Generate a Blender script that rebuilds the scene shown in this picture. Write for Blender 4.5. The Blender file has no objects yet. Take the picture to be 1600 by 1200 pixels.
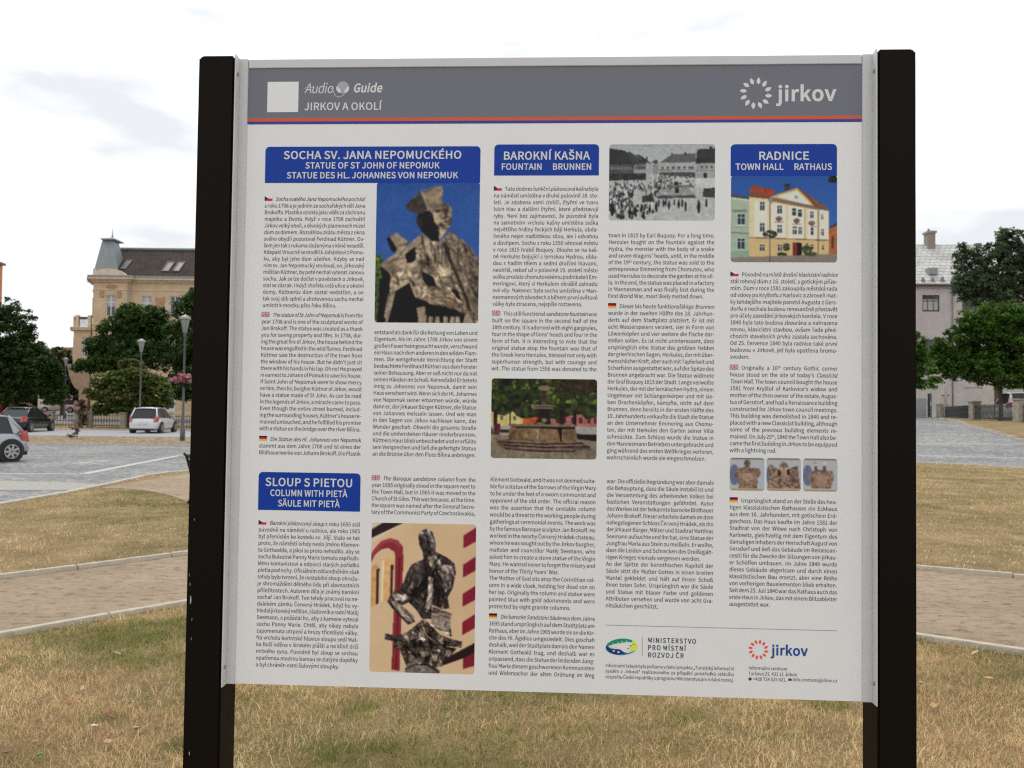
import bpy, bmesh, math, random
import numpy as np
from mathutils import Vector, Matrix
from mathutils.geometry import tessellate_polygon

rng = np.random.default_rng(7)
random.seed(7)
sc = bpy.context.scene
col = sc.collection
rad = math.radians

# ------------------------------------------------------------------ camera, sky, sun, exposure
CH = 1.7                       # eye height
KS = CH / 1.6
FPX = 1300.0                   # focal length in pixels of a 1600 px wide picture
PITCH, ROLL = 0.02894335, 0.0124122
_f = Vector((0, math.cos(PITCH), math.sin(PITCH)))
_u0 = Vector((0, -math.sin(PITCH), math.cos(PITCH)))
_r0 = Vector((1, 0, 0))
CR = _r0 * math.cos(ROLL) + _u0 * math.sin(ROLL)
CU = -_r0 * math.sin(ROLL) + _u0 * math.cos(ROLL)
CF = _f
cam = bpy.data.cameras.new('camera')
cam.sensor_width = 36.0
cam.lens = FPX / 1600 * 36
cam.clip_start = 0.05
cam.clip_end = 6000
cam.dof.use_dof = True
cam.dof.focus_distance = 1.72
cam.dof.aperture_fstop = 11
camo = bpy.data.objects.new('camera', cam)
col.objects.link(camo)
camo.matrix_world = Matrix(((CR.x, CU.x, -CF.x, 0), (CR.y, CU.y, -CF.y, 0), (CR.z, CU.z, -CF.z, CH), (0, 0, 0, 1)))
sc.camera = camo

SUN_EL, SUN_AZ = rad(54), rad(-28)     # high, beyond the board and a little to the left
world = bpy.data.worlds.new("World")
sc.world = world
world.use_nodes = True
nt = world.node_tree
bg = nt.nodes['Background']
sky = nt.nodes.new('ShaderNodeTexSky')
sky.sky_type = 'NISHITA'
sky.sun_disc = False
sky.sun_elevation = SUN_EL
sky.sun_rotation = SUN_AZ
tc = nt.nodes.new('ShaderNodeTexCoord')
mp = nt.nodes.new('ShaderNodeMapping')
mp.inputs['Scale'].default_value = (1.0, 1.0, 3.4)
mp.inputs['Location'].default_value = (9.0, 2.0, 5.0)
nz = nt.nodes.new('ShaderNodeTexNoise')
nz.inputs['Scale'].default_value = 3.1
nz.inputs['Detail'].default_value = 7
nz.inputs['Roughness'].default_value = 0.55
nt.links.new(tc.outputs['Generated'], mp.inputs['Vector'])
nt.links.new(mp.outputs['Vector'], nz.inputs['Vector'])
cr = nt.nodes.new('ShaderNodeValToRGB')
cr.color_ramp.elements[0].position = 0.35
cr.color_ramp.elements[0].color = (0.66, 0.678, 0.705, 1)
cr.color_ramp.elements[1].position = 0.54
cr.color_ramp.elements[1].color = (1.0, 1.0, 1.0, 1)
nt.links.new(nz.outputs['Fac'], cr.inputs['Fac'])
sc_ = nt.nodes.new('ShaderNodeVectorMath')
sc_.operation = 'SCALE'
sc_.inputs['Scale'].default_value = 13.4
nt.links.new(cr.outputs['Color'], sc_.inputs[0])
mixw = nt.nodes.new('ShaderNodeMix')
mixw.data_type = 'RGBA'
mixw.inputs['Factor'].default_value = 0.93
nt.links.new(sky.outputs['Color'], mixw.inputs['A'])
nt.links.new(sc_.outputs['Vector'], mixw.inputs['B'])
nt.links.new(mixw.outputs['Result'], bg.inputs['Color'])
bg.inputs['Strength'].default_value = 0.1

sun = bpy.data.lights.new('sun', 'SUN')
sun.energy = 1.3
sun.angle = rad(14)
sun.color = (1.0, 0.96, 0.9)
suno = bpy.data.objects.new('sun', sun)
col.objects.link(suno)
sd = Vector((math.sin(SUN_AZ) * math.cos(SUN_EL), math.cos(SUN_AZ) * math.cos(SUN_EL), math.sin(SUN_EL)))
suno.rotation_euler = (-sd).to_track_quat('-Z', 'Y').to_euler()
suno.location = (0, 0, 60)

sc.view_settings.view_transform = 'Standard'
sc.view_settings.look = 'None'
sc.view_settings.exposure = 0.0
sc.view_settings.gamma = 1.0
sc.view_settings.use_curve_mapping = False
sc.render.engine = 'CYCLES'
sc.cycles.filter_width = 1.2
sc.cycles.use_denoising = False
sc.cycles.max_bounces = 6
sc.cycles.transparent_max_bounces = 8

# ------------------------------------------------------------------ helpers
def lin(c):
    c = np.asarray(c, float) / 255.0
    return np.where(c <= 0.04045, c / 12.92, ((c + 0.055) / 1.055) ** 2.4)

def ray(px, py):
    d = CF + CR * ((px - 800) / FPX) - CU * ((py - 600) / FPX)
    return d

def S(t):
    t = np.clip(t, 0, 1)
    return t * t * (3 - 2 * t)

def gz(x, y):
    """height of the ground"""
    return 1.2 * S((y - 23.5) / 25.5) * S((x - 6.4) / 17) + 0.5 * S((y - 62) / 40) * (1 - S((x + 8) / 14))

def G(px, py):
    """point of the ground seen at a pixel of the photograph"""
    d = ray(px, py)
    lo, t = None, 1.0
    while t < 400:
        p = d * t
        if CH + p.z < gz(p.x, p.y):
            break
        t *= 1.01
    a, b = t / 1.01, t
    for _ in range(30):
        m = (a + b) / 2
        p = d * m
        if CH + p.z < gz(p.x, p.y): b = m
        else: a = m
    p = d * a
    return Vector((p.x, p.y, float(gz(p.x, p.y))))

def AT(px, py, Y):
    """point at depth Y seen at a pixel"""
    d = ray(px, py)
    t = Y / d.y
    return Vector((d.x * t, Y, CH + d.z * t))

MATS = {}
def mat(name, color, rough=0.6, metal=0.0, noise=0.0, nscale=8.0, bump=0.0, bscale=40.0, spec=0.5, coat=0.0, trans=0.0):
    if name in MATS: return MATS[name]
    m = bpy.data.materials.new(name)
    m.use_nodes = True
    t = m.node_tree
    b = t.nodes['Principled BSDF']
    b.inputs['Base Color'].default_value = (*color, 1)
    b.inputs['Roughness'].default_value = rough
    b.inputs['Metallic'].default_value = metal
    b.inputs['Specular IOR Level'].default_value = spec
    if coat: b.inputs['Coat Weight'].default_value = coat
    if trans: b.inputs['Transmission Weight'].default_value = trans
    if noise or bump:
        c = t.nodes.new('ShaderNodeTexCoord')
    if noise:
        n = t.nodes.new('ShaderNodeTexNoise')
        n.inputs['Scale'].default_value = nscale
        n.inputs['Detail'].default_value = 6
        n.inputs['Roughness'].default_value = 0.65
        t.links.new(c.outputs['Object'], n.inputs['Vector'])
        r = t.nodes.new('ShaderNodeMapRange')
        r.inputs['From Min'].default_value = 0.3
        r.inputs['From Max'].default_value = 0.7
        r.inputs['To Min'].default_value = 1 - noise
        r.inputs['To Max'].default_value = 1 + noise
        t.links.new(n.outputs['Fac'], r.inputs['Value'])
        mx = t.nodes.new('ShaderNodeVectorMath')
        mx.operation = 'SCALE'
        mx.inputs[0].default_value = color
        t.links.new(r.outputs['Result'], mx.inputs['Scale'])
        t.links.new(mx.outputs['Vector'], b.inputs['Base Color'])
    if bump:
        n2 = t.nodes.new('ShaderNodeTexNoise')
        n2.inputs['Scale'].default_value = bscale
        n2.inputs['Detail'].default_value = 5
        t.links.new(c.outputs['Object'], n2.inputs['Vector'])
        bp = t.nodes.new('ShaderNodeBump')
        bp.inputs['Strength'].default_value = bump
        bp.inputs['Distance'].default_value = 0.02
        t.links.new(n2.outputs['Fac'], bp.inputs['Height'])
        t.links.new(bp.outputs['Normal'], b.inputs['Normal'])
    MATS[name] = m
    return m

def attr_mat(name, rough=0.7, spec=0.3, translucent=0.0, coat=0.0):
    if name in MATS: return MATS[name]
    m = bpy.data.materials.new(name)
    m.use_nodes = True
    t = m.node_tree
    b = t.nodes['Principled BSDF']
    a = t.nodes.new('ShaderNodeAttribute')
    a.attribute_name = 'tint'
    t.links.new(a.outputs['Color'], b.inputs['Base Color'])
    b.inputs['Roughness'].default_value = rough
    b.inputs['Specular IOR Level'].default_value = spec
    if coat: b.inputs['Coat Weight'].default_value = coat
    if translucent:
        tr = t.nodes.new('ShaderNodeBsdfTranslucent')
        t.links.new(a.outputs['Color'], tr.inputs['Color'])
        mx = t.nodes.new('ShaderNodeMixShader')
        mx.inputs[0].default_value = translucent
        t.links.new(b.outputs[0], mx.inputs[1])
        t.links.new(tr.outputs[0], mx.inputs[2])
        t.links.new(mx.outputs[0], t.nodes['Material Output'].inputs['Surface'])
    MATS[name] = m
    return m

def mesh_np(name, V, F, material, parent=None, tint=None, smooth=False, nper=None):
    """V (n,3); F (m,k) all faces with k corners"""
    V = np.asarray(V, np.float32)
    F = np.asarray(F, np.int32)
    me = bpy.data.meshes.new(name)
    k = F.shape[1]
    me.vertices.add(len(V)); me.vertices.foreach_set('co', V.ravel())
    me.loops.add(F.size); me.loops.foreach_set('vertex_index', F.ravel())
    me.polygons.add(len(F)); me.polygons.foreach_set('loop_start', np.arange(0, F.size, k, dtype=np.int32))
    if smooth: me.polygons.foreach_set('use_smooth', np.ones(len(F), bool))
    me.update(calc_edges=True)
    if tint is not None:
        a = me.color_attributes.new('tint', 'FLOAT_COLOR', 'POINT')
        c = np.ones((len(V), 4), np.float32)
        c[:, :3] = tint
        a.data.foreach_set('color', c.ravel())
    me.materials.append(material)
    o = bpy.data.objects.new(name, me)
    col.objects.link(o)
    if parent is not None: o.parent = parent
    return o

def tag(o, label=None, cat=None, group=None, kind=None):
    if label: o['label'] = label
    if cat: o['category'] = cat
    if group: o['group'] = group
    if kind: o['kind'] = kind
    return o

def thing(name, label, cat, loc=(0, 0, 0), rz=0.0, group=None):
    o = bpy.data.objects.new(name, None)
    o.empty_display_size = 0.3
    col.objects.link(o)
    o.location = loc
    o.rotation_euler = (0, 0, rz)
    return tag(o, label, cat, group)

def copy_tree(o, parent=None):
    c = o.copy()
    col.objects.link(c)
    if parent is not None: c.parent = parent
    for ch in list(o.children):
        copy_tree(ch, c)
    return c

class MB:
    def __init__(s): s.v = []; s.f = []; s.m = []; s.sm = []
    def add(s, V, F, m=0, sm=False):
        b = len(s.v)
        s.v += [tuple(p) for p in V]
        for f in F: s.f.append([i + b for i in f]); s.m.append(m); s.sm.append(sm)
        return s
    def box(s, x0, x1, y0, y1, z0, z1, m=0, bev=0.0):
        if bev:
            bm = bmesh.new()
            bmesh.ops.create_cube(bm, size=1)
            for v in bm.verts:
                v.co = Vector(((x0 + x1) / 2 + v.co.x * (x1 - x0), (y0 + y1) / 2 + v.co.y * (y1 - y0), (z0 + z1) / 2 + v.co.z * (z1 - z0)))
            bmesh.ops.bevel(bm, geom=bm.edges[:], offset=bev, segments=2, affect='EDGES')
            bm.verts.index_update()
            s.add([v.co for v in bm.verts], [[v.index for v in f.verts] for f in bm.faces], m)
            bm.free()
            return s
        V = [(x, y, z) for z in (z0, z1) for y in (y0, y1) for x in (x0, x1)]
        return s.add(V, [(0, 2, 3, 1), (4, 5, 7, 6), (0, 1, 5, 4), (2, 6, 7, 3), (0, 4, 6, 2), (1, 3, 7, 5)], m)
    def prism(s, pts, axis, a, b, m=0):
        """extrude a 2-D outline along an axis from a to b"""
        n = len(pts)
        def P(p, t):
            if axis == 'y': return (p[0], t, p[1])
            if axis == 'x': return (t, p[0], p[1])
            return (p[0], p[1], t)
        V = [P(p, a) for p in pts] + [P(p, b) for p in pts]
        F = [[i, (i + 1) % n, (i + 1) % n + n, i + n] for i in range(n)]
        F += [list(range(n))[::-1], list(range(n, 2 * n))]
        return s.add(V, F, m)
    def tube(s, pts, radii, n=8, m=0, sm=True, cap=True):
        pts = [Vector(p) for p in pts]
        if not hasattr(radii, '__len__'): radii = [radii] * len(pts)
        V = []; F = []
        for i, p in enumerate(pts):
            d = (pts[min(i + 1, len(pts) - 1)] - pts[max(i - 1, 0)]).normalized()
            a = d.orthogonal().normalized() if abs(d.z) < 0.9 else Vector((1, 0, 0)) - d * d.x
            if abs(d.z) < 0.9: a = Vector((0, 0, 1)).cross(d).normalized()
            a.normalize(); c = d.cross(a)
            for k in range(n):
                t = 2 * math.pi * k / n
                V.append(p + (a * math.cos(t) + c * math.sin(t)) * radii[i])
        for i in range(len(pts) - 1):
            for k in range(n):
                F.append([i * n + k, i * n + (k + 1) % n, (i + 1) * n + (k + 1) % n, (i + 1) * n + k])
        if cap:
            F.append(list(range(n))[::-1]); F.append([(len(pts) - 1) * n + k for k in range(n)])
        return s.add(V, F, m, sm)
    def lathe(s, prof, n=16, c=(0, 0, 0), m=0, sm=True):
        return s.tube([(c[0], c[1], c[2] + z) for r, z in prof], [r for r, z in prof], n, m, sm) if False else s._lathe(prof, n, c, m, sm)
    def _lathe(s, prof, n, c, m, sm):
        V = []; F = []
        for r, z in prof:
            for k in range(n):
                t = 2 * math.pi * k / n
                V.append((c[0] + r * math.cos(t), c[1] + r * math.sin(t), c[2] + z))
        for i in range(len(prof) - 1):
            for k in range(n):
                F.append([i * n + k, i * n + (k + 1) % n, (i + 1) * n + (k + 1) % n, (i + 1) * n + k])
        F.append(list(range(n))[::-1]); F.append([(len(prof) - 1) * n + k for k in range(n)])
        return s.add(V, F, m, sm)
    def build(s, name, mats, parent=None, loc=None):
        me = bpy.data.meshes.new(name)
        me.from_pydata(s.v, [], s.f)
        if not isinstance(mats, (list, tuple)): mats = [mats]
        for x in mats: me.materials.append(x)
        me.polygons.foreach_set('material_index', s.m)
        me.polygons.foreach_set('use_smooth', s.sm)
        me.update()
        o = bpy.data.objects.new(name, me)
        col.objects.link(o)
        if parent is not None: o.parent = parent
        if loc is not None: o.location = loc
        return o
# ------------------------------------------------------------------ the ground
def ground_mat(name, kind):
    m = bpy.data.materials.new(name)
    m.use_nodes = True
    t = m.node_tree
    N = t.nodes.new
    L = t.links.new
    b = t.nodes['Principled BSDF']
    b.inputs['Roughness'].default_value = 0.9
    b.inputs['Specular IOR Level'].default_value = 0.25
    c = N('ShaderNodeTexCoord')
    def noise(scale, detail=5, rough=0.6, vec=None):
        n = N('ShaderNodeTexNoise')
        n.inputs['Scale'].default_value = scale
        n.inputs['Detail'].default_value = detail
        n.inputs['Roughness'].default_value = rough
        L(vec or c.outputs['Object'], n.inputs['Vector'])
        return n.outputs['Fac']
    def ramp(fac, stops):
        r = N('ShaderNodeValToRGB')
        e = r.color_ramp.elements
        while len(e) < len(stops): e.new(0.5)
        for i, (p, cc) in enumerate(stops):
            e[i].position = p; e[i].color = (*cc, 1)
        L(fac, r.inputs['Fac'])
        return r.outputs['Color']
    def mixc(f, a, bb, typ='MIX'):
        x = N('ShaderNodeMix'); x.data_type = 'RGBA'; x.blend_type = typ
        if hasattr(f, 'links'): L(f, x.inputs['Factor'])
        else: x.inputs['Factor'].default_value = f
        L(a, x.inputs['A']); L(bb, x.inputs['B'])
        return x.outputs['Result']
    def bump(h, strength, dist):
        x = N('ShaderNodeBump')
        x.inputs['Strength'].default_value = strength
        x.inputs['Distance'].default_value = dist
        L(h, x.inputs['Height'])
        L(x.outputs['Normal'], b.inputs['Normal'])
    if kind == 'soil':
        a = ramp(noise(1.1, 7, 0.7), [(0.3, (0.16, 0.130, 0.050)), (0.45, (0.265, 0.19, 0.085)), (0.66, (0.42, 0.30, 0.155))])
        f = ramp(noise(60, 4, 0.8), [(0.3, (0.55, 0.55, 0.55)), (0.7, (1.2, 1.2, 1.2))])
        L(mixc(1.0, a, f, 'MULTIPLY'), b.inputs['Base Color'])
        bump(noise(45, 6, 0.8), 0.8, 0.03)
    elif kind == 'sand':
        a = ramp(noise(0.9, 6, 0.65), [(0.3, (0.30, 0.225, 0.150)), (0.5, (0.36, 0.275, 0.19)), (0.72, (0.42, 0.33, 0.235))])
        mp2 = N('ShaderNodeMapping'); mp2.inputs['Scale'].default_value = (3.0, 6.0, 1)
        L(c.outputs['Object'], mp2.inputs['Vector'])
        g = ramp(noise(2.2, 8, 0.75, mp2.outputs['Vector']), [(0.38, (0.46, 0.44, 0.43)), (0.47, (0.93, 0.93, 0.93)), (0.62, (1.08, 1.07, 1.04))])
        g2 = ramp(noise(140, 3, 0.8), [(0.3, (0.72, 0.72, 0.72)), (0.62, (1.1, 1.1, 1.1))])
        L(mixc(1.0, mixc(1.0, a, g, 'MULTIPLY'), g2, 'MULTIPLY'), b.inputs['Base Color'])
        bump(noise(38, 8, 0.8), 0.7, 0.02)
    elif kind == 'cobble':
        mp2 = N('ShaderNodeMapping'); mp2.inputs['Rotation'].default_value = (0, 0, 0.4)
        L(c.outputs['Object'], mp2.inputs['Vector'])
        v = N('ShaderNodeTexVoronoi'); v.inputs['Scale'].default_value = 8.5
        v.inputs['Randomness'].default_value = 0.45
        L(mp2.outputs['Vector'], v.inputs['Vector'])
        v2 = N('ShaderNodeTexVoronoi'); v2.feature = 'DISTANCE_TO_EDGE'; v2.inputs['Scale'].default_value = 8.5
        v2.inputs['Randomness'].default_value = 0.45
        L(mp2.outputs['Vector'], v2.inputs['Vector'])
        hs = N('ShaderNodeSeparateColor'); L(v.outputs['Color'], hs.inputs['Color'])
        a = ramp(hs.outputs[0], [(0.0, (0.17, 0.178, 0.19)), (0.5, (0.27, 0.278, 0.285)), (1.0, (0.35, 0.35, 0.345))])
        j = ramp(v2.outputs['Distance'], [(0.03, (0.72, 0.70, 0.65)), (0.12, (1, 1, 1))])
        g = ramp(noise(0.35, 5, 0.65), [(0.35, (0.80, 0.80, 0.82)), (0.62, (1.14, 1.13, 1.09))])
        L(mixc(1.0, mixc(1.0, a, j, 'MULTIPLY'), g, 'MULTIPLY'), b.inputs['Base Color'])
        hr = ramp(v2.outputs['Distance'], [(0.0, (0, 0, 0)), (0.2, (1, 1, 1))])
        bump(hr, 0.6, 0.02)
    elif kind == 'asphalt':
        a = ramp(noise(3, 6), [(0.3, (0.30, 0.31, 0.32)), (0.7, (0.37, 0.37, 0.375))])
        g2 = ramp(noise(90, 3, 0.8), [(0.3, (0.8, 0.8, 0.8)), (0.65, (1.08, 1.08, 1.08))])
        L(mixc(1.0, a, g2, 'MULTIPLY'), b.inputs['Base Color'])
        bump(noise(80, 4), 0.3, 0.01)
    elif kind == 'litter':
        v = N('ShaderNodeTexVoronoi'); v.inputs['Scale'].default_value = 7
        L(c.outputs['Object'], v.inputs['Vector'])
        hs = N('ShaderNodeSeparateColor'); L(v.outputs['Color'], hs.inputs['Color'])
        a = ramp(hs.outputs[0], [(0.0, (0.13, 0.09, 0.05)), (0.5, (0.30, 0.23, 0.14)), (1.0, (0.46, 0.37, 0.25))])
        L(a, b.inputs['Base Color'])
        bump(noise(20, 8, 0.8), 1.0, 0.06)
    MATS[name] = m
    return m

M_soil = ground_mat('dry_lawn', 'soil')
M_sand = ground_mat('beaten_sand', 'sand')
M_cob = ground_mat('granite_cobbles', 'cobble')
M_asp = ground_mat('pale_asphalt', 'asphalt')
M_litter = ground_mat('leaf_litter', 'litter')

def grid_sheet(name, xs, ys, dz, material, **k):
    X, Y = np.meshgrid(xs, ys)
    Z = gz(X, Y) + dz
    V = np.stack([X.ravel(), Y.ravel(), Z.ravel()], 1)
    nx, ny = len(xs), len(ys)
    i = (np.arange(ny - 1)[:, None] * nx + np.arange(nx - 1)[None]).ravel()
    F = np.stack([i, i + 1, i + nx + 1, i + nx], 1)
    o = mesh_np(name, V, F, material, smooth=True)
    return o

def poly_sheet(name, pts, dz, material, cell=1.0, parent=None):
    """a sheet over a plan outline, following the ground"""
    bm = bmesh.new()
    vs = [bm.verts.new((p[0], p[1], 0)) for p in pts]
    bm.faces.new(vs)
    bmesh.ops.triangulate(bm, faces=bm.faces[:])
    x0 = min(p[0] for p in pts); x1 = max(p[0] for p in pts)
    y0 = min(p[1] for p in pts); y1 = max(p[1] for p in pts)
    if cell:
        x = math.floor(x0) + cell
        while x < x1:
            bmesh.ops.bisect_plane(bm, geom=bm.verts[:] + bm.edges[:] + bm.faces[:], plane_co=(x, 0, 0), plane_no=(1, 0, 0)); x += cell
        y = math.floor(y0) + cell
        while y < y1:
            bmesh.ops.bisect_plane(bm, geom=bm.verts[:] + bm.edges[:] + bm.faces[:], plane_co=(0, y, 0), plane_no=(0, 1, 0)); y += cell
    for v in bm.verts: v.co.z = float(gz(v.co.x, v.co.y)) + dz
    bm.normal_update()
    bmesh.ops.reverse_faces(bm, faces=[f for f in bm.faces if f.normal.z < 0])
    me = bpy.data.meshes.new(name); bm.to_mesh(me); bm.free()
    me.materials.append(material)
    o = bpy.data.objects.new(name, me); col.objects.link(o)
    if parent is not None: o.parent = parent
    return o

xs = np.concatenate([[-3000, -1200, -500, -250, -160], np.arange(-120, 121, 2.0), [160, 250, 500, 1200, 3000]])
ys = np.concatenate([[-800, -200, -60, -20], np.arange(-6, 130, 2.0), [140, 170, 220, 320, 600, 1400, 3500]])
tag(grid_sheet('cobbled_square', xs, ys, 0.0, M_cob), kind='structure')

def curve(keys, n=14):
    """Catmull-Rom through plan points"""
    P = [Vector((k[0], k[1])) for k in keys]
    P = [P[0] * 2 - P[1]] + P + [P[-1] * 2 - P[-2]]
    out = []
    for i in range(1, len(P) - 2):
        for j in range(n):
            t = j / n
            a, b, c_, d = P[i - 1], P[i], P[i + 1], P[i + 2]
            out.append(0.5 * ((2 * b) + (c_ - a) * t + (2 * a - 5 * b + 4 * c_ - d) * t * t + (3 * b - a - 3 * c_ + d) * t ** 3))
    out.append(P[-2])
    return out

gl = [G(0, 1000), G(145, 973), G(290, 945)]
gr = [G(1432, 1002), G(1600, 1027)]
low = curve([(-7.6, 1.2), (-5.2, 4.2)] + [(p.x, p.y) for p in gl] + [(-1.5, 7.85), (0.4, 7.95), (1.9, 7.1)] + [(p.x, p.y) for p in gr] + [(5.6, 4.6), (9.0, 2.2), (16, -2)])
gl2 = [G(0, 905), G(145, 887), G(290, 868)]
gr2 = [G(1432, 890), G(1600, 905)]
upp = curve([(-10.6, 2.0), (-7.0, 5.7)] + [(p.x, p.y) for p in gl2] + [(-2.0, 10.6), (0.6, 10.9), (2.6, 10.1)] + [(p.x, p.y) for p in gr2] + [(7.5, 7.2), (11.5, 4.6), (19, -0.5)])
# kerb between the far lawn and the square
kerb_l = [G(-160, 822), G(0, 790), G(90, 775), G(178, 757), G(295, 738)]
kerb_r = [G(1300, 722), G(1432, 724), G(1600, 733), G(1760, 748)]
far = curve([(p.x, p.y) for p in kerb_l] + [(-3.0, 24.3), (3.5, 26.6)] + [(p.x, p.y) for p in kerb_r])

def resample(line, n):
    P = np.array([[q[0], q[1]] for q in line], float)
    l = np.concatenate([[0], np.cumsum(np.linalg.norm(np.diff(P, axis=0), axis=1))])
    t = np.linspace(0, l[-1], n)
    return np.stack([np.interp(t, l, P[:, 0]), np.interp(t, l, P[:, 1])], 1)
def strip_sheet(name, la, lb, dz, material, rows=8, n=120):
    """a sheet between two plan lines"""
    A_, B_ = resample(la, n), resample(lb, n)
    R_ = [A_ + (B_ - A_) * (k / rows) for k in range(rows + 1)]
    P = np.concatenate(R_)
    V = np.column_stack([P, gz(P[:, 0], P[:, 1]) + dz])
    i = (np.arange(rows)[:, None] * n + np.arange(n - 1)[None]).ravel()
    return mesh_np(name, V, np.stack([i, i + 1, i + n + 1, i + n], 1), material, smooth=True)
near_lawn = tag(strip_sheet('near_lawn', [(-7.6, -6), (16, -6)], low, 0.012, M_soil), kind='structure')
path = tag(strip_sheet('sand_path', low, upp, 0.008, M_sand), kind='structure')
far_ext = [(-16, 9.5)] + [tuple(q) for q in far] + [(24, 14)]
far_lawn = tag(strip_sheet('far_lawn', upp, far_ext, 0.02, M_soil, rows=12), kind='structure')
# sandy strip that leaves the kerb near the bench
sandy = [G(150, 765), G(178, 760), G(240, 750), G(298, 741)]
s_in = [G(298, 788), G(262, 775), G(225, 768), G(190, 765)]
pts = [(p.x, p.y) for p in sandy] + [(-3.0, 23.6), (3.0, 25.6), (9, 25.7), (9, 24.6), (3.0, 22), (-2.0, 18.5)] + [(p.x, p.y) for p in s_in]
tag(poly_sheet('sand_patch', pts, 0.025, M_sand, cell=2), kind='structure')

M_conc = mat('kerb_concrete', (0.47, 0.42, 0.345), 0.9, noise=0.18, nscale=9, bump=0.5, bscale=60)
def kerb(line, step, w, top, parent, gap=0.012):
    """kerb stones laid end to end along a plan line"""
    P = [Vector((p[0], p[1])) for p in line]
    seg = [(P[i + 1] - P[i]).length for i in range(len(P) - 1)]
    tot = sum(seg)
    def at(s):
        for i, l in enumerate(seg):
            if s <= l or i == len(seg) - 1: return P[i] + (P[i + 1] - P[i]) * (s / l)
            s -= l
    n = int(tot / step)
    base = None
    for i in range(n):
        a, b = at(i * step), at((i + 1) * step)
        d = b - a
        if base is None:
            base = MB().box(0, 1, -w / 2, w / 2, -0.1, 0, bev=0).v
        L_ = d.length - gap
        mb = MB().box(0, L_, -w / 2, w / 2, -0.12, 0, bev=0.006)
        m0 = (a + b) / 2
        o = mb.build('kerb_stone', M_conc, parent)
        o.location = (a.x, a.y, float(gz(m0.x, m0.y)) + top + random.uniform(-0.004, 0.004))
        o.rotation_euler = (random.uniform(-0.01, 0.01), random.uniform(-0.004, 0.004), math.atan2(d.y, d.x))
kerb(low, 1.0, 0.07, 0.055, path)
kerb(upp, 1.0, 0.07, 0.05, path)
kerb(far[:], 1.0, 0.14, 0.05, far_lawn)

# leaf covered island, road and verge on the left
def band(name, y0, y1, x0, x1, dz, m, par=None):
    return poly_sheet(name, [(x0, y0), (x1, y0), (x1, y1), (x0, y1)], dz, m, cell=2, parent=par)
a0 = G(40, 694).y; a1 = G(160, 683).y; a2 = G(160, 672.5).y; a3 = G(200, 665).y
isl = tag(band('leaf_strip', a0, a1, -31.6, -3, 0.05, M_litter), kind='structure')
kerb([(-31.6, a0), (-3, a0)], 1.0, 0.12, 0.06, isl)
kerb([(-31.6, a1), (-3, a1)], 1.0, 0.12, 0.06, isl)
tag(band('road', a1 + 0.1, a2, -90, -1, 0.012, M_asp), kind='structure')
verge = tag(band('verge', a2 + 0.2, a3 + 1.2, -90, -1, 0.07, M_soil), kind='structure')
kerb([(-60, a2 + 0.1), (-1, a2 + 0.1)], 1.0, 0.14, 0.09, verge)

# verge beyond the street on the right
ve = [G(1600, 690), G(1560, 678), G(1510, 665), G(1466, 653.6)]
vb = [Vector((27.5, 30.0)), ve[0].to_2d(), ve[1].to_2d(), ve[2].to_2d(), ve[3].to_2d()]
rv = poly_sheet('right_verge', [tuple(p) for p in vb] + [(55, 92), (62, 60), (44, 34)], 0.06, M_soil, cell=1)
tag(rv, kind='structure')
kerb(vb, 1.0, 0.14, 0.09, rv)

# painted lines on the cobbles
M_line = mat('worn_paint', (0.47, 0.465, 0.44), 0.8, noise=0.25, nscale=14)
def line(p0, p1, w, name='painted_line'):
    a, b = G(*p0), G(*p1)
    d = (b - a).to_2d(); n = Vector((-d.y, d.x)).normalized() * w / 2
    q = [(a.x - n.x, a.y - n.y), (b.x - n.x, b.y - n.y), (b.x + n.x, b.y + n.y), (a.x + n.x, a.y + n.y)]
    tag(poly_sheet(name, q, 0.005, M_line, cell=1), kind='structure')
line((-40, 740), (121, 741), 0.16)
line((131, 740.6), (282, 711.5), 0.22)
line((30, 712.5), (285, 712.5), 0.10)
line((124, 724.5), (146, 721.5), 0.16)
line((151, 722), (170, 719.6), 0.14)
tag(poly_sheet('cobbled_band', [tuple(G(*q)[:2]) for q in [(-60, 750), (80, 753), (158, 757), (120, 766), (-60, 766)]], 0.004, mat('pale_setts', (0.325, 0.318, 0.288), .9, noise=.22, nscale=9, bump=.6, bscale=12), cell=1), kind='structure')
line((1436, 694), (1600, 694.5), 0.18)
line((1436, 712), (1600, 716), 0.18)

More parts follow.
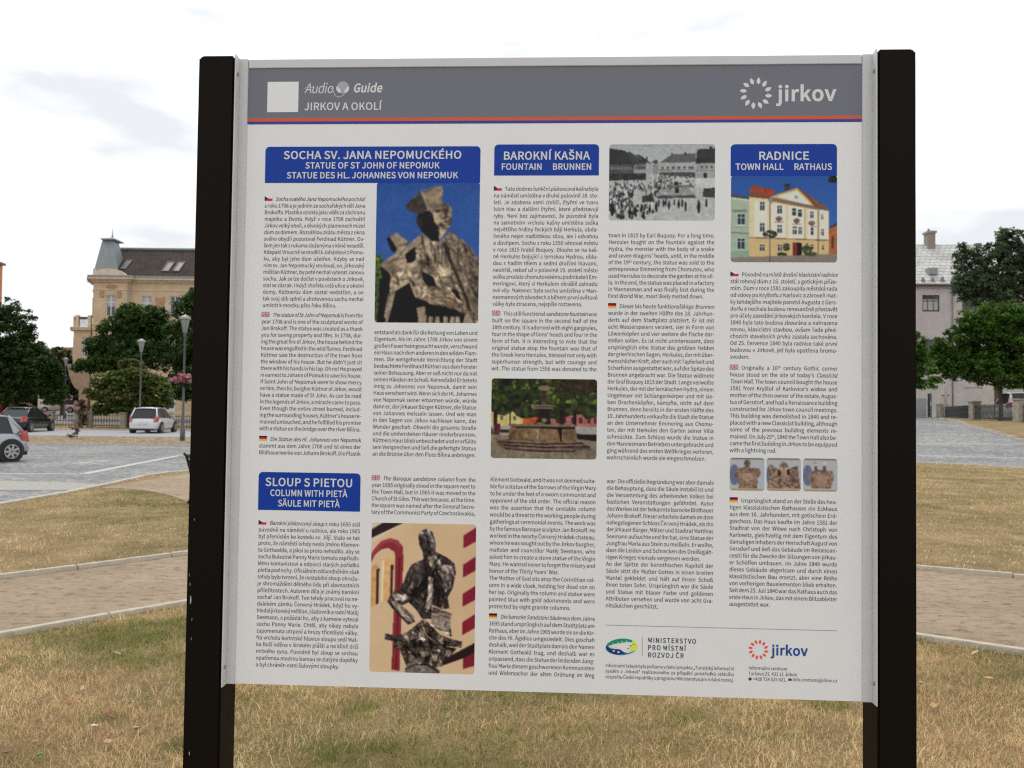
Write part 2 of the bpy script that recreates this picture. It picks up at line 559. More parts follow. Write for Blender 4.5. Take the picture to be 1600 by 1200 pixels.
# ---- grass blades
GREENS = []
for (px, py, rr, am) in [(80, 1012, .55, 2.2), (200, 1000, .5, 2.2), (265, 985, .35, 1.8), (1500, 1062, .45, 1.8), (1590, 1050, .4, 1.6), (1300, 1108, .13, 7), (284, 1172, .10, 7), (165, 1130, .09, 5), (1080, 1125, .12, 3), (560, 1110, .12, 3),
                         (200, 778, 2.2, 3), (270, 792, 1.2, 3), (140, 812, .8, 1.6), (190, 818, .5, 2.4), (170, 865, .5, 2.4), (1465, 738, .9, 5), (1570, 778, .9, 3), (1500, 790, .7, 2)]:
    q = G(px, py); GREENS.append((q.x, q.y, rr, am))
def blades(name, xy, zb, hmin, hmax, w, parent=None, dry=0.75, seed=1):
    r = np.random.default_rng(seed)
    n = len(xy)
    h = r.uniform(hmin, hmax, n) * (0.6 + 0.8 * r.random(n))
    ang = r.uniform(0, 2 * np.pi, n)
    lean = r.normal(0, 0.55, (n, 2)) * h[:, None]
    z = gz(xy[:, 0], xy[:, 1]) + zb
    B = np.stack([xy[:, 0], xy[:, 1], z], 1)
    wv = np.stack([np.cos(ang), np.sin(ang), 0 * ang], 1) * (w * r.uniform(0.6, 1.4, n))[:, None]
    mid = B + np.stack([lean[:, 0] * 0.35, lean[:, 1] * 0.35, h * 0.6], 1)
    tip = B + np.stack([lean[:, 0], lean[:, 1], h * r.uniform(0.75, 1.0, n)], 1)
    V = np.stack([B - wv, B + wv, mid + wv * 0.7, mid - wv * 0.7, tip], 1).reshape(-1, 3)
    i = np.arange(n) * 5
    F = np.concatenate([np.stack([i, i + 1, i + 2], 1), np.stack([i, i + 2, i + 3], 1), np.stack([i + 3, i + 2, i + 4], 1)])
    # patches: where it is green and where it is straw
    def pn(s, q):
        k = np.random.default_rng(q)
        v = 0
        for o in range(5):
            a = k.uniform(0, 6.28); f = s * 1.7 ** o
            v = v + np.sin(xy[:, 0] * f * np.cos(a) + xy[:, 1] * f * np.sin(a) + k.uniform(0, 6)) / 1.4 ** o
        return v
    green = 1.15 * pn(1.1, seed + 5) + 0.7 * pn(4.5, seed + 6) + r.normal(0, 1.2, n)
    for (gx_, gy_, rr_, am_) in GREENS:
        green = green + am_ * np.exp(-((xy[:, 0] - gx_) ** 2 + (xy[:, 1] - gy_) ** 2) / rr_ ** 2)
    g = np.clip((green - (dry * 3.0 - 1.6)) / 1.8, 0, 1)[:, None]
    straw = np.array([0.77, 0.57, 0.32]) * r.uniform(0.5, 1.45, (n, 1)) * (1 + 0.10 * np.clip(pn(2.7, seed + 9), -2.5, 2.5))[:, None]
    straw = straw * (1 + r.normal(0, 0.06, (n, 3)))
    red = (r.random((n, 1)) < 0.10) * np.array([[0.04, -0.05, -0.045]])
    gr_ = np.array([0.19, 0.235, 0.05]) * r.uniform(0.5, 1.4, (n, 1))
    c = np.clip(straw + red, 0.02, 1) * (1 - g) + gr_ * g
    c5 = np.repeat(c, 5, 0)
    o = mesh_np(name, V, F, attr_mat('grass_blades', 0.8, 0.08, 0.3), tint=c5)
    return tag(o, 'short dry straw coloured grass with green tufts covering the lawn', 'grass', kind='stuff')

def inside(P, poly):
    x, y = P[:, 0], P[:, 1]
    c = np.zeros(len(P), bool)
    n = len(poly)
    for i in range(n):
        x0, y0 = poly[i]; x1, y1 = poly[(i + 1) % n]
        if y0 == y1: continue
        c ^= ((y0 > y) != (y1 > y)) & (x < (x1 - x0) * (y - y0) / (y1 - y0) + x0)
    return c

nl = [(-7.6, -6)] + [tuple(p) for p in low] + [(16, -6)]
r0 = np.random.default_rng(3)
def scatter(n, x0, x1, y0, y1, poly, clump=0.0):
    P = np.stack([r0.uniform(x0, x1, n), r0.uniform(y0, y1, n)], 1)
    if clump: P = P + r0.normal(0, clump, P.shape)
    return P[inside(P, poly)]
def clumped(nc, per, x0, x1, y0, y1, poly, s):
    C = np.stack([r0.uniform(x0, x1, nc), r0.uniform(y0, y1, nc)], 1)
    P = np.repeat(C, per, 0) + r0.normal(0, s, (nc * per, 2))
    return P[inside(P, poly)]
P = np.concatenate([scatter(120000, -5.4, 5.8, 3.0, 8.1, nl), clumped(16000, 16, -5.4, 5.8, 3.0, 8.1, nl, 0.035)])
blades('grass', P, 0.0, 0.022, 0.060, 0.0016, dry=0.69, seed=1)
fl = [tuple(p) for p in upp] + list(reversed(far_ext))
sp = pts
Q = np.concatenate([scatter(90000, -14, 15, 6.5, 16, fl), clumped(4000, 14, -14, 15, 6.5, 16, fl, 0.05)])
Q = Q[~inside(Q, sp)]
blades('grass', Q, 0.01, 0.02, 0.05, 0.0035, dry=0.60, seed=11)['label'] = 'patchy dry grass of the farther lawn beyond the sand path'
Q = scatter(60000, -19, 21, 15.5, 28, fl)
Q = Q[~inside(Q, sp)]
blades('grass', Q, 0.01, 0.03, 0.06, 0.006, dry=0.50, seed=21)['label'] = 'patchy dry grass along the far kerb of the lawn'

# dry leaves scattered on the lawn
def leaf_mesh(L, W, curl, color, name):
    pts = [(0, 0), (0.15, 0.28), (0.35, 0.5), (0.6, 0.46), (0.85, 0.2), (1, 0), (0.85, -0.2), (0.6, -0.46), (0.35, -0.5), (0.15, -0.28)]
    V = [((x - .5) * L, y * W, curl * L * (abs(y) * 1.2 + (x - .5) ** 2 * 2)) for x, y in pts] + [((x - .5) * L, 0, curl * L * (x - .5) ** 2 * 2) for x in (0.3, 0.6)]
    F = [(0, 1, 10, 9), (1, 2, 10), (2, 3, 11, 10), (3, 4, 11), (4, 5, 11), (5, 6, 11), (6, 7, 11), (7, 8, 10, 11), (8, 9, 10)]
    F = [(0, 10, 1), (0, 9, 10), (1, 10, 2), (2, 10, 11, 3), (3, 11, 4), (4, 11, 5), (5, 11, 6), (6, 11, 7), (7, 11, 10, 8), (8, 10, 9)]
    o = MB().add(V, F, sm=True).build(name, mat('leaf_' + name + str(color), color, 0.7, noise=0.3, nscale=60))
    return o
special = [
    (170, 1131, 0.11, 0.055, (0.24, 0.08, 0.045), 'small reddish leaf on the dry grass at the left', 0),
    (168, 1172, 0.10, 0.07, (0.40, 0.22, 0.10), 'flat orange brown leaf lying near the left bottom corner', 1),
    (212, 1152, 0.15, 0.05, (0.42, 0.38, 0.34), 'long grey curled leaf lying in the grass left of the post', 2),
    (147, 1146, 0.07, 0.04, (0.62, 0.60, 0.56), 'small whitish upright leaf beside the grey curled one', 3),
    (60, 1193, 0.09, 0.045, (0.16, 0.32, 0.05), 'fresh bright green leaf at the bottom left corner', 4),
    (397, 1134, 0.05, 0.04, (0.36, 0.09, 0.04), 'tiny red leaf just right of the left post', 5),
    (1458, 1114, 0.11, 0.06, (0.42, 0.24, 0.10), 'curled orange leaf right of the right post', 6),
    (1524, 1030, 0.13, 0.06, (0.48, 0.38, 0.18), 'yellowish curled leaf below the path on the right', 7),
    (110, 1108, 0.06, 0.045, (0.36, 0.10, 0.04), 'brown red leaf left of the reddish one', 8),
    (128, 1086, 0.09, 0.035, (0.50, 0.35, 0.22), 'pale tan leaf standing in the grass', 9),
    (12, 1188, 0.14, 0.07, (0.20, 0.10, 0.05), 'dark brown leaf cut by the left edge of the photo', 10),
    (182, 1030, 0.09, 0.035, (0.55, 0.42, 0.28), 'slim pale leaf on the lawn below the left path', 11),
    (1545, 1070, 0.10, 0.05, (0.46, 0.30, 0.14), 'tan leaf on the greener lawn at the right', 12),
    (1440, 1078, 0.10, 0.03, (0.58, 0.46, 0.30), 'narrow straw coloured leaf beside the right post', 13),
]
for (px, py, L_, W_, c_, lab, i) in special:
    p = G(px, py)
    o = leaf_mesh(L_ * .62, W_ * .62, 0.3, tuple(v * .8 for v in c_) if False else c_, 'fallen_leaf')
    o.location = (p.x, p.y, 0.036)
    o.rotation_euler = (rad(25) * math.sin(i * 3.1), rad(20) * math.cos(i * 1.7), i * 2.3)
    tag(o, lab, 'leaf', 'fallen leaves in the grass')
# ------------------------------------------------------------------ buildings
M_plaster = mat('ochre_plaster', (0.57, 0.43, 0.275), 0.9, noise=0.16, nscale=0.8, bump=0.2, bscale=3)
M_plaster2 = mat('ochre_trim', (0.62, 0.50, 0.35), 0.9, noise=0.14, nscale=2.0)
M_relief = mat('terracotta_relief', (0.42, 0.25, 0.16), 0.9, noise=0.3, nscale=3)
M_zinc = mat('zinc', (0.24, 0.27, 0.285), 0.55, metal=0.2, noise=0.14, nscale=2)
M_white = mat('white_window_paint', (0.68, 0.69, 0.70), 0.5)
M_brownpaint = mat('brown_window_paint', (0.11, 0.07, 0.055), 0.6)
M_glass = mat('window_glass', (0.06, 0.07, 0.085), 0.08, spec=0.45)
M_curtain = mat('curtain', (0.42, 0.42, 0.40), 0.9)
M_iron = mat('dark_iron', (0.035, 0.037, 0.042), 0.5, metal=0.3)

def roof_mat(name, c1, c2, sx, sy, mortar, mc):
    m = bpy.data.materials.new(name); m.use_nodes = True
    t = m.node_tree; N = t.nodes.new; L = t.links.new
    b = t.nodes['Principled BSDF']; b.inputs['Roughness'].default_value = 0.85; b.inputs['Specular IOR Level'].default_value = 0.15
    uv = N('ShaderNodeTexCoord')
    br = N('ShaderNodeTexBrick')
    br.inputs['Color1'].default_value = (*c1, 1); br.inputs['Color2'].default_value = (*c2, 1)
    br.inputs['Mortar'].default_value = (*mc, 1)
    br.inputs['Scale'].default_value = 1
    br.inputs['Brick Width'].default_value = sx; br.inputs['Row Height'].default_value = sy
    br.inputs['Mortar Size'].default_value = mortar
    cx = N('ShaderNodeSeparateXYZ'); L(uv.outputs['Object'], cx.inputs[0])
    cb = N('ShaderNodeCombineXYZ'); L(cx.outputs[0], cb.inputs[0]); L(cx.outputs[2], cb.inputs[1])
    L(cb.outputs[0], br.inputs['Vector'])
    n = N('ShaderNodeTexNoise'); n.inputs['Scale'].default_value = 0.7; n.inputs['Detail'].default_value = 6
    L(uv.outputs['Object'], n.inputs['Vector'])
    r = N('ShaderNodeMapRange'); r.inputs['From Min'].default_value = .3; r.inputs['From Max'].default_value = .7
    r.inputs['To Min'].default_value = .8; r.inputs['To Max'].default_value = 1.2
    L(n.outputs['Fac'], r.inputs['Value'])
    s = N('ShaderNodeVectorMath'); s.operation = 'SCALE'
    L(br.outputs['Color'], s.inputs[0]); L(r.outputs['Result'], s.inputs['Scale'])
    L(s.outputs['Vector'], b.inputs['Base Color'])
    bp = N('ShaderNodeBump'); bp.inputs['Strength'].default_value = 0.8; bp.inputs['Distance'].default_value = 0.04; bp.invert = True
    L(br.outputs['Fac'], bp.inputs['Height']); L(bp.outputs['Normal'], b.inputs['Normal'])
    MATS[name] = m
    return m
M_tile = roof_mat('brown_roof_tiles', (0.048, 0.036, 0.030), (0.068, 0.049, 0.040), 0.3, 0.26, 0.02, (0.022, 0.018, 0.016))
M_slab = roof_mat('pale_roof_slabs', (0.50, 0.50, 0.48), (0.58, 0.575, 0.555), 0.62, 0.42, 0.025, (0.24, 0.235, 0.225))

def window(par, x, z, w, h, y, frame=M_white, mull=(0.5,), trans=(0.34,), curtain=None, depth=0.12, name='window', pane=True):
    """frame standing in a recess: faces -y; x,z lower left; y is the wall plane"""
    t = 0.075
    mb = MB()
    yy0, yy1 = y - 0.03, y + 0.05
    mb.box(x, x + t, yy0, yy1, z, z + h); mb.box(x + w - t, x + w, yy0, yy1, z, z + h)
    mb.box(x + t, x + w - t, yy0, yy1, z, z + t); mb.box(x + t, x + w - t, yy0, yy1, z + h - t, z + h)
    zt = [z + h * (1 - f) for f in trans]
    for q in zt: mb.box(x + t, x + w - t, yy0 - .004, yy1, q - .045, q + .045)
    for f in mull:
        mb.box(x + w * f - .04, x + w * f + .04, yy0 + .004, yy1, z + t, z + h - t)
    o = mb.build(name, frame, par)
    g = MB().box(x + t, x + w - t, y + 0.012, y + 0.03, z + t, z + h - t).build('pane', M_glass, o)
    if curtain:
        MB().box(x + t + .05, x + w - t - .05, y + 0.004, y + 0.010, z + h * curtain[0], z + h * curtain[1] - .1).build('curtain', M_curtain, o)
    return o

def wall_with_holes(mb, x0, x1, z0, z1, y, holes, depth=0.25, m=0):
    """vertical wall in the plane y facing -y with rectangular openings and reveals"""
    X = sorted(set([x0, x1] + [v for h in holes for v in (h[0], h[0] + h[2])]))
    Z = sorted(set([z0, z1] + [v for h in holes for v in (h[1], h[1] + h[3])]))
    for i in range(len(X) - 1):
        for j in range(len(Z) - 1):
            cx, cz = (X[i] + X[i + 1]) / 2, (Z[j] + Z[j + 1]) / 2
            if any(h[0] < cx < h[0] + h[2] and h[1] < cz < h[1] + h[3] for h in holes): continue
            mb.add([(X[i], y, Z[j]), (X[i + 1], y, Z[j]), (X[i + 1], y, Z[j + 1]), (X[i], y, Z[j + 1])], [(0, 1, 2, 3)], m)
    for hx, hz, hw, hh in holes:
        a = [(hx, y, hz), (hx + hw, y, hz), (hx + hw, y, hz + hh), (hx, y, hz + hh)]
        b = [(p[0], y + depth, p[2]) for p in a]
        mb.add(a + b, [(0, 4, 5, 1), (1, 5, 6, 2), (2, 6, 7, 3), (3, 7, 4, 0)], m)

# --- tall corner house on the left.  local x runs along the front, local origin at its left corner
BY = 75 * KS
def bx(px, py=520, Y=BY): return AT(px, py, Y).x
def bz(py, px=200, Y=BY): return AT(px, py, Y).z
O = Vector((bx(147), BY, float(gz(bx(147), BY))))
house = thing('corner_house', 'ochre plastered corner house with brown tiled roof, grey turret and bay window', 'house', O)
def hx(px): return bx(px) - O.x
def hz(py): return bz(py) - O.z
def hd_(px, py, y):
    q = AT(px, py, BY + y)
    return q.x - O.x, q.z - O.z
ZC = hz(442)                       # underside of the cornice
XL, XR = hx(147), hx(640)
XP = hx(203)
holes1 = []
wn = []
zw0, zw1 = hz(494.5), hz(462)
rows = [(zw0, zw1 - zw0), (zw0 - 4.0, zw1 - zw0), (zw0 - 8.0, 2.0)]
cols = [(220.0, 15.5), (264, 15.5), (322, 15.5), (366, 15.5), (424, 15.5), (468, 15.5), (526, 15.5), (570, 15.5)]
for ri, (z, h) in enumerate(rows):
    for c0, cw in cols:
        wn.append((hx(c0), z, hx(c0 + cw) - hx(c0), h, 0.12))
wp = [(hx(166.8), z, hx(182) - hx(166.8), h) for z, h in rows]
mb = MB()
wall_with_holes(mb, XP, XR, -0.5, ZC, 0.0, [w[:4] for w in wn])
wall_with_holes(mb, XL, XP, -0.5, ZC, -0.35, wp)
mb.add([(XP, -0.35, -0.5), (XP, 0, -0.5), (XP, 0, ZC), (XP, -0.35, ZC)], [(0, 1, 2, 3)])
# chamfered corner and left flank, back
XC = hx(131)
mb.add([(XC, 1.6, -0.5), (XL, -0.35, -0.5), (XL, -0.35, ZC), (XC, 1.6, ZC)], [(0, 1, 2, 3)])
mb.add([(XC, 1.6, -0.5), (XC, 11, -0.5), (XC, 11, ZC), (XC, 1.6, ZC)], [(3, 2, 1, 0)])
mb.add([(XC, 11, -0.5), (XR, 11, -0.5), (XR, 11, ZC), (XC, 11, ZC)], [(1, 0, 3, 2)])
mb.add([(XR, 0, -0.5), (XR, 11, -0.5), (XR, 11, ZC), (XR, 0, ZC)], [(0, 1, 2, 3)])
mb.build('wall', M_plaster, house)
for i, w in enumerate(wn): window(house, w[0], w[1], w[2], w[3], 0.14, curtain=[(0.35, 1.0), None, (0.1, 0.75), None, (0.5, 1)][i % 5])
for i, w in enumerate(wp): window(house, w[0], w[1], w[2], w[3], -0.21, curtain=(0.45, 1.0))
# window on the chamfer
cf = Vector((XL - XC, -1.95, 0)); cl = cf.length; ca = math.atan2(cf.y, cf.x)
w = window(house, 0.35 * cl - 0.1, zw0 - .1, 0.9, 1.9, -0.02, frame=M_brownpaint)
w.location = (XC, 1.6, 0); w.rotation_euler = (0, 0, ca)
# cornice: stacked mouldings round the front
def run(name, m, prof):
    """horizontal mouldings following chamfer, pavilion and front; prof = (proud, z0, z1)"""
    mb = MB()
    for d, z0, z1 in prof:
        pl = [(XC - d, 11), (XC - d, 1.6 - d * .3), (XL - d * .5, -0.35 - d), (XP + d, -0.35 - d), (XP + d, -d), (XR, -d)]
        inn = [(XC + .1, 11), (XC + .1, 1.7), (XL + .1, -0.2), (XP - .1, -0.2), (XP - .1, 0.15), (XR, 0.15)]
        n = len(pl)
        V = [(x, y, z0) for x, y in pl] + [(x, y, z1) for x, y in pl] + [(x, y, z0) for x, y in inn] + [(x, y, z1) for x, y in inn]
        F = []
        for i in range(n - 1):
            F += [(i, i + 1, n + i + 1, n + i), (n + i, n + i + 1, 3 * n + i + 1, 3 * n + i), (i + 1, i, 2 * n + i, 2 * n + i + 1)]
        mb.add(V, F)
    return mb.build(name, m, house)
run('cornice', M_plaster2, [(0.18, ZC, ZC + .12), (0.34, ZC + .122, ZC + .24), (0.55, ZC + .242, ZC + .42)])
run('gutter', M_zinc, [(0.60, ZC + .424, ZC + .60)])
run('string_course', M_plaster2, [(0.06, ZC - 0.75, ZC - 0.66), (0.05, zw0 - 0.9, zw0 - 0.72), (0.05, zw0 - 4.9, zw0 - 4.72), (0.10, -0.4, 0.75)])
for k, (a, b_) in enumerate([(157, 164), (184.5, 191)]):       # pilaster ornaments
    MB().box(hx(a), hx(b_), -0.43, -0.345, hz(466), hz(456), bev=.03).build('relief', M_relief, house)
MB().prism([(hx(167), hz(450)), (hx(171), hz(452.5)), (hx(178), hz(452.5)), (hx(184), hz(450)), (hx(180), hz(446)), (hx(171), hz(446))], 'y', -0.42, -0.345).build('relief', M_relief, house)
for c in (249, 295, 345, 395):
    MB().prism([(hx(c - 7), hz(472)), (hx(c - 3), hz(479)), (hx(c + 3), hz(479)), (hx(c + 7), hz(472)), (hx(c + 7), hz(463)), (hx(c), hz(466)), (hx(c - 7), hz(463))], 'y', -0.07, 0.003).build('relief', M_relief, house)
# roof
zr, ze = AT(200, 389.5, BY + 4.6).z - O.z, ZC + 0.5
mb = MB()
V = [(hx(156), 0.05, ze), (XR, 0.05, ze), (XR, 4.6, zr), (hd_(171, 389, 4.6)[0], 4.6, zr), (XR, 10.9, ze), (XC + .4, 10.9, ze), (XC + .4, 3.0, ze)]
mb.add(V, [(0, 1, 2, 3), (3, 2, 4, 5), (0, 3, 5, 6)])
mb.build('roof', M_tile, house)
MB().box(hd_(170, 389, 4.6)[0], XR, 4.45, 4.85, zr - .05, zr + .16, bev=.05).build('ridge', M_zinc, house)
def roof_pt(px, py):     # point on the front slope of the roof
    z = hz(py)
    # iterate for perspective: slope from (y=.05,ze) to (4.6,zr)
    Y = BY
    for _ in range(6):
        p = AT(px, py, Y)
        z = p.z - O.z
        y = 0.05 + (z - ze) / (zr - ze) * 4.55
        Y = BY + y
    p = AT(px, py, Y)
    return Vector((p.x - O.x, Y - BY, p.z - O.z))
nrm = Vector((0, -(zr - ze), 4.55)).normalized()
for (q, lab) in [([(190, 421), (199.5, 421), (205, 407), (196, 407)], None), ([(255.5, 424.5), (266.5, 424.5), (271, 410), (260, 410)], None), ([(272.5, 424.5), (283, 424.5), (287, 410), (276.5, 410)], None)]:
    a, b_, c, d = [roof_pt(*p) for p in q]
    a.x = d.x = (a.x + d.x) / 2; b_.x = c.x = (b_.x + c.x) / 2
    fr = MB()
    for (p0, p1, p2, p3) in [(a, b_, c, d)]:
        up = (d - a).normalized(); ri = Vector((1, 0, 0)); t = .09
        def quad(o0, w_, h_, n0, n1):
            P = [o0, o0 + ri * w_, o0 + ri * w_ + up * h_, o0 + up * h_]
            return [p + nrm * n0 for p in P] + [p + nrm * n1 for p in P]
        W_, H_ = (b_ - a).length, (d - a).length
        BF = [(0, 1, 2, 3)[::-1], (4, 5, 6, 7), (0, 1, 5, 4), (1, 2, 6, 5), (2, 3, 7, 6), (3, 0, 4, 7)]
        fr.add(quad(a, W_, t, .0, .10), BF); fr.add(quad(a + up * (H_ - t), W_, t, .0, .10), BF)
        fr.add(quad(a + up * t, t, H_ - 2 * t, .0, .10), BF); fr.add(quad(a + up * t + ri * (W_ - t), t, H_ - 2 * t, .0, .10), BF)
        f_ = fr.build('skylight', mat('skylight_frame', (0.13, 0.08, 0.075), 0.6), house)
        MB().add(quad(a + up * t + ri * t, W_ - 2 * t, H_ - 2 * t, .02, .06), BF).build('pane', mat('sky_glass', (0.16, 0.19, 0.195), 0.2, spec=.25), f_)
# curved parapet gable on the pavilion
pts_ = [(hx(147), ZC + .5)]
for k in range(13):
    t = k / 12
    px = 147 + (203 - 147) * t
    py = 421 + 15 * (abs(t - .42) / .58) ** 2.6
    pts_.append((hx(px), hz(min(py, 434))))
pts_.append((hx(203), ZC + .5))
MB().prism(pts_[::-1], 'y', -0.42, -0.05).build('parapet', M_plaster2, house)
pl = []
for k in range(9):
    t = k / 8
    pl.append((-(cl) * (1 - t), hz(421) - 0.9 * (1 - math.sin(min(t * 1.9, 1.57)))))
pp = MB().prism([(-cl, ZC + .5)] + pl + [(0, ZC + .5)], 'y', -0.08, 0.2).build('parapet', M_plaster2, house)
pp.location = (XL, -0.35, 0); pp.rotation_euler = (0, 0, ca)
# turret: leaning zinc pyramid with cap and spike
mb = MB()
bz0, bz1 = hd_(145, 425, 1.2)[1], hd_(168, 375, 1.7)[1]
b4 = [(hd_(144, 425, 1.2)[0], 1.2), (hd_(186, 425, 1.2)[0], 1.2), (hd_(186, 425, 1.2)[0], 3.4), (hd_(144, 425, 1.2)[0], 3.4)]
t4 = [(hd_(160, 375, 1.7)[0], 1.7), (hd_(177, 375, 1.7)[0], 1.7), (hd_(177, 375, 1.7)[0], 2.8), (hd_(160, 375, 1.7)[0], 2.8)]
mb.add([(x, y, bz0 - .5) for x, y in b4] + [(x, y, bz1) for x, y in t4], [(0, 1, 5, 4), (1, 2, 6, 5), (2, 3, 7, 6), (3, 0, 4, 7)])
tu = mb.build('turret', M_zinc, house)
cx0, cx1 = hd_(157.5, 375, 1.4)[0], hd_(179, 375, 1.4)[0]
mb = MB().box(cx0, cx1, 1.3, 3.4, bz1 - .02, bz1 + .09)
mc_ = ((cx0 + cx1) / 2, 2.35)
mb.add([(cx0, 1.3, bz1 + .09), (cx1, 1.3, bz1 + .09), (cx1, 3.4, bz1 + .09), (cx0, 3.4, bz1 + .09), (mc_[0], mc_[1], bz1 + .42)], [(0, 1, 4), (1, 2, 4), (2, 3, 4), (3, 0, 4)])
mb.build('cap', M_zinc, tu)
MB().lathe([(.13, 0), (.05, .28), (.05, .34), (.01, .95)], 8, (mc_[0], mc_[1], bz1 + .34)).build('spike', M_zinc, tu)
# downpipe
MB().tube([(hx(202), -0.5, ZC), (hx(202), -0.47, 0)], .05, 8).build('downpipe', M_zinc, house)
# bay window (oriel) on the corner with balcony on top
ox0, ox1 = hx(106.5), hx(143)
oy0, oy1 = -0.2, 2.6
zb, zt = hz(570), hz(513)
mb = MB()
oh = [(hx(130), hz(560), hx(137) - hx(130), hz(528) - hz(560))]
wall_with_holes(mb, hx(118), ox1, zb, zt, oy0, oh)
mb.add([(ox0, 1.0, zb), (hx(118), oy0, zb), (hx(118), oy0, zt), (ox0, 1.0, zt)], [(0, 1, 2, 3)])
mb.add([(ox0, 1.0, zb), (ox0, oy1, zb), (ox0, oy1, zt), (ox0, 1.0, zt)], [(3, 2, 1, 0)])
mb.add([(ox1, oy0, zb), (ox1, oy1, zb), (ox1, oy1, zt), (ox1, oy0, zt)], [(0, 1, 2, 3)])
mb.add([(ox0, 1, zb), (hx(118), oy0, zb), (ox1, oy0, zb), (ox1, oy1, zb), (ox0, oy1, zb)], [(4, 3, 2, 1, 0)])
ba = mb.build('bay', M_plaster, house)
window(ba, oh[0][0], oh[0][1], oh[0][2], oh[0][3], oy0 + .12)
q = Vector((hx(118) - ox0, oy0 - 1.0, 0))
w = window(ba, 0.2, hz(562), .62, hz(528) - hz(562), -0.01)
w.location = (ox0, 1.0, 0); w.rotation_euler = (0, 0, math.atan2(q.y, q.x))
mb = MB()
for (a, b_, d) in [(hz(517), hz(514), .28), (hz(514) + .004, hz(512), .34)]:
    mb.prism([(ox0 - d, 1.0 - d * .4), (hx(118) - d * .4, oy0 - d), (ox1 + d * .3, oy0 - d), (ox1 + d * .3, oy1), (ox0 - d, oy1)], 'z', a, b_)
mb.build('balcony_slab', M_plaster2, ba)
for (xa, xb) in [(107, 111), (119, 124), (138, 143)]:
    MB().box(hx(xa), hx(xb), (oy0 if xa > 110 else .8), (oy0 if xa > 110 else .8) + .3, hz(511.5), hz(493.5), bev=.02).build('balcony_post', M_plaster2, ba)
mb = MB()
for k in range(9):
    x = hx(124.6) + (hx(137.6) - hx(124.6)) * k / 8
    mb.box(x - .015, x + .015, oy0 + .12, oy0 + .16, hz(511), hz(497))
mb.box(hx(124), hx(138), oy0 + .1, oy0 + .18, hz(497), hz(496))
mb.build('balcony_railing', M_iron, ba)
# console under the bay and the slim pillar that carries it
prof = []
for k in range(11):
    t = k / 10
    prof.append((hx(107 + 19 * (1 - math.cos(t * 1.57)) ** .8), hz(570 + 40 * math.sin(t * 1.57) ** 1.1)))
prof = [(ox0, zb)] + prof[1:] + [(hx(126), -0.4), (hx(137), -0.4), (hx(142), hz(600)), (ox1, hz(574)), (ox1, zb)]
MB().prism(prof[::-1], 'y', -0.05, 0.9).build('console', mat('console_stone', (0.40, 0.29, 0.20), 0.9, noise=.2, nscale=2), ba)
# small flower boxes
for (xa, xb, yy) in [(112, 119, .4), (126, 137, oy0 - .05)]:
    MB().box(hx(xa), hx(xb), yy, yy + .2, hz(500), hz(496.5), bev=.03).build('flower_box', mat('box_brown', (.12, .07, .05), .8), ba)
# ground floor entrance visible under the trees
dd = MB().box(hx(262), hx(277), -0.08, -.002, 0, hz(612)).build('door', M_white, house)
MB().box(hx(264), hx(275), -0.11, -0.084, 1.1, hz(614)).build('pane', M_glass, dd)

# --- orange house at the left edge
Y0 = 64 * KS
p0 = AT(4.5, 410, Y0 + 12)
oh_ = thing('orange_house', 'orange rendered house cut by the left edge of the photo', 'house', (p0.x, Y0, 0))
mb = MB()
hh = p0.z
hl = [(-3.2 - 2.9 * k, z, 1.1, 1.7) for k in range(4) for z in (1.2, 4.4, 7.6)]
wall_with_holes(mb, -14, 0, -0.5, hh - .3, 0, hl)
mb.add([(0, 0, -.5), (0, 12, -.5), (0, 12, hh - .3), (0, 0, hh - .3)], [(0, 1, 2, 3)])
mb.add([(-14, 0, -.5), (-14, 12, -.5), (-14, 12, hh - .3), (-14, 0, hh - .3)], [(3, 2, 1, 0)])
mb.add([(-14, 12, -.5), (0, 12, -.5), (0, 12, hh - .3), (-14, 12, hh - .3)], [(3, 2, 1, 0)])
mb.build('wall', mat('orange_render', (0.62, 0.24, 0.13), 0.9, noise=.08, nscale=1), oh_)
MB().box(-14.2, 0.2, -.2, 12.2, hh - .3, hh - .08).box(-14, 0, 0, 12, hh - .08, hh).build('roof', mat('roof_edge', (.25, .13, .1), .8), oh_)
for h_ in hl: window(oh_, *h_, 0.14)

# --- low house with red roof behind the left trees
Y1 = 118 * KS
a_ = AT(60, 600, Y1); b_ = AT(104, 600, Y1)
zA = AT(80, 540, Y1).z; zE = AT(80, 566, Y1).z
rh = thing('red_roof_house', 'small cream house with dull red roof glimpsed behind the left trees', 'house', (a_.x, Y1, .5))
L_ = b_.x - a_.x
hl = [(1.0 + 1.9 * k, 1.0, .9, 1.3) for k in range(2)]
mb = MB(); wall_with_holes(mb, 0, L_, -.5, zE - .5, 0, hl)
mb.add([(L_, 0, -.5), (L_, 8, -.5), (L_, 8, zE - .5), (L_, 4, zA - .6), (L_, 0, zE - .5)], [(0, 1, 2, 3, 4)])
mb.add([(0, 0, -.5), (0, 8, -.5), (0, 8, zE - .5), (0, 4, zA - .6), (0, 0, zE - .5)], [(4, 3, 2, 1, 0)])
mb.add([(0, 8, -.5), (L_, 8, -.5), (L_, 8, zE - .5), (0, 8, zE - .5)], [(3, 2, 1, 0)])
mb.build('wall', mat('cream', (.5, .45, .36), .9), rh)
mb = MB(); mb.add([(-.3, -.4, zE - .7), (L_ + .3, -.4, zE - .7), (L_ + .3, 4, zA - .45), (-.3, 4, zA - .45), (L_ + .3, 8.4, zE - .7), (-.3, 8.4, zE - .7)], [(0, 1, 2, 3), (3, 2, 4, 5)])
mb.build('roof', roof_mat('red_tiles', (.26, .10, .075), (.20, .085, .07), .3, .3, .02, (.1, .04, .03)), rh)
for h_ in hl: window(rh, *h_, .12)

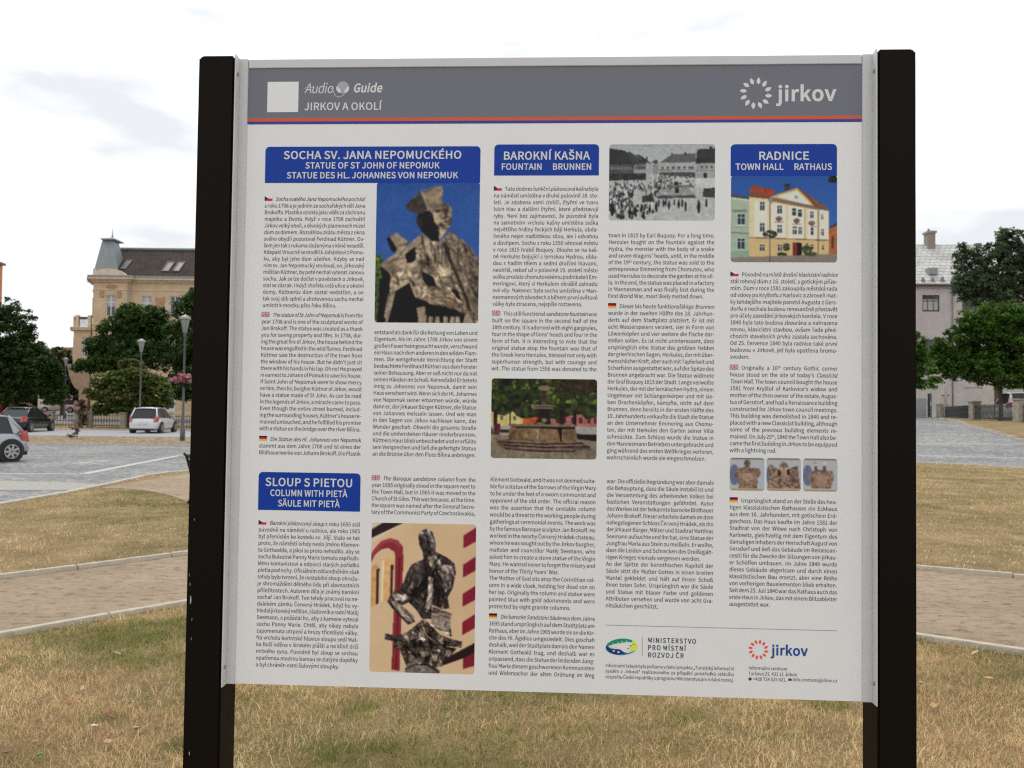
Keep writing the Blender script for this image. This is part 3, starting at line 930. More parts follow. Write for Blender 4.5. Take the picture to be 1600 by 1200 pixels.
# --- long pinkish house with a pale roof on the right
RY = 86 * KS
ra = AT(1300, 600, RY); rb = AT(1700, 600, RY)
gh = float(gz(ra.x, RY))
rot = rad(3.5)
R0 = Vector((AT(1433, 600, RY).x, RY, 1.2))
pink = thing('pink_grey_house', 'long pinkish grey house with pale slab roof and brick chimney', 'house', R0, rz=-rot)
def rx(px): return (AT(px, 500, RY).x - R0.x) / math.cos(rot)
def rzz(py, px=1450):
    return AT(px, py, RY).z - R0.z
zE = rzz(444, 1450); zR = AT(1440, 382.5, RY + 6).z - R0.z
hl = [(rx(1441), rzz(487), rx(1467) - rx(1441), rzz(461) - rzz(487)),
      (rx(1501), rzz(485), 1.6, rzz(459) - rzz(485)), (rx(1560), rzz(487), 1.7, 1.8), (rx(1382), rzz(487), 1.7, 1.8),
      (rx(1503), rzz(620), rx(1532) - rx(1503), rzz(605) - rzz(620)), (rx(1441), rzz(556), 1.7, 1.8), (rx(1382), rzz(556), 1.7, 1.8), (rx(1560), rzz(556), 1.7, 1.8)]
mb = MB()
X0, X1 = rx(1310), rx(1700)
wall_with_holes(mb, X0, X1, -2, zE, 0, hl)
mb.add([(X0, 0, -2), (X0, 12, -2), (X0, 12, zE), (X0, 6, zR - .1), (X0, 0, zE)], [(4, 3, 2, 1, 0)])
mb.add([(X1, 0, -2), (X1, 12, -2), (X1, 12, zE), (X1, 6, zR - .1), (X1, 0, zE)], [(0, 1, 2, 3, 4)])
mb.add([(X0, 12, -2), (X1, 12, -2), (X1, 12, zE), (X0, 12, zE)], [(3, 2, 1, 0)])
mb.build('wall', mat('pinkish_render', (0.52, 0.465, 0.455), 0.9, noise=.12, nscale=.6), pink)
MB().box(X0, X1, -.06, -.002, -2, rzz(606)).build('plinth', mat('pale_base', (.50, .47, .43), .9, noise=.15, nscale=1), pink)
mb = MB()
mb.add([(X0 - .3, -.55, zE - .1), (X1 + .3, -.55, zE - .1), (X1 + .3, 6, zR), (X0 - .3, 6, zR), (X1 + .3, 12.55, zE - .1), (X0 - .3, 12.55, zE - .1)], [(0, 1, 2, 3), (3, 2, 4, 5)])
mb.build('roof', M_slab, pink)
MB().tube([(X0 - .3, -.62, zE - .12), (X1 + .3, -.62, zE - .12)], .09, 8).build('gutter', mat('dull_gutter', (.2, .17, .16), .6), pink)
MB().box(X0, X1, -.12, -.003, zE - .5, zE - .25).build('cornice', mat('pinkish_trim', (.42, .36, .34), .9), pink)
MB().tube([(rx(1486), -.12, zE - .1), (rx(1486), -.12, -1)], .06, 8).build('downpipe', mat('dull_gutter', (.2, .17, .16), .6), pink)
for k, h_ in enumerate(hl): window(pink, *h_, .14, frame=M_brownpaint, mull=(.33, .67), trans=(.35,), curtain=(.1, .8) if k == 0 else None)
# chimney stands on the ridge
cxa, cxb = rx(1481.5), rx(1493)
cz0, cz1 = zR - 1.4, AT(1487, 363.5, RY + 5.8).z - R0.z
ch = MB().box(cxa, cxb, 5.2, 6.4, cz0, cz1 - .25).build('chimney', mat('chimney_brick', (.25, .21, .17), .9, noise=.3, nscale=5), pink)
MB().box(cxa - .12, cxb + .12, 5.08, 6.52, cz1 - .25, cz1).build('cap', mat('chimney_cap', (.3, .27, .23), .9), ch)
MB().tube([(cxa + .3, 5.8, cz1), (cxa + .3, 5.8, cz1 + .35)], .12, 8).build('flue', mat('flue', (.2, .15, .12), .8), ch)
def rp(px, py):
    Y = RY
    for _ in range(12):
        p = AT(px, py, Y); z = p.z - R0.z
        Y = RY + min(max((z - zE + .1) / (zR - zE + .1), 0), 1) * 6.55 - .55
    return Vector((p.x - R0.x, Y - RY, p.z - R0.z))
q = rp(1451, 424)
MB().box(q.x - .45, q.x + .45, q.y - .9, q.y + .3, q.z - .5, q.z + .25).build('skylight', M_zinc, pink)
q2 = rp(1519, 386)
MB().box(q2.x - .32, q2.x + .32, q2.y - .3, q2.y + .4, q2.z - .5, q2.z + .3).build('roof_hatch', mat('hatch', (.13, .11, .1), .8), pink)
for px in (1442, 1457, 1472, 1487, 1500):
    q = rp(px, 440)
    MB().add([(q.x - .22, q.y - .1, q.z - .05), (q.x + .22, q.y - .1, q.z - .05), (q.x, q.y - .1, q.z + .55), (q.x, q.y + .5, q.z + .45)], [(0, 1, 2), (1, 3, 2), (0, 2, 3)]).build('snow_guard', mat('snow_guard', (.2, .2, .2), .7), pink)

# --- garden gate and fence on the right
M_pil = mat('pillar_stone', (0.29, 0.26, 0.22), 0.9, noise=.25, nscale=3, bump=.5, bscale=8)
def pillar(par, p, w, h, name='pillar'):
    o = MB().box(-w / 2, w / 2, -w / 2, w / 2, -0.3, h - .1, bev=.02).build(name, M_pil, par)
    MB().box(-w / 2 - .05, w / 2 + .05, -w / 2 - .05, w / 2 + .05, h - .1, h, bev=.02).build('cap', M_pil, o)
    o.location = p
    return o
def fence_run(par, a, b, h, step, base=0.08, r=0.014, m=M_iron):
    d = b - a; L_ = d.to_2d().length
    n = max(2, int(L_ / step))
    me = None
    for k in range(1, n):
        t = k / n
        p = a + d * t
        if me is None:
            me = MB().box(-r, r, -r, r, base, h).add([(-r, -r, h), (r, -r, h), (r, r, h), (-r, r, h), (0, 0, h + .07)], [(0, 1, 4), (1, 2, 4), (2, 3, 4), (3, 0, 4)]).build('picket', m, par)
            o = me
        else:
            o = bpy.data.objects.new('picket', me.data); col.objects.link(o); o.parent = par
        o.location = (p.x, p.y, p.z)
    for z in (base + .08, h * .5, h - .12):
        mb = MB()
        mb.tube([a + Vector((0, 0, z)), b + Vector((0, 0, z))], .02, 6)
        mb.build('rail', m, par)

FYd = 51.5 * KS
fe = thing('iron_fence', 'dark iron picket fence between stone pillars behind the parked silver hatchback', 'fence', (0, 0, 0))
pill = [(50, 0), (80, 1), (121.5, 1), (140.5, 1), (193, 1), (262, 1), (330, 1), (400, 1)]
pos = []
for px, v in pill:
    p = AT(px, 660, FYd); p.z = float(gz(p.x, p.y)) + .07
    pos.append(p)
    pillar(fe, p, 0.34, 1.05)
for i in range(len(pos) - 1):
    if i == 2: continue
    a = pos[i] + Vector((.2, 0, 0)); b_ = pos[i + 1] - Vector((.2, 0, 0))
    fence_run(fe, a, b_, 0.92, 0.17)

rf = thing('garden_fence', 'dark metal garden fence between square stone pillars under the round tree', 'fence', (0, 0, 0))
pA, pB, pC = AT(1472.5, 652, 76 * KS), AT(1523, 658, 56 * KS), AT(1596, 667, 44 * KS)
pD = AT(1690, 680, 36 * KS)
PP = [pA, pB, pC, pD]
for p in PP: p.z = float(gz(p.x, p.y)) + .05
for p, wd in zip(PP, (.8, .58, .62, .6)):
    pillar(rf, p, wd, 1.36)
for i in range(3):
    fence_run(rf, PP[i], PP[i + 1], 1.05, 0.32, r=.016)
gt = thing('metal_gate', 'dark double garden gate with a white notice beside the tall pole', 'gate', pA + Vector((-1.6, 0.2, 0)))
ga = AT(1450, 640, 77 * KS); w_ = (pA.x - .5) - ga.x
gt.location = (ga.x, 77 * KS, pA.z)
mb = MB().box(0, .08, 0, .08, 0, 2.4).box(w_ - .08, w_, 0, .08, 0, 2.4).box(.08, w_ - .08, 0, .07, 2.3, 2.4).box(.08, w_ - .08, 0, .07, .1, .2).box(w_ / 2 - .04, w_ / 2 + .04, 0, .07, .2, 2.3)
mb.build('gate_frame', M_iron, gt)
for k in range(2):
    MB().box(.1 + k * w_ / 2, w_ / 2 * (k + 1) - .06, .02, .05, .22, 2.28).build('gate_panel', mat('gate_sheet', (.06, .062, .07), .6, metal=.3), gt)
MB().box(w_ * .62, w_ * .86, -.03, -.005, 1.2, 1.6).build('notice', mat('notice_white', (.6, .62, .62), .6), gt)
gw = thing('grey_garden_wall', 'low grey panel wall left of the metal gate', 'wall', (ga.x - 7, 77 * KS, pA.z))
for k in range(6):
    MB().box(k * 1.15 + .03, k * 1.15 + 1.1, 0, .12, 0, 1.9, bev=.01).build('panel', mat('panel_grey', (.30, .31, .31), .8, noise=.1, nscale=3), gw)
pp_ = AT(1477.5, 650, 74 * KS); pp_.z = float(gz(pp_.x, pp_.y))
po = thing('utility_pole', 'tall pale concrete pole with small brackets beside the stone pillar', 'pole', pp_)
ph = AT(1477.5, 556, 74 * KS).z - pp_.z
MB().tube([(0, 0, -.3), (0, 0, ph)], [.19, .13], 10).build('shaft', mat('pole_concrete', (.42, .42, .40), .8), po)
for z in (ph * .36, ph * .72):
    MB().box(-.35, .35, -.06, .06, z, z + .1).build('bracket', M_iron, po)
# ------------------------------------------------------------------ trees
M_leaf = attr_mat('leaves', 0.55, 0.35, 0.35)
def bark(c=(0.075, 0.060, 0.045)): return mat('bark' + str(c), c, 0.95, noise=.35, nscale=6, bump=.8, bscale=14)

def leaf_cloud(name, blobs, n, size, cols, par, seed, flat=0.0, fill=0.35, droop=0.2):
    """many small leaf faces spread through overlapping clumps.  blobs: (x,y,z,rx,ry,rz)"""
    r = np.random.default_rng(seed)
    B = np.array(blobs, float)
    # each blob carries many small clumps, so the outline is broken
    vol = (B[:, 3] * B[:, 4] * B[:, 5]) ** (2 / 3)
    nc = np.maximum((vol / vol.sum() * n / 42).astype(int), 4)
    C = []; T = []
    for b, k in zip(B, nc):
        d = r.normal(0, 1, (k, 3)); d /= np.linalg.norm(d, axis=1)[:, None]
        rr = np.where(r.random(k) < fill, r.uniform(0.2, 0.8, k), r.uniform(0.8, 1.08, k))
        C.append(b[:3] + d * rr[:, None] * b[3:6])
        T.append(r.normal(0, 0.16, k))
    C = np.concatenate(C); T = np.concatenate(T)
    per = 42
    P = np.repeat(C, per, 0)
    cs = size * 3.0
    o = r.normal(0, 1, P.shape); o /= np.linalg.norm(o, axis=1)[:, None]
    o *= (r.random(len(P)) ** 0.5)[:, None] * cs * r.uniform(.7, 1.3, (len(P), 1))
    o[:, 2] *= (1 - flat) * 0.7
    P = P + o
    P[:, 2] -= droop * (o[:, 0] ** 2 + o[:, 1] ** 2) / cs
    tone = np.repeat(T, per)
    m = len(P)
    nrm = r.normal(0, 1, (m, 3)); nrm[:, 2] = np.abs(nrm[:, 2]) + .5
    nrm /= np.linalg.norm(nrm, axis=1)[:, None]
    a = np.cross(nrm, r.normal(0, 1, (m, 3))); a /= np.linalg.norm(a, axis=1)[:, None]
    b = np.cross(nrm, a)
    s = size * r.uniform(.6, 1.35, (m, 1))
    a = a * s; b = b * s * 0.62
    V = np.stack([P - a, P - a * .15 - b + nrm * s * .12, P + a, P - a * .15 + b + nrm * s * .12], 1).reshape(-1, 3)
    F = np.arange(m * 4).reshape(-1, 4)
    cols = np.array(cols, float)
    ci = r.choice(len(cols), m, p=None)
    # choose hue by clump so that light and dark clumps show
    cc = cols[np.repeat(r.integers(0, len(cols), len(C)), per)] * .6 + cols[ci] * .4
    cc = cc * np.clip(1 + tone + r.normal(0, .14, m), .45, 1.7)[:, None]
    return mesh_np(name, V, F, M_leaf, par, tint=np.repeat(np.clip(cc, 0.003, 1), 4, 0))

def tree(name, label, px, Y, blobs_px, size, n, cols, seed, group=None, trunk_r=0.22, fork=None, depth=1.0, flat=0.0, fill=.35, barkc=(0.075, 0.06, 0.045), gzoff=0.0, cat='tree'):
    Y = Y * KS
    r = random.Random(seed)
    b = AT(px, 660, Y)
    b.z = float(gz(b.x, b.y)) + gzoff
    root = thing(name, label, cat, b, group=group)
    B = []
    for (x, y, rx_, ry_) in blobs_px:
        c = AT(x, y, Y)
        dy = r.uniform(-.5, .5) * rx_ / FPX * Y * depth
        c = AT(x, y, Y + dy)
        rr = rx_ / FPX * Y; rz_ = ry_ / FPX * Y
        B.append((c.x - b.x, c.y - b.y, c.z - b.z, rr, max(rr * .8, .4) * depth, rz_))
    leaf_cloud('crown', B, n, size, cols, root, seed, flat, fill)
    cz = sum(k[2] for k in B) / len(B)
    fk = fork if fork else max(1.2, min(k[2] - k[5] for k in B) + .3)
    mb = MB()
    mb.tube([(0, 0, -.3), (.03, 0, .25), (0.02, .03, fk * .6), (0, 0, fk)], [trunk_r * 1.5, trunk_r * 1.1, trunk_r * .95, trunk_r * .85], 10)
    for k in B:
        e = Vector((k[0], k[1], k[2] + k[5] * .2)); a0_ = Vector((0, 0, fk - .1))
        mid = a0_.lerp(e, .5) + Vector((r.uniform(-.2, .2), r.uniform(-.2, .2), .25))
        mb.tube([a0_, mid, e], [trunk_r * .6, trunk_r * .35, trunk_r * .08], 6)
        for _ in range(3):
            e2 = mid + Vector((r.uniform(-1, 1) * k[3], r.uniform(-1, 1) * k[4], r.uniform(-.1, .9) * k[5])) * .7
            mb.tube([mid, mid.lerp(e2, .5) + Vector((0, 0, .1)), e2], [trunk_r * .28, trunk_r * .15, .015], 5)
    mb.build('trunk', bark(barkc), root)
    return root

DK = [(0.024, 0.052, 0.012), (0.036, 0.075, 0.016), (0.055, 0.105, 0.022)]
MD = [(0.045, 0.095, 0.018), (0.065, 0.130, 0.025), (0.090, 0.165, 0.032)]
LT = [(0.075, 0.135, 0.026), (0.115, 0.175, 0.034), (0.14, 0.155, 0.036), (0.17, 0.12, 0.04), (0.08, 0.15, 0.03)]
tree('maple_tree', 'dark maple with ragged pointed top at the left edge of the photo', 18, 58,
     [(10, 540, 34, 34), (16, 492, 14, 26), (43, 506, 10, 22), (-8, 500, 20, 28), (50, 575, 32, 36), (15, 600, 40, 30), (-30, 570, 40, 50), (75, 590, 22, 30), (88, 612, 16, 18), (45, 545, 16, 24)],
     .115, 40000, DK + MD[:1], 11, 'trees on the left', .26, fork=2.2)
tree('maple_tree', 'dark low tree between the maple and the bay window', 96, 84,
     [(92, 570, 20, 26), (112, 590, 17, 24), (82, 610, 22, 22), (118, 612, 12, 14), (70, 560, 14, 18), (62, 545, 8, 14)],
     .12, 17000, DK + [(0.06, 0.05, 0.03)], 12, 'trees on the left', .2, fork=1.8)
tree('broad_tree', 'large dark green tree hiding the front of the ochre corner house', 205, 60,
     [(218, 500, 34, 26), (190, 520, 32, 28), (160, 545, 26, 22), (243, 522, 22, 30), (140, 568, 22, 12), (220, 552, 42, 26), (175, 566, 30, 16), (250, 495, 12, 18), (200, 492, 16, 14), (124, 574, 10, 6)],
     .115, 42000, DK + MD, 13, 'trees on the left', .24, fork=3.0)
tree('feathery_tree', 'lower yellowish green tree with orange tinted tips above the silver hatchback', 201, 52,
     [(205, 590, 34, 14), (172, 596, 28, 13), (235, 598, 26, 14), (155, 612, 20, 12), (195, 615, 36, 14), (248, 612, 22, 14), (185, 634, 34, 10), (225, 632, 30, 12), (160, 640, 16, 8), (260, 630, 10, 9), (205, 572, 18, 10)],
     .10, 32000, LT, 14, 'trees on the left', .2, fork=1.5, flat=.45)
tree('dense_tree', 'dark tree behind the front street lamp partly hidden by the board', 330, 58,
     [(285, 520, 26, 34), (300, 480, 24, 26), (280, 565, 26, 28), (320, 540, 36, 40), (345, 500, 30, 34), (300, 600, 30, 20), (288, 610, 18, 16), (355, 570, 36, 34)],
     .12, 32000, DK + MD[:2], 15, 'trees on the left', .26, fork=2.0)
tree('tall_tree', 'tall loose dark tree rising in front of the pale roof', 1560, 72,
     [(1525, 425, 30, 34), (1510, 400, 16, 20), (1515, 450, 24, 20), (1560, 415, 36, 40), (1585, 388, 34, 32), (1600, 440, 40, 40), (1550, 460, 40, 26), (1640, 420, 44, 50), (1498, 440, 12, 14), (1570, 370, 12, 12)],
     .15, 26000, [(0.075, 0.115, 0.055), (0.105, 0.150, 0.075), (0.055, 0.09, 0.042)], 16, 'trees on the right', .34, fork=7)
tree('round_crowned_tree', 'dense round headed tree with bright green top on a slim trunk', 1563, 52,
     [(1560, 520, 62, 42), (1512, 545, 52, 38), (1472, 562, 22, 28), (1455, 590, 14, 13), (1605, 540, 60, 46), (1550, 575, 76, 26), (1490, 572, 26, 24), (1600, 585, 60, 22), (1535, 500, 34, 24), (1590, 495, 44, 24), (1640, 560, 50, 46), (1475, 550, 14, 18)],
     .105, 60000, [(0.032, 0.080, 0.010), (0.055, 0.125, 0.014), (0.085, 0.185, 0.018)], 17, 'trees on the right', .135, fork=2.4, depth=.9, fill=.25)
tree('round_crowned_tree', 'round headed tree mostly hidden behind the right post', 1405, 66,
     [(1400, 560, 42, 36), (1430, 575, 20, 26), (1380, 540, 34, 30), (1428, 545, 18, 24), (1440, 560, 9, 18), (1438, 600, 10, 6)],
     .12, 20000, [(0.032, 0.080, 0.010), (0.05, 0.115, 0.014), (0.075, 0.16, 0.018)], 18, 'trees on the right', .13, fork=2.4)
# clipped shrubs and saplings
tree('red_shrub', 'reddish dry shrub growing in the gap of the iron fence', 129, 51,
     [(129, 642, 6, 14), (132, 658, 6, 9), (127, 632, 4, 8)], .06, 1500, [(0.13, 0.05, 0.03), (0.10, 0.07, 0.03), (0.05, 0.06, 0.02)], 19, None, .03, fork=.4, cat='shrub')
tree('withered_sapling', 'small withered sapling standing in the leaf covered strip', 120, 36,
     [(118, 676, 3, 5), (121, 668, 3, 7), (123, 650, 4, 12), (112, 682, 5, 3)], .035, 700, [(0.12, 0.06, 0.04), (0.16, 0.10, 0.06)], 20, None, .018, fork=.5, cat='sapling')

# far line of dark trees that closes the view between the houses
def far_wood(name, x0, x1, Y, ytop, seed, label):
    r = random.Random(seed)
    o_ = AT((x0 + x1) / 2, 640, Y); zz = float(gz(o_.x, o_.y))
    B = []
    x = x0
    while x < x1:
        w_ = r.uniform(14, 26)
        c = AT(x, ytop + r.uniform(4, 22), Y + r.uniform(-4, 4))
        B.append((c.x, c.y, c.z - 1.0, w_ / FPX * Y, 3, max(1.5, (c.z - zz) * .55)))
        B.append((c.x, c.y, zz + 1.5, w_ / FPX * Y, 3, 2.5))
        x += w_ * .9
    o = leaf_cloud(name, B, 26000, .62, DK, None, seed, fill=.5)
    return tag(o, label, 'wood', kind='stuff')
far_wood('distant_trees', -160, 128, 135 * KS, 575, 31, 'far dark wood behind the street on the left')
far_wood('distant_trees', 1300, 1760, 128 * KS, 560, 32, 'far dark wood behind the pinkish house')
far_wood('distant_trees', 560, 1290, 150 * KS, 585, 33, 'far dark wood hidden behind the board')

# ------------------------------------------------------------------ street lamps
M_pole = mat('lamp_pole_paint', (0.10, 0.105, 0.115), 0.55, metal=.2)
M_lglass = mat('lamp_glass', (0.27, 0.28, 0.27), 0.35)
def street_lamp(p, label, H=5.72):
    t = thing('street_lamp', label, 'street lamp', p, group='street lamps along the square')
    MB().lathe([(.11, -.2), (.11, .55), (.085, .62), (.06, .75), (.052, 2.2), (.045, H - .95), (.06, H - .93), (.06, H - .86), (.035, H - .8)], 12).build('pole', M_pole, t)
    MB().lathe([(.07, H - .80), (.095, H - .74), (.20, H - .2), (.205, H - .18)], 14).build('lamp_shade', M_lglass, t)
    mb = MB()
    for k in range(6):
        a = k * math.pi / 3
        mb.tube([(.098 * math.cos(a), .098 * math.sin(a), H - .74), (.208 * math.cos(a), .208 * math.sin(a), H - .18)], .009, 5)
    mb.build('lamp_ribs', M_pole, t)
    MB().lathe([(.24, H - .18), (.25, H - .15), (.22, H - .08), (.13, H - .01), (.03, H + .02), (.02, H + .06)], 14).build('lamp_cap', mat('lamp_cap_grey', (.30, .32, .33), .5, metal=.3), t)
    return t
pL = G(285, 690)
l1 = street_lamp(pL, 'nearest street lamp with pink hanging flowers left of the board')
p2 = AT(218, 660, 49 * KS); p2.z = 0
l2 = street_lamp(p2, 'middle street lamp in front of the yellowish tree')
p3 = AT(100.5, 655, 73.5 * KS); p3.z = float(gz(p3.x, p3.y))
l3 = street_lamp(p3, 'farthest street lamp near the bay window of the corner house')
# hanging flowers on the nearest lamp
fz = AT(285, 590, pL.y).z
fb = thing('flower_basket', 'basket of pink petunias hanging on the nearest street lamp', 'flower basket', (pL.x, pL.y, fz - .28))
MB().lathe([(.08, 0), (.20, .04), (.28, .16), (.29, .18)], 14).build('bowl', mat('basket_brown', (.05, .045, .035), .8), fb)
leaf_cloud('foliage', [(0, 0, .16, .40, .32, .18), (.0, 0, .0, .36, .3, .18)], 1700, .035, [(.05, .09, .02), (.03, .06, .015)], fb, 41)
leaf_cloud('blossom', [(0, 0, .32, .32, .26, .14), (.28, -.08, .16, .18, .15, .12), (-.3, -.05, .2, .17, .15, .12), (0, -.3, .12, .2, .08, .1)], 1300, .035, [(.62, .12, .26), (.55, .10, .2), (.72, .35, .45), (.7, .62, .6)], fb, 42)

# ------------------------------------------------------------------ bench behind the left post
M_cast = mat('cast_iron', (0.02, 0.021, 0.022), 0.5, metal=.4)
M_slat = mat('bench_wood', (0.09, 0.065, 0.045), 0.7, noise=.25, nscale=12)
pb = G(289.5, 789)
bn = thing('park_bench', 'black cast iron park bench half hidden behind the left post', 'bench', (pb.x + .03, pb.y, .02), rz=rad(-24))
def side(x):
    mb = MB()
    mb.tube([(x, .02, 0), (x, .10, .10), (x, .16, .25), (x, .10, .42), (x, .04, .60), (x, -.04, .80), (x, -.09, .855)], [.026, .022, .02, .024, .022, .02, .022], 8)
    mb.tube([(x, .10, .41), (x, .30, .43), (x, .52, .41)], [.02, .02, .02], 8)
    mb.tube([(x, .52, .41), (x, .47, .25), (x, .50, .10), (x, .56, 0)], [.024, .02, .022, .026], 8)
    mb.tube([(x, .08, .60), (x, .30, .66), (x, .50, .63), (x, .53, .55), (x, .50, .43)], [.02, .02, .022, .018, .018], 8)
    return mb
for x in (0.0, 1.7): side(x).build('side_frame', M_cast, bn)
for k in range(5):
    MB().box(-.04, 1.74, .12 + k * .088, .19 + k * .088, .44, .465, bev=.006).build('seat_slat', M_slat, bn)
for k in range(4):
    z = .50 + k * .088
    y = .055 - k * .03
    MB().box(-.04, 1.74, y + .035, y + .058, z, z + .07, bev=.006).build('back_slat', M_slat, bn)

# ------------------------------------------------------------------ cars
def car(name, label, cat, loc, az, L_, W_, H_, paint, style, detail=True, light=(.45, .02, .02), group='cars parked round the square', xr=.72):
    """x forward, origin at the rear centre on the ground; az = heading measured from +y towards +x"""
    t = thing(name, label, cat, loc, rz=math.pi / 2 - az, group=group)
    s = L_ / 4.0
    hw = W_ / 2
    bh = H_ * .60       # height of the waist line
    g0 = .17
    body = mat('paint_' + name + str(paint), paint, 0.28, metal=.25, coat=.6, noise=.04, nscale=3)
    blk = mat('black_trim', (.012, .012, .013), .6)
    dg = mat('car_glass', (.022, .026, .028), .06, spec=.35)
    if style == 'hatch':   # x, half width factor, low z, high z
        st = [(0, .80, .34, .62), (.05, .90, .22, bh - .12), (.22, .97, g0, bh), (.8, 1.0, g0, bh + .01), (2.0, 1.0, g0, bh - .01), (2.85, .99, g0, bh - .05), (3.4, .95, g0, bh - .16), (3.75, .88, .2, bh - .28), (3.95, .74, .26, .56), (4.0, .6, .34, .48)]
        gh = [(.14, .86, bh - .02), (2.98, .84, bh - .07)]; rf_ = [(.52, .70), (1.95, .70)]
    elif style == 'sedan':
        st = [(0, .80, .34, .66), (.05, .90, .22, bh - .05), (.3, .95, g0, bh + .02), (.9, .99, g0, bh + .01), (2.0, 1.0, g0, bh - .01), (2.9, .99, g0, bh - .06), (3.5, .95, g0, bh - .14), (3.8, .88, .2, bh - .24), (3.95, .76, .26, .56), (4.0, .6, .34, .48)]
        gh = [(.42, .84, bh), (3.05, .84, bh - .07)]; rf_ = [(1.1, .68), (1.95, .68)]
    else:                  # tall van like estate
        st = [(0, .85, .30, .7), (.04, .93, .22, bh), (.2, .98, g0, bh + .02), (.8, 1.0, g0, bh + .02), (2.0, 1.0, g0, bh), (3.0, .99, g0, bh - .04), (3.5, .95, g0, bh - .16), (3.8, .86, .2, bh - .3), (3.95, .74, .26, .6), (4.0, .6, .34, .5)]
        gh = [(.08, .88, bh + .0), (3.2, .86, bh - .08)]; rf_ = [(.3, .74), (2.1, .74)]
    V = []; F = []
    nr = 13
    for (x, wf, zl, zh) in st:
        w = hw * wf
        half = [(0, zl), (w * .72, zl), (w * .93, zl + .05), (w * .99, zl + (zh - zl) * .35), (w, zl + (zh - zl) * .62), (w * .94, zh - .03), (w * .80, zh + .01)]
        ring = [(-y, z) for y, z in half[::-1][:-1]] + half
        ring = [(y, z) for y, z in ring]
        V += [(x * s, y, z) for y, z in ring]
    n = len(ring)
    for i in range(len(st) - 1):
        for k in range(n):
            F.append((i * n + k, i * n + (k + 1) % n, (i + 1) * n + (k + 1) % n, (i + 1) * n + k))
    F.append(tuple(range(n))[::-1]); F.append(tuple((len(st) - 1) * n + k for k in range(n)))
    bd = MB().add(V, F, sm=True).build('body', body, t)
    bmx = bmesh.new(); bmx.from_mesh(bd.data); bmesh.ops.recalc_face_normals(bmx, faces=bmx.faces[:]); bmx.to_mesh(bd.data); bmx.free()
    md = bd.modifiers.new('round', 'SUBSURF'); md.levels = 1; md.render_levels = 2
    # glasshouse
    (gx0, gw0, gz0), (gx1, gw1, gz1) = gh
    (rx0, rw), (rx1, rw1) = rf_
    zt = H_ - .05
    lo = [(gx0 * s, -hw * gw0, gz0), (gx0 * s, hw * gw0, gz0), (gx1 * s, hw * gw1, gz1), (gx1 * s, -hw * gw1, gz1)]
    xm = (rx0 + rx1) / 2
    lo2 = [(gx0 * s, -hw * gw0), (gx0 * s, hw * gw0)]
    hi = [(rx0 * s, -hw * rw, zt - .02), (rx0 * s, hw * rw, zt - .02), (rx1 * s, hw * rw, zt), (rx1 * s, -hw * rw, zt)]
    mb = MB().add(lo + hi, [(0, 1, 5, 4)[::-1], (1, 2, 6, 5)[::-1], (2, 3, 7, 6)[::-1], (3, 0, 4, 7)[::-1], (4, 5, 6, 7)])
    mb.build('windows', dg, t)
    # roof: gently crowned slab
    V = []; F = []
    nx_, ny_ = 7, 5
    for i in range(nx_):
        u = i / (nx_ - 1)
        x = (rx0 - .09 + (rx1 - rx0 + .14) * u) * s
        for j in range(ny_):
            v = j / (ny_ - 1) * 2 - 1
            z = H_ - .04 * v * v - .05 * (2 * u - 1) ** 2 - (.015 if u > .9 else 0)
            V.append((x, v * hw * (rw + .025), z))
    for i in range(nx_ - 1):
        for j in range(ny_ - 1):
            a = i * ny_ + j
            F.append((a, a + ny_, a + ny_ + 1, a + 1))
    rfm = MB().add(V, F, sm=True).build('roof', body, t)
    sd_ = rfm.modifiers.new('thick', 'SOLIDIFY'); sd_.thickness = .035; sd_.offset = -1
    # pillars
    for sgn in (-1, 1):
        r_lo, f_lo = Vector(lo[0 if sgn < 0 else 1]), Vector(lo[3 if sgn < 0 else 2])
        r_hi, f_hi = Vector(hi[0 if sgn < 0 else 1]), Vector(hi[3 if sgn < 0 else 2])
        MB().tube([f_lo, f_hi], [.03, .026], 6).build('front_pillar', body, t)
        a = r_lo.lerp(f_lo, .10); b_ = r_hi.lerp(f_hi, .02)
        off = Vector((0, sgn * .012, .003))
        q = [r_lo, a, b_, r_hi]
        MB().add([p + off for p in q] + [p - off for p in q], [(0, 1, 2, 3), (7, 6, 5, 4), (0, 4, 5, 1), (1, 5, 6, 2), (2, 6, 7, 3), (3, 7, 4, 0)]).tube([r_lo, r_hi], [.05, .04], 6).build('rear_pillar', body, t)
        MB().tube([r_lo.lerp(f_lo, .52), r_hi.lerp(f_hi, .48)], .026, 6).build('door_pillar', blk, t)
    wr = .31 * (H_ / 1.5) ** .5
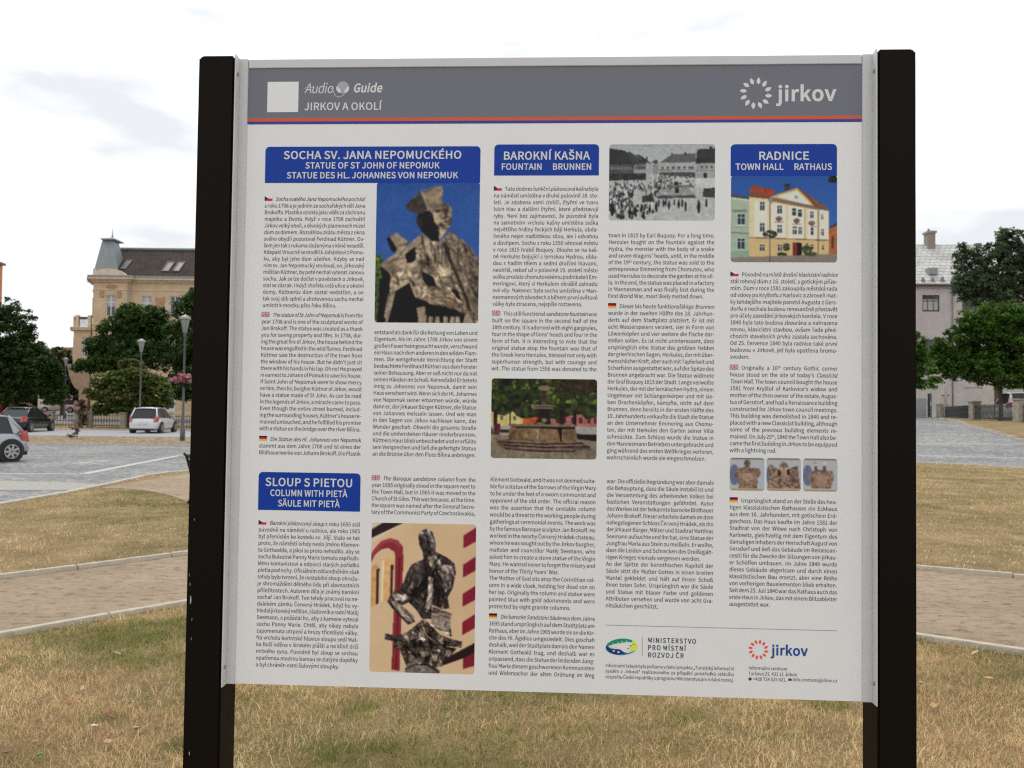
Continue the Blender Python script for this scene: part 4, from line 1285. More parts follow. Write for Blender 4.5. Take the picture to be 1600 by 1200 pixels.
    for xw in (xr, 3.22):
        for sgn in (-1, 1):
            y = sgn * hw
            V = []
            arch = MB().tube([(xw * s, y * .80, wr + .01), (xw * s, y * 1.004, wr + .01)], wr + .055, 22, sm=False).build('wheel_arch', blk, t)
            wh = MB().tube([(xw * s, y * .82, wr), (xw * s, y * .985, wr), (xw * s, y * 1.02, wr)], [wr, wr, wr - .03], 22, sm=False).build('wheel', mat('tyre', (.018, .018, .019), .85), t)
            rim = MB().tube([(xw * s, y * 1.0, wr), (xw * s, y * 1.026, wr)], [wr * .66, wr * .62], 20, sm=False)
            rim.build('rim_well', blk, wh)
            mb = MB()
            for k in range(7):
                a = 2 * math.pi * k / 7
                c_, s_ = math.cos(a), math.sin(a)
                p0 = Vector((xw * s, y * 1.03, wr)); p1 = p0 + Vector((c_, 0, s_)) * wr * .62
                n_ = Vector((-s_, 0, c_)) * .028
                d_ = Vector((0, sgn * .012, 0))
                mb.add([p0 - n_ - d_, p0 + n_ - d_, p1 + n_ - d_, p1 - n_ - d_, p0 - n_ + d_, p0 + n_ + d_, p1 + n_ + d_, p1 - n_ + d_],
                       [(0, 1, 2, 3), (7, 6, 5, 4), (0, 4, 5, 1), (1, 5, 6, 2), (2, 6, 7, 3), (3, 7, 4, 0)])
            N_ = 20
            ring = [(wr * .62, -.014), (wr * .69, -.014), (wr * .69, .014), (wr * .62, .014)]
            V = []; F = []
            for k in range(N_):
                a = 2 * math.pi * k / N_
                for r_, o_ in ring: V.append((xw * s + r_ * math.cos(a), y * 1.03 + sgn * o_, wr + r_ * math.sin(a)))
            for k in range(N_):
                for j in range(4):
                    F.append((k * 4 + j, k * 4 + (j + 1) % 4, ((k + 1) % N_) * 4 + (j + 1) % 4, ((k + 1) % N_) * 4 + j))
            mb.add(V, F)
            mb.build('rim', mat('alloy', (.42, .43, .44), .35, metal=.8), wh)
    # lights, bumper, plate, mirrors, handles
    for sgn in (-1, 1):
        y = sgn * hw
        z0, z1 = bh - .26, bh + .06
        if style == 'van': z0, z1 = bh - .3, bh + .1
        MB().add([(-.01, y * .70, z0), (-.01, y * .86, z0), (.22 * s, y * .975, z0 + .05), (.30 * s, y * .965, z1 - .02), (.05, y * .84, z1), (.02, y * .74, z1 - .02),
                  (.1, y * .66, z0), (.3, y * .8, z0), (.3 * s, y * .9, z1)], [(0, 1, 4, 5), (1, 2, 3, 4), (5, 4, 3, 8), (0, 6, 7, 1), (1, 7, 2)]).build('tail_light', mat('lamp_red' + str(light), light, .2, coat=.8), t)
        MB().box(3.66 * s, 3.93 * s, min(y * .62, y * .86), max(y * .62, y * .86), bh - .38, bh - .24, bev=.03).build('headlight', mat('headlamp', (.5, .52, .54), .15, coat=.8), t)
        MB().box(2.62 * s, 2.80 * s, min(y * 1.0, y * 1.14), max(y * 1.0, y * 1.14), bh + .01, bh + .14, bev=.03).build('wing_mirror', body, t)
        for xh in (1.35, 2.25):
            MB().box(xh * s - .09, xh * s + .06, min(y * .985, y * 1.012), max(y * .985, y * 1.012), bh - .13, bh - .10, bev=.008).build('door_handle', body if style != 'x' else blk, t)
    MB().box(-.035, .10, -hw * .84, hw * .84, .28, .44, bev=.03).build('rear_bumper', body, t)
    MB().box(-.02, .3, -hw * .72, hw * .72, .17, .275).build('bumper_skirt', blk, t)
    MB().box(-.045, -.02, -.25, .25, .52, .62).build('number_plate', mat('plate_white', (.55, .55, .55), .5), t)
    return t

p = AT(222.5, 676, 44.2 * KS)
car('parked_hatchback', 'silver white hatchback seen from behind beside the nearest street lamp', 'car', (p.x, p.y, 0.005), rad(-4.5), 3.75, 1.69, 1.50, (.56, .57, .59), 'hatch', light=(.42, .05, .05))
p = AT(12.5, 677, 43.2 * KS)
car('parked_saloon', 'black car parked behind the near silver one at the left edge', 'car', (p.x, p.y, 0.005), rad(-6), 4.25, 1.74, 1.42, (.009, .010, .013), 'sedan', light=(.38, .05, .03))
c0 = G(18, 722)
azn = rad(-146)
hd = Vector((math.sin(azn), math.cos(azn), 0))
lft = Vector((-hd.y, hd.x, 0))        # left side of the car
o_ = Vector((c0.x, c0.y, 0)) - hd * .52 - lft * .85
car('parked_hatchback', 'near grey silver car of which only the rear half shows at the left edge', 'car', (o_.x, o_.y, 0.005), azn, 4.1, 1.70, 1.36, (.33, .35, .38), 'hatch', light=(.42, .06, .05), xr=.52)
p = AT(126, 643, 93 * KS)
car('parked_estate', 'pale silver estate car parked far off beyond the iron fence', 'car', (p.x, p.y, float(gz(p.x, p.y))), rad(-90 - 4), 4.6, 1.8, 1.6, (.36, .34, .33), 'van')
p = AT(6, 650, 60 * KS)
car('parked_saloon', 'red car of which only the roof shows above the black one', 'car', (p.x - .5, p.y, .06), rad(70), 4.0, 1.7, 1.62, (.35, .02, .02), 'hatch')
p = AT(1564, 655, 57 * KS)
p.z = float(gz(p.x, p.y))
car('parked_van', 'white van behind the garden fence at the right edge', 'van', (p.x, p.y, p.z), rad(92), 4.6, 1.85, 2.1, (.62, .62, .62), 'van')
# outlines of the lettering, one glyph per line: character, advance, contours (1/1000 em)
GLYPHS = r'''
A213:1 0,34 0,59 78,153 78,177 0,211 0,124 257,88 257;67 104,79 144,88 172,97 201,105 230,106 230,115 201,123 172,132 144,145 104
B230:35 0,117 0,168 8,202 33,214 75,208 105,189 126,162 137,162 138,183 150,195 170,200 194,188 230,157 250,111 257,35 257;68 148,68 231,107 231,141 227,161 214,168 190,161 167,141 153,106 148;68 26,68 123,112 123,151 118,174 102,182 76,174 48,150 31,112 26
C223:132 -5,163 0,189 12,211 32,193 53,176 37,156 27,133 24,91 37,63 73,54 129,64 185,92 220,134 233,155 230,172 221,187 209,204 230,187 245,163 257,134 261,76 245,35 200,20 128,35 57,75 11
D241:35 0,101 0,166 15,206 60,220 129,206 199,166 242,99 257,35 257;68 27,68 230,97 230,147 219,177 184,187 129,177 74,147 39,97 27
E206:35 0,187 0,187 28,68 28,68 121,165 121,165 149,68 149,68 229,183 229,183 257,35 257
F193:35 0,68 0,68 115,166 115,166 143,68 143,68 229,183 229,183 257,35 257
G241:136 -5,168 -1,195 10,215 25,215 133,131 133,131 106,186 106,186 39,173 31,157 26,139 24,93 37,64 73,54 129,64 185,94 220,139 233,162 230,180 221,194 209,212 230,194 245,170 256,138 261,77 245,36 200,20 128,35 57,76 11
H255:35 0,68 0,68 121,187 121,187 0,220 0,220 257,187 257,187 149,68 149,68 257,35 257
I103:35 0,68 0,68 257,35 257
J187:83 -5,124 6,147 35,154 75,154 257,121 257,121 78,117 47,103 29,80 24,63 27,48 36,35 53,12 36,30 14,54 0
K226:35 0,68 0,68 81,112 134,189 0,225 0,132 159,213 257,176 257,68 128,68 257,35 257
L190:35 0,180 0,180 28,68 28,68 257,35 257
M284:35 0,64 0,64 142,64 167,62 193,60 218,62 218,82 159,131 26,153 26,201 159,222 218,223 218,221 193,220 167,219 142,219 0,249 0,249 257,210 257,161 119,155 102,149 84,143 66,142 66,136 84,130 102,123 119,74 257,35 257
N253:35 0,66 0,66 135,65 162,64 189,62 215,63 215,91 162,185 0,218 0,218 257,187 257,187 123,188 96,189 69,192 42,190 42,162 95,68 257,35 257
O260:130 -5,187 12,225 58,239 129,225 200,187 245,130 261,73 245,34 200,20 129,34 58,73 12;130 24,90 37,63 73,54 129,63 185,90 220,130 233,170 220,197 185,206 129,197 73,170 37
P222:35 0,68 0,68 102,110 102,160 111,192 137,204 181,192 226,159 250,109 257,35 257;68 129,68 230,104 230,142 226,165 211,172 181,165 151,143 134,106 129
Q260:130 22,90 36,63 72,54 129,63 185,90 220,130 233,170 220,197 185,206 129,197 72,170 36;208 -64,223 -64,236 -62,245 -58,239 -34,231 -36,222 -37,212 -37,186 -34,164 -22,149 -3,196 19,228 64,239 129,225 200,187 245,130 261,73 245,34 200,20 129,32 63,65 18,114 -4,134 -35,166 -56
R222:68 135,68 230,111 230,145 226,166 212,173 185,166 157,145 140,111 135;176 0,213 0,147 112,178 126,198 150,205 185,194 227,162 250,116 257,35 257,35 0,68 0,68 109,114 109
S209:106 -5,153 5,183 31,194 68,187 100,168 122,141 137,104 153,84 162,68 175,62 196,68 215,84 228,110 233,132 230,151 222,168 209,185 230,164 246,139 257,110 261,68 252,39 228,29 193,37 162,57 141,81 127,118 111,140 101,155 87,161 65,154 44,136 29,107 24,81 28,57 39,36 56,17 33,42 13,72 0
T210:89 0,121 0,121 229,199 229,199 257,11 257,11 229,89 229
U252:126 -5,173 6,206 41,218 106,218 257,187 257,187 105,179 57,157 31,126 24,96 31,75 57,67 105,67 257,34 257,34 106,47 41,79 6
V201:82 0,120 0,201 257,168 257,127 118,119 89,111 62,102 33,101 33,92 62,84 89,76 118,34 257,0 257
W307:63 0,102 0,140 155,144 175,149 194,153 213,154 213,159 194,163 175,167 155,206 0,245 0,298 257,267 257,239 117,235 89,230 62,225 34,223 34,217 62,211 89,205 117,169 257,140 257,104 117,98 89,92 62,86 34,85 34,80 62,74 89,69 117,42 257,9 257
X201:6 0,40 0,77 69,84 82,91 96,98 111,99 111,121 69,159 0,195 0,120 131,190 257,156 257,121 191,116 179,110 167,103 153,102 153,94 167,88 179,82 191,47 257,11 257,81 133
Y186:77 0,109 0,109 99,186 257,153 257,120 184,111 165,103 147,94 128,92 128,84 147,75 165,67 184,34 257,0 257,77 99
Z211:18 0,195 0,195 28,57 28,193 237,193 257,30 257,30 229,153 229,18 20
a197:76 -5,99 -1,120 9,139 23,140 23,143 0,169 0,169 117,162 158,141 185,103 195,74 191,49 182,29 170,41 148,58 158,77 165,98 168,122 161,134 144,137 120,71 107,33 84,21 49,28 20,47 2;85 21,68 24,56 34,51 51,59 73,87 89,137 99,137 46,120 32,103 24
b216:116 -5,157 8,187 42,199 98,190 149,164 183,123 195,102 191,82 182,63 168,64 202,64 279,32 279,32 0,58 0,61 20,62 20,79 7,98 -2;111 22,97 24,81 30,64 42,64 142,82 156,99 165,115 168,144 159,160 135,165 98,158 57,139 31
c179:107 -5,129 -2,150 7,169 19,155 41,142 31,127 25,110 22,79 31,59 57,51 95,59 133,80 159,111 168,125 166,137 160,149 152,165 173,150 184,132 192,110 195,64 183,31 149,18 95,30 41,62 7
d217:97 -5,119 -1,138 9,155 22,156 22,159 0,185 0,185 279,153 279,153 206,154 173,138 185,121 192,101 195,60 183,30 148,19 95,28 41,55 7;104 22,76 31,58 56,51 95,59 133,79 159,106 168,122 166,137 160,153 148,153 48,137 34,121 25
e194:109 -5,133 -2,154 5,172 15,160 36,146 28,130 23,113 21,81 29,59 52,50 88,178 88,179 106,170 153,145 184,103 195,62 183,31 148,18 95,31 41,63 7;49 110,59 142,79 163,104 169,129 163,146 143,151 110
f114:12 164,37 164,37 0,69 0,69 164,110 164,110 190,69 190,69 220,72 241,81 253,96 258,103 257,110 255,118 252,125 277,115 280,104 282,93 283,62 276,43 254,37 221,37 190,12 188
g197:96 -88,147 -78,181 -54,193 -22,185 4,163 19,126 23,89 23,69 26,59 33,56 44,57 53,62 61,68 67,77 63,86 61,96 60,131 68,156 91,166 126,164 142,158 155,150 166,189 166,189 190,123 190,115 193,106 194,96 195,61 187,35 163,25 127,29 106,38 89,50 76,50 75,40 66,32 54,29 39,31 26,37 15,46 8,46 6,31 -6,21 -21,18 -37,28 -64,55 -82;96 82,76 87,61 103,56 127,61 151,76 166,96 172,117 166,131 151,137 127,131 103,116 87;101 -65,71 -61,52 -50,46 -32,48 -21,54 -10,65 0,74 -2,82 -3,90 -3,123 -3,144 -5,157 -13,161 -27,154 -46,133 -60
h213:32 0,64 0,64 138,82 154,98 164,116 167,137 162,149 145,152 116,152 0,184 0,184 120,178 161,159 186,126 195,102 191,81 179,63 163,64 202,64 279,32 279
i96:32 0,64 0,64 190,32 190;48 229,59 232,67 239,70 251,67 262,59 269,48 271,37 269,30 262,27 251,30 239,37 232
j96:12 -85,43 -77,59 -55,64 -22,64 190,33 190,33 -22,31 -42,24 -55,9 -59,3 -59,-4 -57,-9 -56,-15 -80,-8 -82,2 -84;48 229,59 232,67 239,70 251,67 262,59 269,48 271,37 269,30 262,27 251,30 239,37 232
k193:32 0,64 0,64 50,99 92,155 0,190 0,118 113,181 190,146 190,65 90,64 90,64 279,32 279
l99:66 -5,74 -4,79 -3,84 -2,80 23,73 22,69 23,66 28,64 36,64 279,32 279,32 38,36 15,47 0
m324:32 0,64 0,64 138,81 154,97 164,112 167,132 162,144 145,147 116,147 0,179 0,179 138,196 154,212 164,227 167,247 162,259 145,263 116,263 0,294 0,294 120,288 161,269 186,237 195,215 190,194 178,174 159,164 178,146 191,121 195,100 191,80 179,62 162,58 190,32 190
n214:32 0,64 0,64 138,82 154,98 164,116 167,137 162,149 145,152 116,152 0,184 0,184 120,178 161,159 186,126 195,102 191,81 179,62 162,58 190,32 190
o212:106 -5,150 7,182 41,194 95,182 149,150 183,106 195,63 183,31 149,18 95,31 41,63 7;106 22,77 31,58 57,51 95,58 133,77 159,106 168,135 159,154 133,161 95,154 57,135 31
p217:32 -80,64 -80,64 -16,63 18,81 5,98 -2,116 -5,157 8,187 42,199 98,190 149,164 183,123 195,101 191,81 181,62 168,58 190,32 190;111 22,97 24,81 30,64 42,64 142,82 156,99 165,115 168,144 159,160 135,165 98,158 57,139 31
q217:153 -80,185 -80,185 190,159 190,156 172,155 172,139 185,121 192,101 195,60 183,30 148,19 95,28 41,55 7,97 -5,118 -1,138 8,154 22,153 -13;104 22,76 31,58 56,51 95,59 133,79 159,106 168,122 166,137 160,153 148,153 48,137 34,121 25
r136:32 0,64 0,64 122,79 148,95 162,112 166,119 166,125 165,131 163,137 191,131 193,124 195,116 195,96 190,78 176,62 155,58 190,32 190
s164:82 -5,120 3,143 24,151 52,142 81,120 98,93 110,73 118,58 128,52 143,56 156,68 166,88 170,103 168,117 162,131 153,146 173,130 184,110 192,87 195,52 188,29 168,22 141,30 115,51 97,77 86,98 78,114 66,120 50,116 35,104 24,83 20,62 23,44 31,27 43,11 22,31 8,56 -1
t132:92 -5,104 -4,116 -1,127 2,121 27,114 24,106 22,99 21,82 26,72 38,70 58,70 164,121 164,121 190,70 190,70 244,43 244,40 190,9 188,9 164,38 164,38 59,43 25,60 3
u213:88 -5,112 0,132 12,151 30,152 30,154 0,181 0,181 190,149 190,149 55,132 37,115 26,97 23,77 28,65 45,62 74,62 190,29 190,29 70,36 29,55 4
v182:73 0,111 0,178 190,146 190,110 82,105 63,99 44,93 26,91 26,74 82,38 190,5 190
w281:62 0,99 0,126 102,131 120,135 138,139 157,141 157,145 138,150 120,154 103,181 0,220 0,272 190,241 190,213 80,209 62,205 45,202 27,200 27,187 80,157 190,126 190,96 80,92 62,87 45,83 27,82 27,70 80,42 190,9 190
x174:5 0,39 0,64 44,71 56,77 67,84 78,85 78,93 67,100 56,106 44,134 0,169 0,106 96,164 190,131 190,107 148,91 117,89 117,83 127,76 138,70 148,45 190,10 190,68 99
y182:35 -82,68 -73,91 -50,106 -16,178 190,147 190,112 85,97 31,95 31,89 49,82 67,76 85,38 190,5 190,81 0,77 -15,67 -36,53 -50,34 -56,29 -55,24 -54,19 -53,13 -78,19 -80,27 -81
z166:12 0,156 0,156 26,53 26,153 173,153 190,23 190,23 164,112 164,12 17
0194:97 -5,140 10,167 55,177 129,167 203,140 247,97 261,55 247,27 203,18 129,27 55,55 10;97 21,72 33,55 68,48 129,55 190,72 225,97 236,123 225,140 190,146 129,140 68,123 33
1194:31 0,172 0,172 27,120 27,120 257,96 257,81 249,63 243,42 238,42 218,88 218,88 27,31 27
2194:15 0,177 0,177 28,106 28,92 27,78 26,64 25,117 81,152 134,165 186,155 226,129 252,90 261,60 257,36 244,14 224,33 206,48 221,66 231,86 235,112 229,128 211,133 185,120 138,82 83,15 19
3194:92 -5,134 4,163 29,175 69,167 100,148 121,120 134,120 136,144 149,160 169,166 197,156 232,130 254,91 261,64 257,40 246,20 231,37 210,53 223,70 232,90 235,113 230,128 216,133 195,127 170,104 152,62 146,62 121,109 115,135 97,142 70,135 44,117 28,90 22,64 26,43 37,27 51,10 31,30 13,57 0
4194:119 0,149 0,149 71,183 71,183 96,149 96,149 257,114 257,7 92,7 71,119 71;119 96,40 96,99 184,106 197,113 209,119 222,121 222,120 207,119 190,119 175
5194:92 -5,133 6,164 36,176 83,165 130,137 157,98 165,84 164,72 161,60 155,67 229,163 229,163 257,39 257,30 137,47 126,61 134,75 139,90 141,118 134,137 114,143 83,136 50,116 29,89 22,62 26,42 37,26 50,9 29,30 13,56 0
6194:105 -5,142 6,169 35,179 79,170 124,146 150,108 159,87 156,67 145,50 129,60 191,83 225,116 235,131 233,145 226,157 215,175 235,159 249,139 258,114 261,68 248,33 203,20 123,31 52,61 10;50 103,68 122,86 132,103 136,128 129,144 109,149 79,143 48,128 28,105 21,78 30,59 58
7194:69 0,103 0,111 89,133 164,178 237,178 257,17 257,17 229,142 229,102 160,79 87
8194:98 -5,140 4,168 28,178 62,172 92,156 114,135 129,135 131,151 146,164 168,169 193,161 228,136 252,99 261,63 252,38 230,28 195,33 171,46 151,63 136,63 135,40 118,23 95,16 64,27 28,56 4;116 139,87 152,66 170,57 195,63 217,77 232,98 237,122 231,137 214,142 191,139 173,130 155;98 19,71 25,52 42,44 67,49 90,61 109,80 125,114 110,138 91,148 63,142 40,124 25
9194:82 -5,128 10,162 56,175 139,164 207,133 248,89 261,52 251,26 222,15 178,24 133,49 106,86 97,107 101,128 112,145 129,135 66,112 32,81 22,65 24,50 31,38 42,20 22,37 8,57 -1;145 155,127 136,109 125,91 121,66 128,51 148,46 178,51 209,67 229,89 236,117 227,136 200
.97:49 -5,60 -1,69 7,72 20,69 32,60 41,49 44,37 41,29 32,26 20,29 7,37 -1
,97:26 -67,54 -49,71 -24,77 7,74 27,65 40,50 44,38 41,30 34,26 22,30 10,38 2,50 -1,54 0,49 -20,37 -36,19 -48
-121:16 86,106 86,106 110,16 110
!113:46 77,68 77,72 226,72 262,40 262,41 226;56 -5,68 -1,76 7,79 20,76 32,68 41,56 44,45 41,36 32,33 20,36 7,45 -1
'97:39 169,58 169,64 234,65 270,32 270,32 234
@331:157 -61,184 -58,208 -52,232 -41,223 -22,204 -31,183 -37,160 -39,100 -25,59 16,43 81,63 160,114 213,180 231,240 217,277 178,289 122,281 78,261 51,236 41,219 46,212 61,215 87,230 165,209 165,204 149,195 160,185 166,173 168,133 154,106 120,97 78,103 47,120 29,144 22,162 26,178 35,192 49,193 49,200 32,214 23,233 19,269 31,299 66,311 123,295 191,251 236,183 253,102 231,43 171,20 79,38 3,88 -45;151 44,136 48,127 59,123 79,129 110,146 135,173 146,182 144,190 139,198 130,187 68,174 54,162 47
+194:84 41,110 41,110 117,181 117,181 141,110 141,110 218,84 218,84 141,13 141,13 117,84 117
Á213:99 273,159 318,140 340,85 289;1 0,34 0,59 78,153 78,177 0,211 0,124 257,88 257;67 104,79 144,88 172,97 201,105 230,106 230,115 201,123 172,132 144,145 104
É206:35 0,187 0,187 28,68 28,68 121,165 121,165 149,68 149,68 229,183 229,183 257,35 257;107 273,166 318,148 340,92 289
Í103:35 0,68 0,68 257,35 257;45 273,104 318,86 340,31 289
À213:112 273,127 289,72 340,54 318;1 0,34 0,59 78,153 78,177 0,211 0,124 257,88 257;67 104,79 144,88 172,97 201,105 230,106 230,115 201,123 172,132 144,145 104
Ä213:65 280,76 283,82 289,85 299,82 309,76 316,65 318,56 316,49 309,47 299,49 289,56 283;146 280,156 283,163 289,165 299,163 309,156 316,146 318,136 316,130 309,127 299,130 289,136 283;1 0,34 0,59 78,153 78,177 0,211 0,124 257,88 257;67 104,79 144,88 172,97 201,105 230,106 230,115 201,123 172,132 144,145 104
Ö260:130 -5,187 12,225 58,239 129,225 200,187 245,130 261,73 245,34 200,20 129,34 58,73 12;130 24,90 37,63 73,54 129,63 185,90 220,130 233,170 220,197 185,206 129,197 73,170 37;90 280,100 283,106 289,109 299,106 309,100 316,90 318,80 316,73 309,71 299,73 289,80 283;170 280,180 283,187 289,189 299,187 309,180 316,170 318,160 316,153 309,151 299,153 289,160 283
Ü252:126 -5,173 6,206 41,218 106,218 257,187 257,187 105,179 57,157 31,126 24,96 31,75 57,67 105,67 257,34 257,34 106,47 41,79 6;86 280,96 283,103 289,105 299,103 309,96 316,86 318,76 316,69 309,67 299,69 289,76 283;166 280,176 283,183 289,185 299,183 309,176 316,166 318,156 316,150 309,147 299,150 289,156 283
ä197:76 -5,99 -1,120 9,139 23,140 23,143 0,169 0,169 117,162 158,141 185,103 195,74 191,49 182,29 170,41 148,58 158,77 165,98 168,122 161,134 144,137 120,71 107,33 84,21 49,28 20,47 2;85 21,68 24,56 34,51 51,59 73,87 89,137 99,137 46,120 32,103 24;67 230,77 233,84 239,86 249,84 259,77 266,67 269,57 266,50 259,48 249,50 239,57 233;142 230,152 233,159 239,162 249,159 259,152 266,142 269,132 266,125 259,123 249,125 239,132 233
ö212:106 -5,150 7,182 41,194 95,182 149,150 183,106 195,63 183,31 149,18 95,31 41,63 7;106 22,77 31,58 57,51 95,58 133,77 159,106 168,135 159,154 133,161 95,154 57,135 31;69 230,78 233,85 239,88 249,85 259,78 266,69 269,58 266,52 259,49 249,52 239,58 233;144 230,154 233,160 239,163 249,160 259,154 266,144 269,134 266,127 259,124 249,127 239,134 233
ü213:88 -5,112 0,132 12,151 30,152 30,154 0,181 0,181 190,149 190,149 55,132 37,115 26,97 23,77 28,65 45,62 74,62 190,29 190,29 70,36 29,55 4;68 230,78 233,85 239,88 249,85 259,78 266,68 269,58 266,52 259,49 249,52 239,58 233;144 230,154 233,161 239,163 249,161 259,154 266,144 269,134 266,127 259,124 249,127 239,134 233
ß225:152 -5,185 3,206 24,214 53,194 97,157 119,137 146,146 170,163 194,172 225,165 254,143 275,109 283,67 272,41 244,32 202,32 0,64 0,64 196,69 230,84 250,108 257,126 252,137 240,141 222,132 195,115 172,106 143,127 105,164 83,184 52,180 36,169 25,150 20,136 22,123 28,109 37,96 15,113 4,131 -2
á197:76 -5,99 -1,120 9,139 23,140 23,143 0,169 0,169 117,162 158,141 185,103 195,74 191,49 182,29 170,41 148,58 158,77 165,98 168,122 161,134 144,137 120,71 107,33 84,21 49,28 20,47 2;85 21,68 24,56 34,51 51,59 73,87 89,137 99,137 46,120 32,103 24;99 224,160 284,138 305,83 240
é194:109 -5,133 -2,154 5,172 15,160 36,146 28,130 23,113 21,81 29,59 52,50 88,178 88,179 106,170 153,145 184,103 195,62 183,31 148,18 95,31 41,63 7;49 110,59 142,79 163,104 169,129 163,146 143,151 110;98 224,159 284,137 305,81 240
í96:32 0,64 0,64 190,32 190;43 224,104 284,82 305,26 240
ó212:106 -5,150 7,182 41,194 95,182 149,150 183,106 195,63 183,31 149,18 95,31 41,63 7;106 22,77 31,58 57,51 95,58 133,77 159,106 168,135 159,154 133,161 95,154 57,135 31;100 224,162 284,139 305,84 240
ú213:88 -5,112 0,132 12,151 30,152 30,154 0,181 0,181 190,149 190,149 55,132 37,115 26,97 23,77 28,65 45,62 74,62 190,29 190,29 70,36 29,55 4;100 224,162 284,139 305,84 240
ý182:35 -82,68 -73,91 -50,106 -16,178 190,147 190,112 85,97 31,95 31,89 49,82 67,76 85,38 190,5 190,81 0,77 -15,67 -36,53 -50,34 -56,29 -55,24 -54,19 -53,13 -78,19 -80,27 -81;89 224,151 284,128 305,73 240
Ě206:35 0,187 0,187 28,68 28,68 121,165 121,165 149,68 149,68 229,183 229,183 257,35 257;97 276,130 276,171 320,157 331,114 294,113 294,70 331,56 320
ě194:109 -5,133 -2,154 5,172 15,160 36,146 28,130 23,113 21,81 29,59 52,50 88,178 88,179 106,170 153,145 184,103 195,62 183,31 148,18 95,31 41,63 7;49 110,59 142,79 163,104 169,129 163,146 143,151 110;87 225,119 225,164 279,150 292,104 248,102 248,56 292,43 279
ň214:32 0,64 0,64 138,82 154,98 164,116 167,137 162,149 145,152 116,152 0,184 0,184 120,178 161,159 186,126 195,102 191,81 179,62 162,58 190,32 190;99 225,131 225,175 279,162 292,116 248,114 248,69 292,55 279
Ý186:77 0,109 0,109 99,186 257,153 257,120 184,111 165,103 147,94 128,92 128,84 147,75 165,67 184,34 257,0 257,77 99;86 273,146 318,127 340,72 289
'''
# ------------------------------------------------------------------ the information board
def parse_glyphs():
    g = {}
    for ln in GLYPHS.strip('\n').split('\n'):
        c = ln[0]; adv, rest = ln[1:].split(':', 1)
        g[c] = (float(adv), [[tuple(map(float, p.split())) for p in k.split(',')] for k in rest.split(';') if k])
    # compose accented letters that are missing
    car_l = g['ě'][1][-1]; lx = sum(p[0] for p in car_l) / len(car_l)
    car_u = g['Ě'][1][-1]; ux = sum(p[0] for p in car_u) / len(car_u)
    def mid(c):
        xs_ = [p[0] for k in g[c][1] for p in k]
        return (min(xs_) + max(xs_)) / 2
    for base, new in (('s', 'š'), ('c', 'č'), ('r', 'ř'), ('z', 'ž')):
        g[new] = (g[base][0], g[base][1] + [[(x - lx + mid(base), y) for x, y in car_l]])
    for base, new in (('S', 'Š'), ('C', 'Č'), ('R', 'Ř'), ('Z', 'Ž')):
        g[new] = (g[base][0], g[base][1] + [[(x - ux + mid(base), y) for x, y in car_u]])
    def ring(cx, cy, r1, r2):
        a = [(cx + r1 * math.cos(t * .785), cy + r1 * math.sin(t * .785)) for t in range(8)]
        b = [(cx + r2 * math.cos(-t * .785), cy + r2 * math.sin(-t * .785)) for t in range(8)]
        return [a[::-1], b[::-1]]
    g['ů'] = (g['u'][0], g['u'][1] + ring(mid('u'), 248, 38, 23))
    apo = [(0, 285), (22, 285), (10, 215), (-6, 215)]
    for base, new in (('t', 'ť'), ('d', 'ď')):
        x1 = max(p[0] for k in g[base][1] for p in k)
        g[new] = (g[base][0] + 20, g[base][1] + [[(x + x1 + 4, y) for x, y in apo][::-1]])
    g['’'] = g["'"]
    q = g["'"]
    g['“'] = (q[0] * 1.5, q[1] + [[(x + 40, y) for x, y in k] for k in q[1]])
    cm = g[',']
    g['„'] = (cm[0] * 1.5, cm[1] + [[(x + 40, y) for x, y in k] for k in cm[1]])
    return g
GL = parse_glyphs()
CAPH = 257.0

def area(k):
    return 0.5 * sum(k[i][0] * k[(i + 1) % len(k)][1] - k[(i + 1) % len(k)][0] * k[i][1] for i in range(len(k)))

def fatten(k, d):
    """move a contour outwards (to its ink-free side) by d"""
    n = len(k); out = []
    for i in range(n):
        a = Vector(k[i - 1]); b = Vector(k[i]); c = Vector(k[(i + 1) % n])
        e1 = b - a; e2 = c - b
        if e1.length < 1e-6 or e2.length < 1e-6: out.append(tuple(b)); continue
        n1 = Vector((e1.y, -e1.x)).normalized(); n2 = Vector((e2.y, -e2.x)).normalized()
        m = n1 + n2
        if m.length < .3: m = n1
        m.normalize()
        s = 1 / max(.6, m.dot(n1))
        out.append((b.x + m.x * d * s, b.y + m.y * d * s))
    return out

